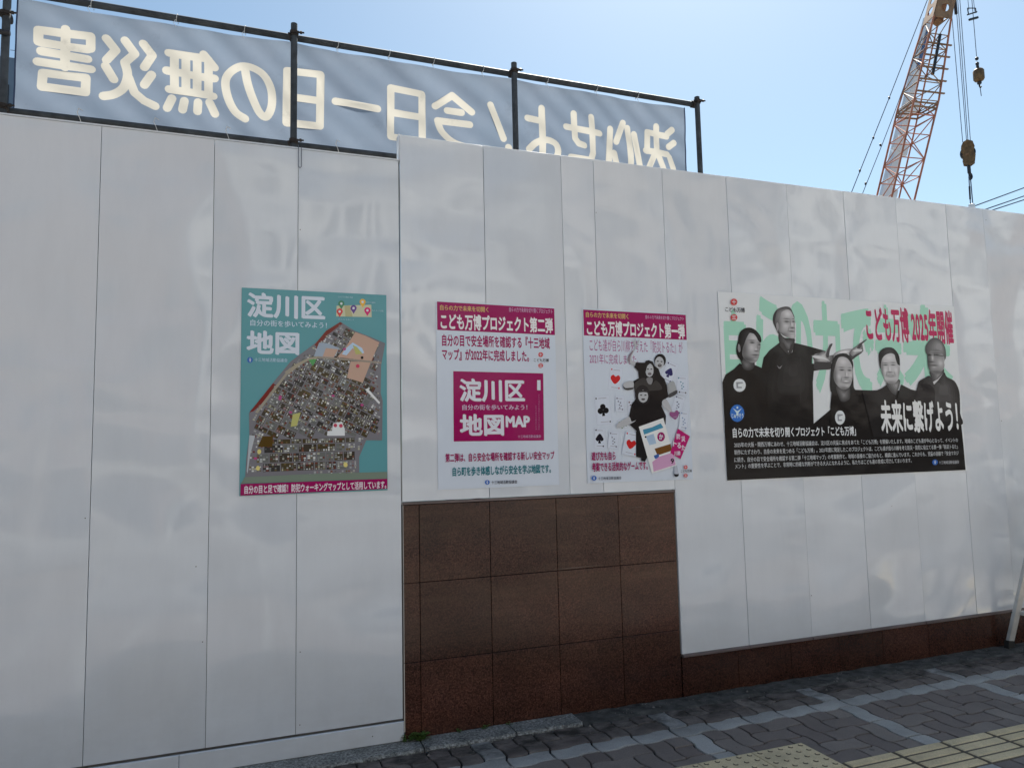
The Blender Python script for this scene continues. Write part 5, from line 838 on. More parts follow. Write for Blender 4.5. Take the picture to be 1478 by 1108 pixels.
('p','portrait#126',(106,105,106),[(3.727,2.036),(3.77,2.041),(3.807,2.025),(3.831,1.991),(3.839,1.957),(3.835,1.91),(3.826,1.876),(3.802,1.837),(3.768,1.82),(3.731,1.823),(3.698,1.845),(3.674,1.882),(3.674,1.929),(3.69,1.975),(3.706,2.01)],1),
('g','portrait#126',148,[(3.727,2.036),(3.77,2.041),(3.807,2.025),(3.831,1.991),(3.839,1.957),(3.835,1.91),(3.826,1.876),(3.802,1.837),(3.768,1.82),(3.731,1.823),(3.698,1.845),(3.674,1.882),(3.674,1.929),(3.69,1.975),(3.706,2.01)],[(3.68,1.908,0.024,0.085,0,-60),(3.753,1.826,0.064,0.016,0,-50),(3.762,2.007,0.032,0.021,0,26),(3.711,1.908,0.02,0.017,0,24),(3.817,1.914,0.013,0.017,0,18),(3.745,1.951,0.019,0.005,0,-100),(3.811,1.95,0.015,0.005,0,-100),(3.744,1.968,0.025,0.004,0,-55),(3.816,1.968,0.018,0.003,0,-55),(3.773,1.926,0.005,0.019,0,-22),(3.785,1.922,0.007,0.015,0,24),(3.78,1.9,0.025,0.005,0,-65),(3.778,1.873,0.04,0.011,0,-75),(3.777,1.875,0.025,0.005,0,118),(3.781,1.843,0.019,0.008,0,18),(3.737,1.89,0.005,0.015,-0.349,-35),(3.824,1.893,0.004,0.013,0.349,-35)],0.002),
('p','portrait#127',(26,24,25),[(3.909,1.812),(4.042,1.817),(4.085,1.831),(4.139,1.86),(4.184,1.795),(4.215,1.756),(4.246,1.822),(4.264,1.859),(4.351,1.825),(4.406,1.815),(4.389,1.494),(3.981,1.5)],0),
('p','portrait#127',(60,59,60),[(4.133,1.875),(4.249,1.894),(4.246,1.85),(4.219,1.802),(4.202,1.785),(4.156,1.819)],1),
('p','portrait#127',(76,75,76),[(4.151,1.87),(4.244,1.885),(4.241,1.85),(4.219,1.812),(4.206,1.798),(4.169,1.825)],1),
('p','portrait#127',(92,92,92),[(4.168,1.865),(4.238,1.877),(4.236,1.85),(4.22,1.821),(4.21,1.811),(4.183,1.831)],1),
('p','portrait#127',(109,108,109),[(4.186,1.86),(4.233,1.868),(4.232,1.85),(4.221,1.831),(4.214,1.824),(4.196,1.838)],1),
('p','portrait#127',(125,124,125),[(4.204,1.855),(4.227,1.859),(4.227,1.85),(4.221,1.841),(4.218,1.837),(4.209,1.844)],1),
('p','portrait#127',(20,19,20),[(4.083,2.075),(4.114,2.102),(4.16,2.116),(4.211,2.112),(4.245,2.087),(4.264,2.053),(4.266,2.013),(4.259,1.986),(4.206,1.99),(4.121,1.988),(4.088,1.966),(4.079,1.996),(4.077,2.04)],1),
('p','portrait#127',(26,25,26),[(4.098,2.079),(4.123,2.101),(4.162,2.113),(4.204,2.11),(4.232,2.089),(4.247,2.061),(4.249,2.028),(4.243,2.006),(4.2,2.009),(4.129,2.007),(4.102,1.989),(4.095,2.014),(4.093,2.05)],1),
('p','portrait#127',(32,31,32),[(4.113,2.083),(4.133,2.101),(4.164,2.11),(4.197,2.107),(4.219,2.091),(4.231,2.069),(4.232,2.043),(4.228,2.026),(4.194,2.028),(4.138,2.027),(4.117,2.012),(4.111,2.032),(4.11,2.06)],1),
('p','portrait#127',(38,37,38),[(4.129,2.087),(4.143,2.1),(4.166,2.107),(4.19,2.105),(4.206,2.093),(4.214,2.077),(4.215,2.058),(4.212,2.045),(4.187,2.047),(4.147,2.046),(4.131,2.035),(4.127,2.05),(4.126,2.07)],1),
('p','portrait#127',(44,43,44),[(4.144,2.091),(4.153,2.1),(4.167,2.104),(4.183,2.103),(4.193,2.095),(4.198,2.085),(4.199,2.073),(4.197,2.065),(4.181,2.066),(4.155,2.065),(4.145,2.059),(4.143,2.068),(4.142,2.081)],1),
('p','portrait#127',(116,115,116),[(4.139,2.063),(4.179,2.075),(4.219,2.068),(4.23,2.034),(4.244,1.999),(4.261,1.991),(4.262,1.965),(4.253,1.929),(4.237,1.89),(4.206,1.867),(4.16,1.863),(4.127,1.875),(4.108,1.91),(4.093,1.944),(4.089,1.979),(4.098,2.018),(4.114,2.045)],1),
('g','portrait#127',158,[(4.139,2.063),(4.179,2.075),(4.219,2.068),(4.23,2.034),(4.244,1.999),(4.261,1.991),(4.262,1.965),(4.253,1.929),(4.237,1.89),(4.206,1.867),(4.16,1.863),(4.127,1.875),(4.108,1.91),(4.093,1.944),(4.089,1.979),(4.098,2.018),(4.114,2.045)],[(4.098,1.962,0.016,0.074,0,-55),(4.167,1.87,0.068,0.014,0,-50),(4.171,2.042,0.04,0.02,0,20),(4.123,1.953,0.018,0.016,0,16),(4.226,1.96,0.018,0.016,0,16),(4.133,1.992,0.02,0.004,0,-100),(4.201,1.994,0.019,0.004,0,-100),(4.132,2.005,0.025,0.004,0,-60),(4.202,2.01,0.024,0.004,0,-60),(4.171,1.965,0.006,0.017,0,22),(4.167,1.942,0.024,0.005,0,-65),(4.155,1.963,0.005,0.017,0,-20),(4.172,1.918,0.033,0.008,0,-85),(4.172,1.919,0.021,0.003,0,105),(4.138,1.932,0.005,0.013,-0.349,-35),(4.211,1.935,0.005,0.013,0.349,-35),(4.25,1.938,0.01,0.044,0,-30)],0.002),
('p','portrait#128',(28,27,28),[(4.393,1.764),(4.399,1.79),(4.413,1.843),(4.434,1.883),(4.484,1.906),(4.539,1.922),(4.569,1.865),(4.614,1.894),(4.675,1.951),(4.702,1.918),(4.767,1.892),(4.8,1.851),(4.815,1.789),(4.805,1.657),(4.794,1.567),(4.378,1.571)],1),
('p','portrait#128',(35,34,35),[(4.438,1.776),(4.442,1.799),(4.454,1.843),(4.472,1.877),(4.514,1.896),(4.561,1.91),(4.586,1.862),(4.624,1.886),(4.675,1.934),(4.698,1.906),(4.752,1.884),(4.78,1.85),(4.792,1.798),(4.784,1.687),(4.775,1.611),(4.425,1.614)],1),
('p','portrait#128',(42,41,42),[(4.483,1.789),(4.486,1.808),(4.496,1.844),(4.511,1.871),(4.545,1.887),(4.583,1.898),(4.603,1.858),(4.634,1.879),(4.675,1.917),(4.694,1.895),(4.738,1.877),(4.76,1.849),(4.77,1.807),(4.764,1.717),(4.756,1.656),(4.472,1.657)],1),
('p','portrait#128',(48,47,48),[(4.528,1.802),(4.531,1.816),(4.538,1.844),(4.549,1.865),(4.576,1.877),(4.605,1.886),(4.62,1.855),(4.644,1.871),(4.676,1.9),(4.69,1.883),(4.723,1.869),(4.74,1.848),(4.748,1.816),(4.743,1.748),(4.737,1.701),(4.519,1.701)],1),
('p','portrait#128',(55,54,55),[(4.573,1.816),(4.575,1.825),(4.58,1.845),(4.588,1.859),(4.606,1.867),(4.627,1.873),(4.638,1.852),(4.654,1.863),(4.676,1.884),(4.685,1.871),(4.709,1.862),(4.72,1.847),(4.726,1.825),(4.722,1.778),(4.719,1.745),(4.567,1.745)],1),
('p','portrait#128',(62,61,62),[(4.619,1.829),(4.62,1.834),(4.623,1.845),(4.627,1.853),(4.637,1.858),(4.649,1.861),(4.655,1.849),(4.664,1.855),(4.676,1.867),(4.681,1.86),(4.694,1.855),(4.701,1.847),(4.704,1.834),(4.702,1.808),(4.7,1.79),(4.615,1.789)],1),
('p','portrait#128',(30,28,30),[(4.413,1.843),(4.45,1.866),(4.544,1.853),(4.574,1.791),(4.52,1.613),(4.385,1.614),(4.397,1.786)],1),
('p','portrait#128',(50,49,50),[(4.546,1.96),(4.665,1.976),(4.674,1.947),(4.615,1.899),(4.569,1.865),(4.55,1.911)],1),
('p','portrait#128',(65,64,65),[(4.56,1.954),(4.656,1.966),(4.663,1.943),(4.615,1.904),(4.579,1.877),(4.563,1.914)],1),
('p','portrait#128',(80,79,80),[(4.575,1.947),(4.646,1.956),(4.652,1.938),(4.616,1.909),(4.589,1.889),(4.577,1.917)],1),
('p','portrait#128',(95,94,95),[(4.589,1.94),(4.637,1.946),(4.64,1.934),(4.617,1.915),(4.598,1.901),(4.591,1.92)],1),
('p','portrait#128',(110,109,110),[(4.603,1.933),(4.627,1.936),(4.629,1.93),(4.617,1.92),(4.608,1.913),(4.604,1.923)],1),
('p','portrait#128',(165,164,166),[(4.562,1.88),(4.609,1.899),(4.665,1.94),(4.614,1.892),(4.572,1.861)],0),
('p','portrait#128',(62,61,62),[(4.516,2.126),(4.538,2.158),(4.578,2.189),(4.627,2.197),(4.674,2.178),(4.702,2.14),(4.711,2.095),(4.7,2.045),(4.653,2.034),(4.539,2.041),(4.527,2.072),(4.515,2.09)],1),
('p','portrait#128',(73,72,73),[(4.536,2.128),(4.555,2.155),(4.589,2.182),(4.631,2.189),(4.671,2.172),(4.695,2.14),(4.704,2.101),(4.694,2.058),(4.654,2.049),(4.555,2.055),(4.545,2.081),(4.535,2.097)],1),
('p','portrait#128',(84,83,84),[(4.555,2.129),(4.572,2.153),(4.6,2.175),(4.635,2.181),(4.669,2.167),(4.689,2.14),(4.696,2.107),(4.688,2.071),(4.654,2.064),(4.572,2.068),(4.563,2.091),(4.555,2.103)],1),
('p','portrait#128',(96,95,96),[(4.575,2.131),(4.588,2.15),(4.611,2.168),(4.64,2.173),(4.667,2.161),(4.683,2.14),(4.688,2.113),(4.682,2.084),(4.655,2.078),(4.588,2.082),(4.582,2.1),(4.574,2.11)],1),
('p','portrait#128',(107,106,107),[(4.595,2.133),(4.605,2.147),(4.622,2.161),(4.644,2.164),(4.665,2.156),(4.677,2.139),(4.681,2.119),(4.676,2.097),(4.655,2.093),(4.605,2.096),(4.6,2.109),(4.594,2.117)],1),
('p','portrait#128',(118,117,118),[(4.615,2.135),(4.622,2.145),(4.633,2.154),(4.648,2.156),(4.662,2.151),(4.671,2.139),(4.674,2.126),(4.67,2.111),(4.656,2.107),(4.622,2.109),(4.618,2.119),(4.614,2.124)],1),
('p','portrait#128',(76,75,76),[(4.533,2.077),(4.557,2.1),(4.606,2.115),(4.654,2.107),(4.682,2.076),(4.694,2.049),(4.685,2.022),(4.685,1.994),(4.664,1.962),(4.625,1.942),(4.583,1.938),(4.548,1.951),(4.529,1.987),(4.527,2.032)],1),
('g','portrait#128',118,[(4.533,2.077),(4.557,2.1),(4.606,2.115),(4.654,2.107),(4.682,2.076),(4.694,2.049),(4.685,2.022),(4.685,1.994),(4.664,1.962),(4.625,1.942),(4.583,1.938),(4.548,1.951),(4.529,1.987),(4.527,2.032)],[(4.532,2.032,0.025,0.09,0,-60),(4.606,2.106,0.067,0.011,0,-25),(4.648,2.016,0.029,0.027,0,42),(4.576,2.051,0.009,0.018,0,50),(4.548,2.072,0.023,0.006,0,-75),(4.618,2.074,0.027,0.006,0,-80),(4.616,2.088,0.054,0.003,0,-50),(4.668,2.067,0.027,0.003,0,-65),(4.596,2.074,0.005,0.009,0,-40),(4.564,2.023,0.024,0.005,0,-50),(4.583,1.998,0.034,0.004,0,-65),(4.587,1.985,0.018,0.005,0,32),(4.602,1.95,0.061,0.013,0,-40),(4.619,2.058,0.024,0.004,0,-15),(4.687,2.035,0.008,0.018,0,20)],0.002),
('p','emblem#129',(180,184,186),[(2.959,1.84),(2.954,1.824),(2.943,1.81),(2.927,1.801),(2.909,1.798),(2.891,1.801),(2.877,1.81),(2.867,1.823),(2.865,1.839),(2.869,1.855),(2.88,1.869),(2.896,1.878),(2.914,1.881),(2.932,1.878),(2.947,1.869),(2.956,1.856)],0),
('p','emblem#129',(120,124,128),[(2.887,1.859),(2.937,1.86),(2.937,1.853),(2.901,1.848),(2.9,1.83),(2.928,1.83),(2.928,1.822),(2.888,1.821)],0),
('p','emblem#130',(180,184,186),[(3.746,1.632),(3.741,1.613),(3.73,1.598),(3.716,1.588),(3.699,1.584),(3.683,1.588),(3.67,1.598),(3.662,1.614),(3.66,1.632),(3.664,1.65),(3.675,1.666),(3.69,1.676),(3.706,1.679),(3.723,1.676),(3.736,1.665),(3.744,1.65)],0),
('p','emblem#130',(120,124,128),[(3.682,1.654),(3.727,1.654),(3.726,1.647),(3.694,1.639),(3.692,1.619),(3.718,1.619),(3.717,1.609),(3.682,1.609)],0),
('p','emblem#131',(45,95,165),[(2.937,1.663),(2.931,1.642),(2.919,1.625),(2.9,1.613),(2.88,1.609),(2.859,1.614),(2.843,1.625),(2.832,1.643),(2.829,1.664),(2.834,1.684),(2.847,1.702),(2.865,1.714),(2.886,1.718),(2.906,1.714),(2.923,1.702),(2.934,1.684)],0),
('p','emblem#131',(170,185,205),[(2.893,1.699),(2.893,1.696),(2.891,1.694),(2.889,1.692),(2.886,1.692),(2.883,1.692),(2.881,1.694),(2.88,1.696),(2.879,1.699),(2.88,1.702),(2.882,1.704),(2.884,1.706),(2.887,1.706),(2.889,1.706),(2.892,1.704),(2.893,1.702)],0),
('p','emblem#131',(170,185,205),[(2.852,1.696),(2.885,1.677),(2.92,1.695),(2.893,1.667),(2.892,1.648),(2.875,1.648),(2.876,1.667)],0),
('t','emblem#131',(170,185,205),'じゅうそう',[2.84,1.632,2.929,1.662],0.03,0),
('p','emblem#131',(110,108,110),[(3.208,1.973),(3.229,1.959),(3.253,1.974),(3.235,1.951),(3.223,1.951)],0),
('p','emblem#132',(45,85,150),[(4.552,1.314),(4.549,1.307),(4.542,1.3),(4.533,1.296),(4.523,1.295),(4.513,1.297),(4.505,1.301),(4.5,1.308),(4.498,1.315),(4.501,1.323),(4.508,1.329),(4.517,1.333),(4.527,1.334),(4.537,1.333),(4.545,1.328),(4.55,1.322)],0),
('p','emblem#132',(176,180,184),[(4.531,1.323),(4.531,1.322),(4.529,1.321),(4.528,1.32),(4.526,1.32),(4.524,1.32),(4.522,1.321),(4.521,1.322),(4.521,1.324),(4.521,1.325),(4.522,1.326),(4.524,1.327),(4.526,1.327),(4.528,1.327),(4.53,1.326),(4.531,1.325)],0),
('p','emblem#132',(176,180,184),[(4.512,1.321),(4.525,1.315),(4.539,1.32),(4.529,1.311),(4.528,1.303),(4.52,1.303),(4.521,1.311)],0),
('t','emblem#132',(150,152,156),'十三地域活動協議会',[4.562,1.299,4.755,1.323],0.015,0),
('p','emblem#133',(165,60,62),[(2.927,2.373),(2.924,2.364),(2.918,2.357),(2.909,2.352),(2.899,2.35),(2.889,2.351),(2.881,2.355),(2.876,2.362),(2.875,2.37),(2.877,2.379),(2.883,2.386),(2.892,2.391),(2.902,2.394),(2.912,2.392),(2.92,2.388),(2.925,2.381)],0),
('p','emblem#133',(165,60,62),[(2.921,2.273),(2.918,2.264),(2.912,2.257),(2.903,2.252),(2.893,2.25),(2.884,2.251),(2.876,2.255),(2.87,2.262),(2.869,2.271),(2.871,2.279),(2.877,2.286),(2.886,2.291),(2.896,2.294),(2.906,2.292),(2.914,2.288),(2.919,2.281)],0),
('t','emblem#133',(176,180,184),'十',[2.885,2.358,2.916,2.385],0.03,0),
('t','emblem#133',(176,180,184),'三',[2.879,2.259,2.91,2.285],0.03,0),
('t','emblem#133',(20,17,18),'こども万博',[2.832,2.305,2.981,2.338],0.02,0),
('t','slogan#134',(188,190,192),'未来に繋げよう！',[4.055,1.523,4.777,1.751],0.035,0),
('t','slogan#135',(185,188,190),'自らの力で未来を切り開くプロジェクト「こども万博」',[2.841,1.51,3.829,1.574],0.025,0),
('t','body_text#136',(165,168,170),'2025年の大阪・関西万博にあわせ、十三地域活動協議会は、淀川区の児童に焦点をあてた「こども万博」を開催いたします。地域のこども達が中心となって、イベントの',[2.848,1.45,4.758,1.482],0.012,0),
('t','body_text#137',(165,168,170),'制作にたずさわり、自身の未来を見つめる「こども万博」。2021年度に発足したこのプロジェクトは、こども達が自ら川柳を考え防災・防犯に役立てる第一弾「防災トるた」',[2.846,1.404,4.752,1.436],0.012,0),
('t','body_text#138',(165,168,170),'に続き、自分の目で安全場所を確認する第二弾「十三地域マップ」の考案制作と、地域の皆様のご協力のもと、順調に進んでいます。これからも、児童の目線で「安全マネジ',[2.843,1.358,4.755,1.39],0.012,0),
('t','body_text#139',(165,168,170),'メント」の重要性を学ぶことで、非常時に的確な判断ができる大人になれるように、私たちはこども達の育成に尽力してまいります。',[2.846,1.318,4.306,1.349],0.012,0)],
'banner':[[(-1.376,4.318),(-1.378,4.403),(-1.066,4.42),(-1.063,4.329)],[(-1.361,4.316),(-1.082,4.321)],[(-1.359,4.256),(-1.08,4.248)],[(-1.378,4.179),(-1.055,4.174)],[(-1.219,4.442),(-1.214,4.166)],[(-1.343,4.104),(-1.084,4.105),(-1.085,4.001),(-1.347,4.003),(-1.343,4.104)],[(-0.97,4.426),(-0.907,4.344),(-0.963,4.26)],[(-0.852,4.43),(-0.787,4.341),(-0.848,4.261)],[(-0.734,4.424),(-0.674,4.346),(-0.724,4.251)],[(-0.968,4.216),(-0.914,4.124)],[(-0.676,4.205),(-0.721,4.119)],[(-0.848,4.261),(-0.828,4.171),(-0.852,4.073),(-0.907,4.014),(-0.974,3.99)],[(-0.821,4.154),(-0.782,4.051),(-0.721,4.003),(-0.65,3.977)],[(-0.335,4.42),(-0.259,4.329)],[(-0.568,4.388),(-0.31,4.39)],[(-0.58,4.252),(-0.258,4.245)],[(-0.561,4.118),(-0.265,4.107)],[(-0.531,4.386),(-0.526,4.118)],[(-0.455,4.384),(-0.45,4.117)],[(-0.379,4.389),(-0.375,4.114)],[(-0.302,4.384),(-0.298,4.111)],[(-0.541,4.052),(-0.571,3.974)],[(-0.459,4.046),(-0.47,3.974)],[(-0.367,4.045),(-0.37,3.976)],[(-0.289,4.053),(-0.251,3.969)],[(-0.044,3.966),(-0.113,4.009),(-0.164,4.109),(-0.183,4.229),(-0.15,4.309),(-0.074,4.36),(0.012,4.359),(0.09,4.311),(0.138,4.212),(0.144,4.089),(0.107,4.001),(0.058,4.025),(0.005,4.135),(-0.03,4.243),(-0.048,4.345)],[(0.254,4.38),(0.501,4.387),(0.497,3.978),(0.251,3.973),(0.254,4.38)],[(0.255,4.182),(0.496,4.18)],[(0.613,4.189),(0.941,4.181)],[(1.047,4.369),(1.305,4.366),(1.301,3.965),(1.044,3.967),(1.047,4.369)],[(1.046,4.168),(1.303,4.167)],[(1.414,4.281),(1.557,4.389),(1.722,4.266)],[(1.516,4.257),(1.635,4.253)],[(1.433,4.159),(1.705,4.158)],[(1.433,4.159),(1.466,4.067),(1.555,3.993),(1.673,3.965),(1.794,3.959)],[(1.89,4.356),(2.002,4.08)],[(2.045,4.01),(2.05,4.006)],[(2.22,4.285),(2.343,4.276)],[(2.351,4.39),(2.352,4.085),(2.348,3.927)],[(2.229,4.013),(2.296,4.078),(2.39,4.108),(2.473,4.078),(2.489,4.001),(2.445,3.939),(2.362,3.917),(2.34,3.971)],[(2.574,4.251),(2.905,4.24)],[(2.651,4.381),(2.656,4.158),(2.691,4.117),(2.747,4.108)],[(2.825,4.378),(2.834,4.054),(2.809,3.982),(2.614,3.986)],[(3.015,4.299),(2.986,3.98)],[(3.151,4.377),(3.072,4.189)],[(3.193,4.335),(3.212,4.03),(3.177,3.944),(3.071,3.967),(3.045,4.08)],[(3.258,4.284),(3.298,3.994)],[(3.396,4.322),(3.595,4.305)],[(3.396,4.322),(3.383,4.141)],[(3.37,4.144),(3.6,4.137)],[(3.492,4.388),(3.484,4.159),(3.38,3.956)],[(3.498,4.124),(3.571,3.966)],[(3.661,4.379),(3.604,4.33)],[(3.674,4.255),(3.617,4.211)],[(3.621,4.115),(3.659,4.012)]],
'crane':{'left':[(36.852,16.724),(39.327,23.316),(42.055,29.191),(42.636,30.178)],
'mid':[(38.632,16.903),(41.144,23.586),(43.254,29.418),(43.925,30.43)],
'right':[(40.503,16.954),(43.222,23.723),(44.906,29.73),(45.16,30.672)],
'rungs_y':[16.975,18.164,19.32,19.56,21.033,22.382,22.789,23.332,24.561,26.073,27.111,28.294],
'head':[(42.599,29.805),(45.175,30.451),(45.592,32.559),(43.721,32.168)],
'pendants':[[(35.157,17.015),(38.787,23.583),(42.859,31.104),(44.153,33.604)],[(36.016,16.972),(37.988,20.505),(39.035,22.438),(42.119,28.331)]],
'mast':[(37.614,17.272),(38.309,17.344),(43.203,29.848),(42.535,29.719)],
'mast_blue':[(42.243,28.644),(42.557,28.63),(41.36,25.824),(41.046,25.772)],
'block':[(45.569,21.481),(45.441,19.951)],
'block_w':1.132,
'lines':[[(45.045,30.128),(45.101,21.421)],[(45.534,31.645),(45.471,21.468)],[(45.734,31.685),(45.608,21.486)],[(45.934,31.725),(45.843,21.516)],[(45.455,31.628),(45.446,31.177)]],
'sling':[[(45.48,19.956),(45.487,19.31)],[(45.331,19.292),(45.366,17.155)],[(45.69,19.405),(45.56,17.174)],[(45.235,17),(45.661,17.041)]],
'ball':[(47.113,33.486),(47.109,27.669),(47.215,27.015),(47.137,26.138),(47.169,25.89),(47.229,25.009)],
'ball_w':0.687,
'ballbox':[(46.708,31.05),(47.222,30.848),(47.026,30.508)],
'wires':[[(45.462,16.979),(50.713,18.861)],[(46.511,16.866),(50.639,18.261)],[(47.401,16.95),(50.606,17.992)]]},
'ladder':None}


# ------------------------------------------------------------------ ground, road, pavement bed
gm = MB(); gm.add([(-600, -600, -.16), (600, -600, -.16), (600, 600, -.16), (-600, 600, -.16)], [(0, 1, 2, 3)])
tag(gm.build('ground', M['asphalt']), kind='structure')
pave = empty('pavement', (0, 0, 0), kind='structure')
MB().box(-14, 16, -4.9, .16, -.15, -.012).build('bedding', M['bed'], pave)

# ------------------------------------------------------------------ pavement: interlocking wavy pavers
U = .1125
GAP = .0046
ROW0 = -.155          # front edge of the kerb strip
def wave(s):
    # slightly angular wave, one period per two cells
    return .0086 * max(-1.0, min(1.0, 1.75 * math.sin(math.pi * s)))
def disp(x, y):
    """x, y in cell units"""
    return x * U + wave(y), y * U + wave(x)
OX, OY = 2.138 - .5 * U - 9 * U * 5, ROW0
def cell_xy(i, j):
    return i, -j
paver_cache = {}
def paver_mesh(i0, j0, w, h, mat):
    """outline of a paver that covers cells i0..i0+w, j0..j0+h (j downwards)"""
    key = (i0 % 2, j0 % 2, w, h, mat.name)
    if key in paver_cache:
        return paver_cache[key]
    a, b = i0 % 2, -(j0 % 2)
    n = 6
    pts = []
    gx = GAP / U
    x0, x1, y0, y1 = a + gx, a + w - gx, b - h + gx, b - gx
    def edge(p, q, m):
        for k in range(m):
            f = k / m
            pts.append((p[0] + (q[0] - p[0]) * f, p[1] + (q[1] - p[1]) * f))
    edge((x0, y0), (x1, y0), n * w); edge((x1, y0), (x1, y1), n * h)
    edge((x1, y1), (x0, y1), n * w); edge((x0, y1), (x0, y0), n * h)
    top = [disp(*q) for q in pts]
    cx, cy = a * U, b * U
    cen = ((x0 + x1) / 2 * U, (y0 + y1) / 2 * U)
    vs = []
    for X, Y in top:                       # chamfered rim
        d = Vector((cen[0] - X, cen[1] - Y)); d = d.normalized() * .003
        vs.append((X - cx + d.x, Y - cy + d.y, 0))
    for X, Y in top:
        vs.append((X - cx, Y - cy, -.003))
    for X, Y in top:
        vs.append((X - cx, Y - cy, -.02))
    m = len(top)
    fs = [tuple(range(m))]
    for r0 in (0, m):
        for k in range(m):
            q = (k + 1) % m
            fs.append((r0 + k, r0 + m + k, r0 + m + q, r0 + q))
    me = bpy.data.meshes.new('paver')
    me.from_pydata(vs, [], fs)
    me.materials.append(mat)
    me.update()
    paver_cache[key] = me
    return me

rng = random.Random(4)
NI, NJ = 100, 34
cells = {}
strip_j = 2
def is_strip(i, j):
    return i % 9 == 0 or j == strip_j
taken = set()
plist = []
TX0, TX1 = 1.975, 2.575
def blocked(i, j, w, h):
    cx, cy = OX + (i + w / 2) * U, OY - (j + h / 2) * U
    hx, hy = w * U / 2 + .012, h * U / 2 + .012
    for a, b_, c_, d_ in ((TX1, 9, -1.312, -1.045), (TX1 - .9, TX1, -1.35, -.79), (-9, TX1 - .9, -1.35, -1.07)):
        if cx - hx > a and cx + hx < b_ and cy - hy > c_ and cy + hy < d_: return True
    return False
for i in range(NI):
    for j in range(NJ):
        if (i, j) in taken: continue
        if j == strip_j or j in (11, 12):
            w = 2 if (i + 1 < NI and i % 2 == 1) else 1
            if i == 0: w = 1
            plist.append((i, j, w, 1, 1)); taken.update({(i + k, j) for k in range(w)}); continue
        if i % 9 == 0:
            if j < strip_j:
                h = strip_j - j
            else:
                h = 2 if (j + 1 < NJ and j + 1 not in (11, 12)) else 1
            plist.append((i, j, 1, h, 1)); taken.update({(i, j + k) for k in range(h)}); continue
        k = (i + j) % 4
        w = h = 1
        if k == 0 and (i + 1) % 9 and (i + 1, j) not in taken and i + 1 < NI: w = 2
        elif k == 2 and j + 1 < NJ and (j + 1) not in (strip_j, 11, 12) and (i, j + 1) not in taken: h = 2
        plist.append((i, j, w, h, 0)); taken.update({(i + a, j + b) for a in range(w) for b in range(h)})
cand = []
for (i, j, w, h, light) in plist:
    if blocked(i, j, w, h): continue
    X, Y = OX + (i + w / 2) * U, OY - (j + h / 2) * U
    if Y < -4.8 or X < -3.2 or X > 7.6: continue
    v = Vector((X, Y + 3.8, -1.4668))
    zc = v.dot(w_)
    vis = 0
    if zc > .3:
        px = v.dot(r_) / zc * 1045; py = -v.dot(u_) / zc * 1045
        vis = 1 if (abs(px) < 790 and abs(py) < 620) else 0
    cand.append((0 if vis else 1, v.length, i, j, w, h, light))
cand.sort()
far = MB()
for n_, (nv, dist, i, j, w, h, light) in enumerate(cand):
    mt = M['paver_light'] if light else M['paver']
    me = paver_mesh(i, j, w, h, mt)
    x, y = OX + i * U, OY - j * U
    dz = rng.uniform(-.0012, .0012)
    if n_ < 285 and (not nv or dist < 3.2):
        o = bpy.data.objects.new('paver', me)
        o.location = (x, y, dz)
        o.rotation_euler = (rng.uniform(-.006, .006), rng.uniform(-.006, .006), rng.uniform(-.004, .004))
        link(o, pave)
    elif light == 0:
        far.add([(x + v.co.x, y + v.co.y, v.co.z + dz) for v in me.vertices], [tuple(p_.vertices) for p_ in me.polygons])
    else:
        cand[n_] = cand[n_] + ('L',)
tag(far.build('paver_field', M['paver'], pave), kind='stuff')
farl = MB()
for c_ in cand:
    if len(c_) == 8:
        nv, dist, i, j, w, h, light, _ = c_
        me = paver_mesh(i, j, w, h, M['paver_light'])
        x, y = OX + i * U, OY - j * U
        farl.add([(x + v.co.x, y + v.co.y, v.co.z) for v in me.vertices], [tuple(p_.vertices) for p_ in me.polygons])
if farl.v:
    tag(farl.build('paver_band', M['paver_light'], pave), kind='stuff')

# tactile tiles
def tile_base(mb, x0, x1, y0, y1):
    g = .002
    b = .004
    x0 += g; x1 -= g; y0 += g; y1 -= g
    vs = [(x0, y0, -.02), (x1, y0, -.02), (x1, y1, -.02), (x0, y1, -.02),
          (x0, y0, .0022), (x1, y0, .0022), (x1, y1, .0022), (x0, y1, .0022),
          (x0 + b, y0 + b, .0046), (x1 - b, y0 + b, .0046), (x1 - b, y1 - b, .0046), (x0 + b, y1 - b, .0046)]
    fs = [(8, 9, 10, 11)]
    for r0 in (0, 4):
        for k in range(4):
            q = (k + 1) % 4
            fs.append((r0 + k, r0 + q, r0 + 4 + q, r0 + 4 + k))
    mb.add(vs, fs)
def two_tone(mb, dirt_shade):
    o = mb.build('tactile_tile', [M['tactile'], M['tactile_grime_shade']], pave)
    o.data.polygons.foreach_set('material_index', [1 if dirt_shade(i) else 0 for i in range(len(o.data.polygons))])
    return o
def dot_tile(x0, x1, y0, y1):
    mb = MB(); tile_base(mb, x0, x1, y0, y1)
    for a in range(5):
        for b_ in range(5):
            cx = x0 + (a + .5) * (x1 - x0) / 5; cy = y0 + (b_ + .5) * (y1 - y0) / 5
            mb.lathe((cx, cy, .0044), [(0, .013), (.0038, .0095), (.0050, .006)], 8)
    return two_tone(mb, lambda i: i >= 9 and (i - 9) % 18 < 8)  # sloped dot sides coloured dark: their shading is painted in
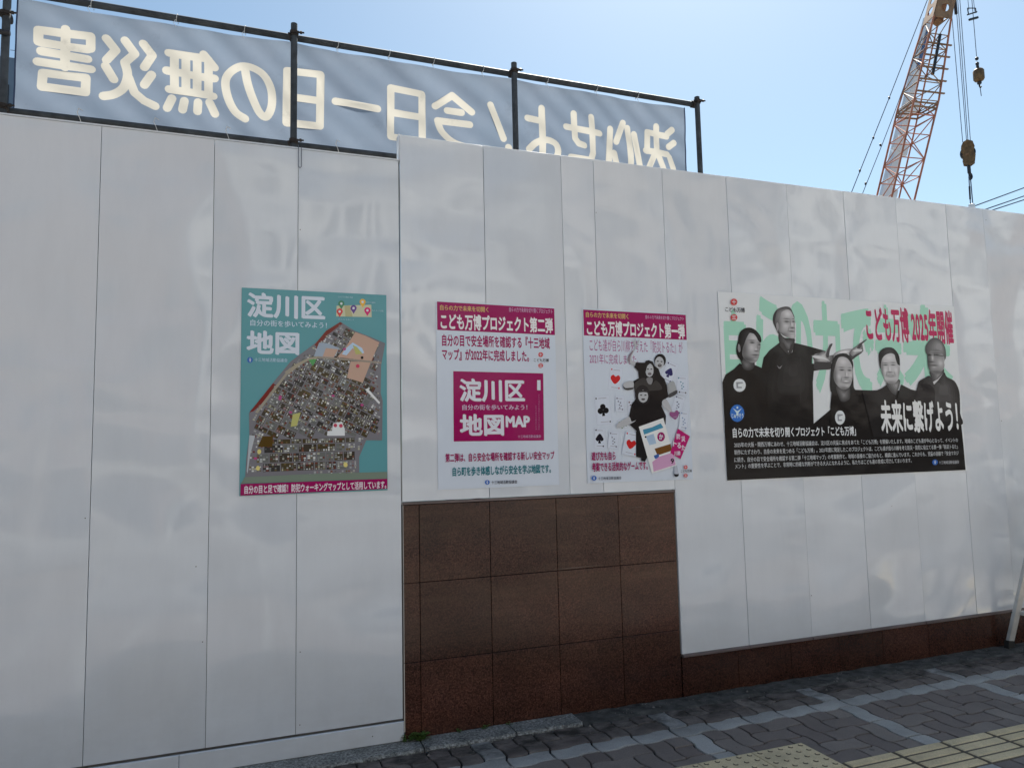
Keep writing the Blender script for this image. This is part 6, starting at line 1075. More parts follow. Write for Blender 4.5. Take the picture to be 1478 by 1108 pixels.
def bar_tile(x0, x1, y0, y1):
    mb = MB(); tile_base(mb, x0, x1, y0, y1)
    for b_ in range(4):
        cy = y0 + (b_ + .5) * (y1 - y0) / 4
        h, w = .0092, .0265
        a0, a1 = x0 + .012, x1 - .012
        vs = [(a0, cy - w, .0045), (a1, cy - w, .0045), (a1, cy + w, .0045), (a0, cy + w, .0045),
              (a0 + .006, cy - w + .006, h), (a1 - .006, cy - w + .006, h), (a1 - .006, cy + w - .006, h), (a0 + .006, cy + w - .006, h)]
        mb.add(vs, [(4, 5, 6, 7), (0, 1, 5, 4), (1, 2, 6, 5), (2, 3, 7, 6), (3, 0, 4, 7)])
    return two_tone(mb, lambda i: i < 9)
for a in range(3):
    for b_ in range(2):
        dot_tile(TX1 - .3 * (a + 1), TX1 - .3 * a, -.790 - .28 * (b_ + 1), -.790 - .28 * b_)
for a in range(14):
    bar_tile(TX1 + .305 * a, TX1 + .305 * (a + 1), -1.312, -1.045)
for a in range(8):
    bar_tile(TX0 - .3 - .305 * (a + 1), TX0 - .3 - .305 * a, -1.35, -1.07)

# kerb stones along the wall foot
kj = [-1.62, -.98, -.34, .835, 1.322, 1.700]
for a, b_ in zip(kj, kj[1:]):
    mb = MB()
    n = 14
    g = .004
    vs = []
    rr = random.Random(int(a * 100))
    for k in range(n + 1):
        x = a + g + (b_ - a - 2 * g) * k / n
        e = rr.uniform(-.004, .004) if 0 < k < n else .006
        z = .012
        vs += [(x, -.154 + e, -.03), (x, -.154 + e, z - .010), (x, -.143 + e, z), (x, -.004, z), (x, -.004, -.03)]
    fs = []
    for k in range(n):
        for q in range(4):
            fs.append((k * 5 + q, (k + 1) * 5 + q, (k + 1) * 5 + q + 1, k * 5 + q + 1))
    fs += [(0, 1, 2, 3, 4), tuple(n * 5 + q for q in (4, 3, 2, 1, 0))]
    mb.add(vs, fs)
    mb.build('kerb_stone', M['kerbstone'], pave)
# packed dirt beyond the last kerb stone: an uneven sheet
vs, fs = [], []
nx, ny = 90, 8
rr = random.Random(9)
for a in range(nx + 1):
    for b_ in range(ny + 1):
        x = 1.70 + 4.9 * a / nx
        y = -.002 - (.165 + .03 * math.sin(a * .7) * math.sin(a * .23)) * b_ / ny
        z = .004 + rr.uniform(-.003, .004) - (.012 if b_ == ny else 0)
        vs.append((x, y, z))
for a in range(nx):
    for b_ in range(ny):
        k = a * (ny + 1) + b_
        fs.append((k, k + 1, k + ny + 2, k + ny + 1))
tag(mesh('dirt_strip', vs, fs, M['dirt'], None, True), kind='structure')
# crumbs of stone and grit
mb = MB()
for k in range(620):
    x = rr.uniform(-.3, 6.2)
    y = -.02 - abs(rr.gauss(0, .16)) if k % 5 else rr.uniform(-1.0, -.1)
    s = rr.uniform(.0012, .0045) if k % 28 else rr.uniform(.006, .011)
    z = .008 if y > -.15 else .001
    tp = [(x + rr.uniform(-s, s) * .3, y, z + s * .9)]
    bs = [(x + s * math.cos(q * 1.257 + k), y + s * math.sin(q * 1.257 + k) * rr.uniform(.6, 1), z - .002) for q in range(5)]
    mb.add(tp + bs, [(0, 1 + q, 1 + (q + 1) % 5) for q in range(5)])
tag(mb.build('grit', M['crumb']), kind='stuff', label='light stone crumbs and grit scattered on the pavement along the wall foot')

# ------------------------------------------------------------------ granite wall
gw = empty('granite_wall', (2.0, .1, 0), label='dark red brown speckled granite wall, high block with low plinth running right', cat='wall')
MB().box(.80, 2.409, .024, .30, -.1, 1.196).build('wall_core', M['wallcore'], gw)
MB().box(2.409, 7.5, .024, .30, -.1, .235).build('wall_core', M['wallcore'], gw)
xs = [.768, .853, 1.244, 1.638, 2.032, 2.412]
zs = [-.012, .386, .787, 1.190]
for a in range(5):
    for b_ in range(3):
        MB().box(xs[a] + .0015, xs[a + 1] - .0015, .0, .0235, zs[b_] + .0015, zs[b_ + 1] - .0015, .0012).build('tile', M['granite'], gw)
MB().box(.766, 2.415, -.004, .24, 1.1905, 1.2055, .003).build('coping', M['flash'], gw)
xl = [2.418, 2.814, 3.211, 3.594, 3.962, 4.367, 4.769, 5.17, 5.57, 5.97, 6.37]
for a in range(10):
    MB().box(xl[a] + .0015, xl[a + 1] - .0015, .0, .0235, -.012, .226, .0012).build('tile', M['granite'], gw)

# ------------------------------------------------------------------ site fence (two heights)
def fence_panel(parent, x0, x1, z0, z1, gap, y=-.006, dep=.022, name='panel', cut=None):
    mb = MB()
    b = .0010
    mb.box(x0 + gap, x1 - gap, y, y + dep, z0, z1, b)
    o = mb.build(name, M['panel'], parent)
    return o
fl_ = empty('site_fence', (-.5, 0, 0), label='lower left section of glossy white panel fence, reaching down to the kerb', cat='fence')
Lx = [-3.19, -2.685, -2.18, -1.675, -1.172, -.671, -.171, .232, .757]
gaps = [.0022, .0022, .0022, .0022, .0024, .0026, .0010, .0014]
for k in range(8):
    fence_panel(fl_, Lx[k], Lx[k + 1], .118, 3.048, .0012 if k != 6 else .0009)
    if k and k != 7:
        pass
# dark recessed joint profile behind each seam
for k, x in enumerate(Lx[1:-1]):
    w = .0035 if k != 6 - 0 else .001
MB().box(-3.19, .757, .018, .040, .02, 3.03).build('backing_sheet', M['backing'], fl_)
for a, b_ in ((-3.19, -1.9), (-1.9, -.281), (-.281, .760)):
    MB().box(a + .0008, b_ - .0008, -.020, -.0065, .014, .108, .003).build('base_strip', M['panel'], fl_)
MB().box(-3.19, .756, -.010, .044, 3.049, 3.056).build('top_cap', M['panel'], fl_)
for x, z in ((.252, .504), (.252, 1.75), (.243, 2.62), (-.69, 1.2), (-.19, .6), (.252, .16), (-.40, .06), (.60, .06), (-.224, .95)):
    MB().lathe((x, -.0215 if z < .11 else -.0055, z), [(0, .0032), (.0012, .0022)], 8, (0, -1, 0)).build('screw', M['screw'], fl_)
mb = MB().path([(.232, -.012, 3.070), (.232, -.012, 2.955), (.240, -.014, 2.945), (.248, -.012, 2.955), (.247, -.011, 3.06)], .0016, 6)
mb.build('wire_hook', M['rope'], fl_)

fr_ = empty('site_fence', (3.5, 0, 0), label='taller right section of glossy white panel fence standing on the granite wall', cat='fence')
Rx = [.763, 1.243, 1.725, 1.939, 2.408, 2.894, 3.376, 3.863, 4.340, 4.830, 5.213, 5.70, 6.19, 6.68]
FY = -.008
gr = [.0016, .0016, .0014, .0012, .0007, .0015, .0009, .0009, .0008, .0007, .0016, .0012, .0012]
for k in range(13):
    a, b_ = Rx[k], Rx[k + 1]
    z0 = 1.209 if b_ < 2.42 else .246
    z1 = 3.196 + .012 * (a - .8) / 5
    g = .0014 if k < 3 else .0010
    if k == 4:            # the sheet over the corner of the granite block
        a = 2.4165
    if k == 3:
        b_ = 2.4155
    fence_panel(fr_, a, b_, z0, z1, g, y=-.006 - (.0012 if k % 2 else 0))
MB().box(.764, 2.405, .0175, .040, 1.21, 3.18).build('backing_sheet', M['backing'], fr_)
MB().box(2.420, 6.68, .0175, .040, .25, 3.18).build('backing_sheet', M['backing'], fr_)
MB().box(.7575, .7630, -.0095, .046, 3.05, 3.199, .001).build('edge_trim', M['trim'], fr_)
MB().box(.7575, 6.68, .0172, .045, 3.1820, 3.190).build('top_cap', M['trim'], fr_)
mb = MB()
for k in range(5, 14):
    a = 2.4165 if k == 5 else Rx[k - 1]
    mb.box(a + .002, Rx[k] - .002, -.016 - .003 * (k % 2), .02, .229, .2445, .002)
mb.build('bottom_flashing', M['flash'], fr_)
for x, z in ((1.936 + .012, 2.87), (5.242, 3.12), (4.112, 1.03), (2.90, 1.8), (5.23, 1.6), (1.25, 2.0), (3.39, .5)):
    MB().lathe((x, -.0065, z), [(0, .0032), (.0012, .0022)], 8, (0, -1, 0)).build('screw', M['screw'], fr_)

# fence stays behind the sheets
for x in (-2.4, -.6, 1.2, 3.0, 4.8, 6.4):
    z1 = 2.9
    o = MB().tube((x, .08, 0), (x, .08, z1), .0243, 10).tube((x, .08, 2.4), (x, 1.3, 0), .0243, 10).build('fence_post', M['steel'], fl_ if x < .7 else fr_)

# ------------------------------------------------------------------ posters
KW = 1.75
def catmull(pts, n=4):
    out = []
    m = len(pts)
    for i in range(m):
        p0, p1, p2, p3 = pts[i - 1], pts[i], pts[(i + 1) % m], pts[(i + 2) % m]
        for k in range(n):
            q = k / n
            out.append(tuple(.5 * (2 * p1[a] + (p2[a] - p0[a]) * q + (2 * p0[a] - 5 * p1[a] + 4 * p2[a] - p3[a]) * q * q
                                   + (3 * p1[a] - p0[a] - 3 * p2[a] + p3[a]) * q ** 3) for a in (0, 1)))
    return out

def text_geo(s, bold, res):
    c = bpy.data.curves.new('txt', 'FONT')
    c.body = s
    c.size = 1
    c.resolution_u = res
    c.offset = bold
    o = bpy.data.objects.new('txt', c)
    col.objects.link(o)
    dg = bpy.context.evaluated_depsgraph_get()
    me = bpy.data.meshes.new_from_object(o.evaluated_get(dg))
    vs = [(v.co.x, v.co.y) for v in me.vertices]
    fs = [tuple(p_.vertices) for p_ in me.polygons]
    bpy.data.objects.remove(o); bpy.data.curves.remove(c); bpy.data.meshes.remove(me)
    return vs, fs

def color_mesh(name, geo, parent, mat):
    """geo: list of (verts3, faces, rgba)"""
    vs, fs, cs = [], [], []
    for v, f, c in geo:
        n = len(vs)
        vs += v
        for q in f:
            fs.append(tuple(i + n for i in q)); cs.append(c)
    o = mesh(name, vs, fs, mat, parent)
    me = o.data
    at = me.color_attributes.new('Col', 'FLOAT_COLOR', 'CORNER')
    buf = []
    for p_, c in zip(me.polygons, cs):
        buf += list(c) * p_.loop_total
    at.data.foreach_set('color', buf)
    return o

def flip_faces(vs, f):
    # make a face in the x-z plane look towards -y
    a = 0.0
    for i in range(len(f)):
        p_, q = vs[f[i]], vs[f[(i + 1) % len(f)]]
        a += p_[0] * q[2] - q[0] * p_[2]
    return f if a > 0 else tuple(reversed(f))

def inside(poly, x, z):
    c = False
    n = len(poly)
    for i in range(n):
        (xa, za), (xb, zb) = poly[i], poly[i - 1]
        if (za > z) != (zb > z) and x < (xb - xa) * (z - za) / (zb - za) + xa:
            c = not c
    return c
STEP = .00004
def poster(name, x0, x1, z0, z1, items, label, sheet_col, y0=-.0085, extra=None, insert_at=None):
    root = empty(name, ((x0 + x1) / 2, y0, z0), label=label, cat='poster')
    sheet = [(x0, z0), (x1, z0), (x1, z1), (x0, z1)]
    o = MB().box(x0, x1, y0 - .0012, y0, z0, z1).build('sheet', M['print'], root)
    at = o.data.color_attributes.new('Col', 'FLOAT_COLOR', 'CORNER')
    at.data.foreach_set('color', list(sheet_col) * len(o.data.loops))
    groups = {}
    k = 0
    yb = y0 - .0014
    for idx, it in enumerate(items):
        if insert_at is not None and idx == insert_at:
            k += 2
            groups.setdefault('map_blocks', []).extend(extra(yb - k * STEP)); k += 3
        if it[0] == 'g':
            _, g, base, pts, blobs, st = it
            pts = catmull(pts)
            y = yb - k * STEP
            xa, xb = min(p_[0] for p_ in pts), max(p_[0] for p_ in pts)
            za, zb = min(p_[1] for p_ in pts), max(p_[1] for p_ in pts)
            def tone(x, z):
                v = base
                for (cx, cz, rx, rz, an, dl) in blobs:
                    u, w = x - cx, z - cz
                    ca, sa = math.cos(an), math.sin(an)
                    u, w = u * ca + w * sa, -u * sa + w * ca
                    q = (u / rx) ** 2 + (w / rz) ** 2
                    if q < 6: v += dl * math.exp(-q)
                return max(14, min(200, v))
            nx_, nz_ = int((xb - xa) / st), int((zb - za) / st)
            for a in range(nx_):
                for b_ in range(nz_):
                    X0, Z0 = xa + a * st, za + b_ * st
                    if all(inside(pts, X0 + da * st, Z0 + db * st) for da, db in ((0, 0), (1, 0), (1, 1), (0, 1))):
                        v = tone(X0 + st / 2, Z0 + st / 2)
                        groups.setdefault(g, []).append(([(X0, y, Z0), (X0 + st, y, Z0), (X0 + st, y, Z0 + st), (X0, y, Z0 + st)], [(0, 1, 2, 3)], hexc(v, v * .993, v, KW)))
        elif it[0] == 'p':
            _, g, c, pts, sm = it
            if sm and len(pts) > 3: pts = catmull(pts)
            pts = [(min(max(a, x0 + .001), x1 - .001), min(max(b, z0 + .001), z1 - .001)) for a, b in pts]
            tri = tessellate_polygon([[Vector((a, b, 0)) for a, b in pts]])
            y = yb - k * STEP
            v = [(a, y, b) for a, b in pts]
            f = [flip_faces(v, tuple(q)) for q in tri]
            groups.setdefault(g, []).append((v, f, hexc(*c, KW)))
        else:
            _, g, c, s, box, bold, rot = it
            if len(box) != 4: continue
            h = box[3] - box[1]
            vs, fs = text_geo(s, 0.0, 4 if h > .12 else (3 if h > .05 else 2 if h > .03 else 1))
            if not vs: continue
            ax, bx = min(v[0] for v in vs), max(v[0] for v in vs)
            az, bz = min(v[1] for v in vs), max(v[1] for v in vs)
            y = yb - k * STEP
            sx, sz = (box[2] - box[0]) / (bx - ax + 2 * bold), h / max(1e-6, bz - az + 2 * bold)
            if bold < .008: offs = [(0, 0)]
            elif bold < .022: offs = [(-1, 0), (1, 0), (0, .8)]
            else: offs = [(-1, -.3), (1, .3), (-.3, 1), (.3, -1), (-.75, .75), (.75, -.75), (0, 0)]
            for n_, (u, q_) in enumerate(offs):      # a heavier weight: the outline printed several times, slightly shifted
                v = [(box[0] + (a - ax + bold * (1 + u)) * sx, y - n_ * STEP * .5, box[1] + (b - az + bold * (1 + q_)) * sz) for a, b in vs]
                f = [flip_faces(v, q) for q in fs]
                groups.setdefault(g, []).append((v, f, hexc(*c, KW)))
            k += len(offs) // 2
        k += 1
    for g, geo in groups.items():
        ob = color_mesh(g.split('#')[0], geo, root, M['print'])
        if g == 'map_blocks': ob['kind'] = 'stuff'
    return root

# the town map print: street blocks with little building footprints
def map_blocks(y):
    rg = random.Random(21)
    poly = DATA['map_outline']; zs_ = DATA['map_split']
    geo = []
    pal = [(170, 174, 176), (150, 152, 150), (138, 138, 130), (112, 114, 112), (178, 180, 178), (104, 66, 52), (92, 44, 38), (88, 76, 44), (120, 98, 100), (80, 80, 76), (150, 150, 128), (120, 122, 120), (100, 100, 96), (135, 138, 138)]
    blk = [(52, 46, 38), (60, 52, 34), (46, 44, 42), (66, 62, 52), (88, 90, 88)]
    def quad(cx, cz, w, h, a, c, yy):
        ca, sa = math.cos(a), math.sin(a)
        v = [(cx + u * ca - q * sa, yy, cz + u * sa + q * ca) for u, q in ((-w / 2, -h / 2), (w / 2, -h / 2), (w / 2, h / 2), (-w / 2, h / 2))]
        if all(inside(poly, p_[0], p_[2]) for p_ in v):
            geo.append((v, [(0, 1, 2, 3)], hexc(*c, KW)))
            return True
    xm0, xm1 = min(p_[0] for p_ in poly), max(p_[0] for p_ in poly)
    zm0, zm1 = min(p_[1] for p_ in poly), max(p_[1] for p_ in poly)
    def fill(ang, du, dv, road, lower):
        ca, sa = math.cos(ang), math.sin(ang)
        cx0, cz0 = (xm0 + xm1) / 2, (zm0 + zm1) / 2
        v = -1.0
        while v < 1.0:
            hv = dv * rg.uniform(.6, 1.5)
            u = -1.0
            while u < 1.0:
                wu = du * rg.uniform(.6, 1.5)
                bx, bz = u + wu / 2, v + hv / 2
                X, Z_ = cx0 + bx * ca - bz * sa, cz0 + bx * sa + bz * ca
                ok = (Z_ < zs_ - hv * .45) if lower else (Z_ > zs_ + hv * .15)
                if ok and inside(poly, X, Z_):
                    nn = max(1, int(wu / .0125)); mm = max(1, int(hv / .011))
                    cb = rg.choice(blk)
                    quad(X, Z_, wu - road, hv - road, ang, cb, y)
                    for p_ in range(nn):
                        for q in range(mm):
                            if rg.random() < .30: continue
                            ux = u + road * .7 + (wu - road * 1.4) * (p_ + .5) / nn; vz = v + road * .7 + (hv - road * 1.4) * (q + .5) / mm
                            w_b = (wu - road * 1.4) / nn * rg.uniform(.45, .95); h_b = (hv - road * 1.4) / mm * rg.uniform(.45, .95)
                            quad(cx0 + ux * ca - vz * sa, cz0 + ux * sa + vz * ca, w_b, h_b, ang, rg.choice(pal), y - STEP)
                u += wu
            v += hv
    fill(R(-27), .046, .034, .0055, False)
    fill(R(0.5), .062, .036, .005, True)
    return geo

poster('poster', -.036, .685, 1.272, 2.300, DATA['map'],
       'teal poster with a brown and grey town map, leftmost of the four posters', hexc(78, 128, 134, KW),
       extra=map_blocks, insert_at=DATA['map_end'])
WHC = hexc(170, 178, 188, KW)
poster('poster', .955, 1.657, 1.263, 2.281, DATA['second'],
       'white poster with magenta header and a large magenta box in its middle', WHC)
poster('poster', 1.834, 2.542, 1.265, 2.281, DATA['first'],
       'white poster with magenta header, three people in black and many scattered playing cards', WHC, y0=-.0095)
poster('poster', 2.786, 4.832, 1.248, 2.435, DATA['wide'],
       'wide poster with five people in black shirts before pale green characters', hexc(182, 186, 188, KW), y0=-.0095)

# ------------------------------------------------------------------ banner on its scaffold, 1.65 m behind the fence
BY = 1.74
bx0, bx1, bz0, bz1 = -1.505, 3.800, 3.790, 4.608
def sag(x):                        # the upper hem scallops between ties
    return .0035 * math.cos((x + 1.49) / .87 * 2 * math.pi)
def cloth_y(x, z):
    a = .010 * math.sin(3.1 * x + 2.2 * z) + .007 * math.sin(7.3 * x - 5.1 * z + 1.0) * math.exp(-((z - 4.1) / .5) ** 2)
    b = .006 * math.sin(11 * (x + .9 * z)) * (.5 + .5 * math.sin(1.3 * x + .5)) + .0035 * math.sin(23 * (x * .8 + z) + 2 * math.sin(2.1 * x))
    return BY + a + b
SW = .0295
segs = []
for st in DATA['banner']:
    for a, b_ in zip(st, st[1:]):
        segs.append((a, b_))
def smooth_open(pts, n=5):
    if len(pts) < 4: return pts
    out = []
    closed = pts[0] == pts[-1]
    for i in range(len(pts) - 1):
        p1, p2 = pts[i], pts[i + 1]
        p0 = pts[i - 1] if i else (pts[-2] if closed else p1)
        p3 = pts[i + 2] if i + 2 < len(pts) else (pts[1] if closed else p2)
        for k in range(n):
            q = k / n
            out.append(tuple(.5 * (2 * p1[a] + (p2[a] - p0[a]) * q + (2 * p0[a] - 5 * p1[a] + 4 * p2[a] - p3[a]) * q * q
                                   + (3 * p1[a] - p0[a] - 3 * p2[a] + p3[a]) * q ** 3) for a in (0, 1)))
    out.append(pts[-1])
    return out
verts2, edges2 = [], []
def add_loop(pts):
    n = len(verts2)
    for p_ in pts: verts2.append(Vector(p_))
    for i in range(len(pts)): edges2.append((n + i, n + (i + 1) % len(pts)))
allseg = []
for st in DATA['banner']:
    st = [tuple(p_) for p_ in st]
    # corners stay straight for box-like strokes, long curved strokes are smoothed
    if len(st) >= 6 or (len(st) == 5 and st[0] != st[-1]):
        st = smooth_open(st, 4)
    for a, b_ in zip(st, st[1:]):
        allseg.append((a, b_))
        dx, dz = b_[0] - a[0], b_[1] - a[1]
        L = math.hypot(dx, dz)
        if L < 1e-5: continue
        an = math.atan2(dz, dx)
        loop = []
        for k in range(7):
            t_ = an - math.pi / 2 + math.pi * k / 6
            loop.append((b_[0] + SW * math.cos(t_), b_[1] + SW * math.sin(t_)))
        for k in range(7):
            t_ = an + math.pi / 2 + math.pi * k / 6
            loop.append((a[0] + SW * math.cos(t_), a[1] + SW * math.sin(t_)))
        add_loop(loop)
gx, gz = 130, 22
rg = random.Random(2)
def top_z(x): return bz1 + sag(x) - .004
border = [(bx0 + (bx1 - bx0) * i / gx, bz0) for i in range(gx)] + [(bx1, bz0 + (bz1 - bz0) * j / gz) for j in range(gz)] + \
         [(bx1 - (bx1 - bx0) * i / gx, top_z(bx1 - (bx1 - bx0) * i / gx)) for i in range(gx)] + [(bx0, top_z(bx0) - (top_z(bx0) - bz0) * j / gz) for j in range(gz)]
add_loop(border)
for i in range(1, gx):
    for j in range(1, gz):
        x = bx0 + (bx1 - bx0) * (i + rg.uniform(-.2, .2)) / gx
        z = bz0 + (bz1 - bz0 - .02) * (j + rg.uniform(-.2, .2)) / gz
        verts2.append(Vector((x, z)))
res = delaunay_2d_cdt(verts2, edges2, [], 1, 1e-6)
V2, F2 = res[0], res[2]
grid = {}
CS = .08
for (a, b_) in allseg:
    for gx_ in range(int((min(a[0], b_[0]) - SW + 10) / CS), int((max(a[0], b_[0]) + SW + 10) / CS) + 1):
        for gz_ in range(int((min(a[1], b_[1]) - SW) / CS), int((max(a[1], b_[1]) + SW) / CS) + 1):
            grid.setdefault((gx_, gz_), []).append((a, b_))
def in_letter(x, z):
    for a, b_ in grid.get((int((x + 10) / CS), int(z / CS)), ()):
        dx, dz = b_[0] - a[0], b_[1] - a[1]
        L2 = dx * dx + dz * dz
        t_ = max(0, min(1, ((x - a[0]) * dx + (z - a[1]) * dz) / L2)) if L2 else 0
        if math.hypot(x - a[0] - t_ * dx, z - a[1] - t_ * dz) < SW * .985: return True
    return False
bn = empty('banner', (1.13, BY, bz0), label='long blue grey cloth banner with large cream characters seen mirrored from behind', cat='banner')
parts_ = {'cloth': [], 'lettering': []}
for f in F2:
    cx = sum(V2[i].x for i in f) / len(f); cz = sum(V2[i].y for i in f) / len(f)
    if not (bx0 < cx < bx1 and bz0 < cz < top_z(cx)): continue
    parts_['lettering' if in_letter(cx, cz) else 'cloth'].append(f)
for nm, fl in parts_.items():
    used = {}
    vs, fs = [], []
    for f in fl:
        q = []
        for i in f:
            if i not in used:
                used[i] = len(vs)
                vs.append((V2[i].x, cloth_y(V2[i].x, V2[i].y), V2[i].y))
            q.append(used[i])
        fs.append(tuple(q))
    ob = mesh(nm, vs, fs, M['banner'] if nm == 'cloth' else M['letters'], bn, True)
    nr = []
    for x_, y_, z_ in vs:
        e = .004
        gx_ = (cloth_y(x_ + e, z_) - cloth_y(x_ - e, z_)) / (2 * e); gz_ = (cloth_y(x_, z_ + e) - cloth_y(x_, z_ - e)) / (2 * e)
        v_ = Vector((gx_, -1, gz_)).normalized()
        if ob.data.polygons[0].normal.y > 0: v_ = -v_
        nr.append(v_)
    ob.data.normals_split_custom_set_from_vertices(nr)
def hem(pts):
    MB().path(pts, .0055, 6).build('hem', M['hem'], bn)
hem([(bx0, cloth_y(bx0, bz0 + (bz1 - bz0) * k / 8) - .002, bz0 + (bz1 - bz0) * k / 8) for k in range(9)])
hem([(bx1, cloth_y(bx1, bz0 + (bz1 - bz0) * k / 8) - .002, bz0 + (bz1 - bz0) * k / 8) for k in range(9)])
PY, PR = 1.68, .0243
ZT, ZB = 4.622, 3.782
def tie(x, ztop, zc, zend):
    mb = MB()
    rg2 = random.Random(int(x * 50))
    pts = [(x + .004, PY - .03, zend)]
    for k in range(9):
        an = -math.pi * .75 + 1.5 * math.pi * k / 8
        pts.append((x + .002 * k, PY - math.cos(an) * (PR + .004) , zc + math.sin(an) * (PR + .004)))
    pts.append((x + .012, PY + .045, zend + .01))
    mb.path(pts, .0022, 5)
    mb.path([(x, PY - .03, zend), (x - .012, PY - .032, zend - .025), (x + .006, PY - .03, zend - .055)], .0016, 5)
    mb.build('tie', M['tie'], bn)
for x in (-1.06, -.52, -.06, .62, 1.02, 1.38, 1.80, 2.38, 2.85, 3.26):
    tie(x, ZT, ZT, bz1 - .015)
for x in (-1.10, -.63, -.16, .62, 1.10):
    mb = MB()
    mb.path([(x + .02, PY - .03, ZB + .05), (x - .005, PY - .034, ZB + .062), (x - .014, PY - .032, ZB + .03), (x, PY - .03, ZB), (x + .01, PY - .028, ZB - .03)], .0024, 5)
    mb.build('tie', M['tie'], bn)

sf = empty('scaffold_frame', (1.2, PY, 0), label='grey steel pipe scaffold frame with clamps holding the cloth banner behind the fence', cat='scaffold')
poles = [(-1.536, 4.80), (.297, 4.700), (2.064, 4.690), (3.862, 4.665)]
for x, z in poles:
    o = MB().tube((x, PY - .055, 0), (x, PY - .055, z), PR, 16).build('pole', M['steel'], sf); smooth_by_angle(o)
    o = MB().tube((x, PY - .055, z - .001), (x, PY - .055, z + .004), PR * .72, 12).build('pole_end', M['dark'], sf)
for z, x0, x1 in ((ZT, -3.3, 3.885), (ZB, -3.3, 3.93)):
    o = MB().tube((x0, PY, z), (x1, PY, z), PR if z > 4 else PR * .9, 16).build('rail', M['steel'], sf); smooth_by_angle(o)
MB().tube((-2.3, PY - .1, 4.27), (-1.50, PY - .1, 4.27), .018, 12).build('rail', M['dark'], sf)
def clamp(x, z):
    y = PY - .055
    mb = MB()
    mb.lathe((x, y, z - .020), [(0, PR + .003), (.003, PR + .008), (.037, PR + .008), (.040, PR + .003)], 14)
    mb.lathe((x - .028, PY, z), [(0, PR + .003), (.004, PR + .008), (.050, PR + .008), (.055, PR + .003)], 14, (1, 0, 0))
    mb.tube((x + .030, y - .022, z + .005), (x + .072, y - .024, z + .007), .0065, 8)
    mb.tube((x + .040, y - .0235, z + .005), (x + .056, y - .024, z + .006), .012, 6)
    mb.tube((x - .040, y - .015, z - .006), (x - .028, y - .015, z - .05), .007, 8)
    mb.box(x - .030, x + .032, y - .035, y + .03, z - .008, z + .010)
    mb.build('clamp', M['clamp'], sf)
for x, _ in poles:
    clamp(x, ZT); clamp(x, ZB)
clamp(-1.545, 4.42)

# ------------------------------------------------------------------ stepladder at the right edge
ld = empty('stepladder', (5.32, -.05, 0), label='white aluminium stepladder standing at the foot of the wall at the right edge', cat='ladder')
FB, FTx = 5.050, 5.27
def lrail(x0, x1, y0, y1, zt=1.12):
    o = MB().bar((x0, y0, .028), (x1, y1, zt), .050, .024, (0, 1, 0)).build('rail', M['alu'], ld)
    MB().bar((x0 - .004, y0, .0), (x0 + .004, y0, .055), .058, .034, (0, 1, 0)).build('rubber_foot', M['rubber'], ld)
lrail(FB, FTx, -.06, -.24); lrail(5.66, 5.44, -.06, -.24)
lrail(FB + .01, FTx, -.66, -.26); lrail(5.65, 5.44, -.66, -.26)
for k, z in enumerate((.245, .50, .755, 1.01)):
    f_ = z / 1.12
    xa, xb = FB + (FTx - FB) * f_, 5.66 + (5.44 - 5.66) * f_
    y = -.06 - .18 * f_
    MB().box(xa + .018, xb - .018, y - .045, y + .012, z - .012, z + .010).build('step', M['alu'], ld)
MB().box(5.25, 5.46, -.33, -.17, 1.12, 1.145).build('top_cap', M['alu'], ld)
MB().bar((FB + .065, -.10, .245), (FB + .012, -.075, .155), .012, .010).bar((FB + .020, -.08, .25), (FB + .09, -.10, .235), .012, .008).build('brace', M['dark'], ld)
MB().bar((FB + .1, -.16, .62), (FB + .1, -.47, .62), .016, .006).build('spreader', M['alu'], ld)

# ------------------------------------------------------------------ weeds in the joint at the wall foot
def weed(x, y, s, n, label, seed):
    rg = random.Random(seed)
    root = empty('weed', (x, y, .004), label=label, cat='weed')
    lv = MB(); stm = MB()
    for k in range(n):
        an = rg.uniform(math.pi, 2 * math.pi) if k % 3 else rg.uniform(0, 6.28)
        rad = s * rg.uniform(.2, 1.0)
        tip = Vector((x + math.cos(an) * rad, min(y + math.sin(an) * rad * .8, -.006), .004 + s * rg.uniform(.25, 1.0)))
        b_ = Vector((x + math.cos(an) * .006, y, .002))
        stm.tube(b_, tip, .0011, 4, .0006)
        for q in range(3):
            a2 = an + (q - 1) * 1.5 + rg.uniform(-.3, .3)
            L = s * rg.uniform(.28, .5)
            d = Vector((math.cos(a2), math.sin(a2), rg.uniform(-.2, .5))).normalized()
            sd_ = d.cross(Vector((0, 0, 1))).normalized() * L * .34
            m1 = tip + d * L * .5 + Vector((0, 0, L * .08))
            lv.add([tip, m1 + sd_, tip + d * L, m1 - sd_, tip + d * L * .28 + sd_ * .8, tip + d * L * .28 - sd_ * .8],
                   [(0, 4, 1, 2, 3, 5)])
    lv.build('leaves', M['leaf'], root); stm.build('stems', M['leaf'], root)
weed(.778, -.020, .036, 18, 'small green weed at the foot of the white fence corner, leftmost', 1)
weed(.838, -.024, .046, 34, 'largest bushy green weed in the joint at the left end of the granite wall', 2)
weed(1.045, -.014, .022, 11, 'tiny low weed between kerb stone and granite, second to the right of the bushy weed', 3)
weed(1.195, -.014, .027, 12, 'small weed beside the kerb stone joint below the second column of granite tiles', 4)
weed(1.325, -.016, .020, 9, 'tiniest rightmost weed where two kerb stones meet', 5)

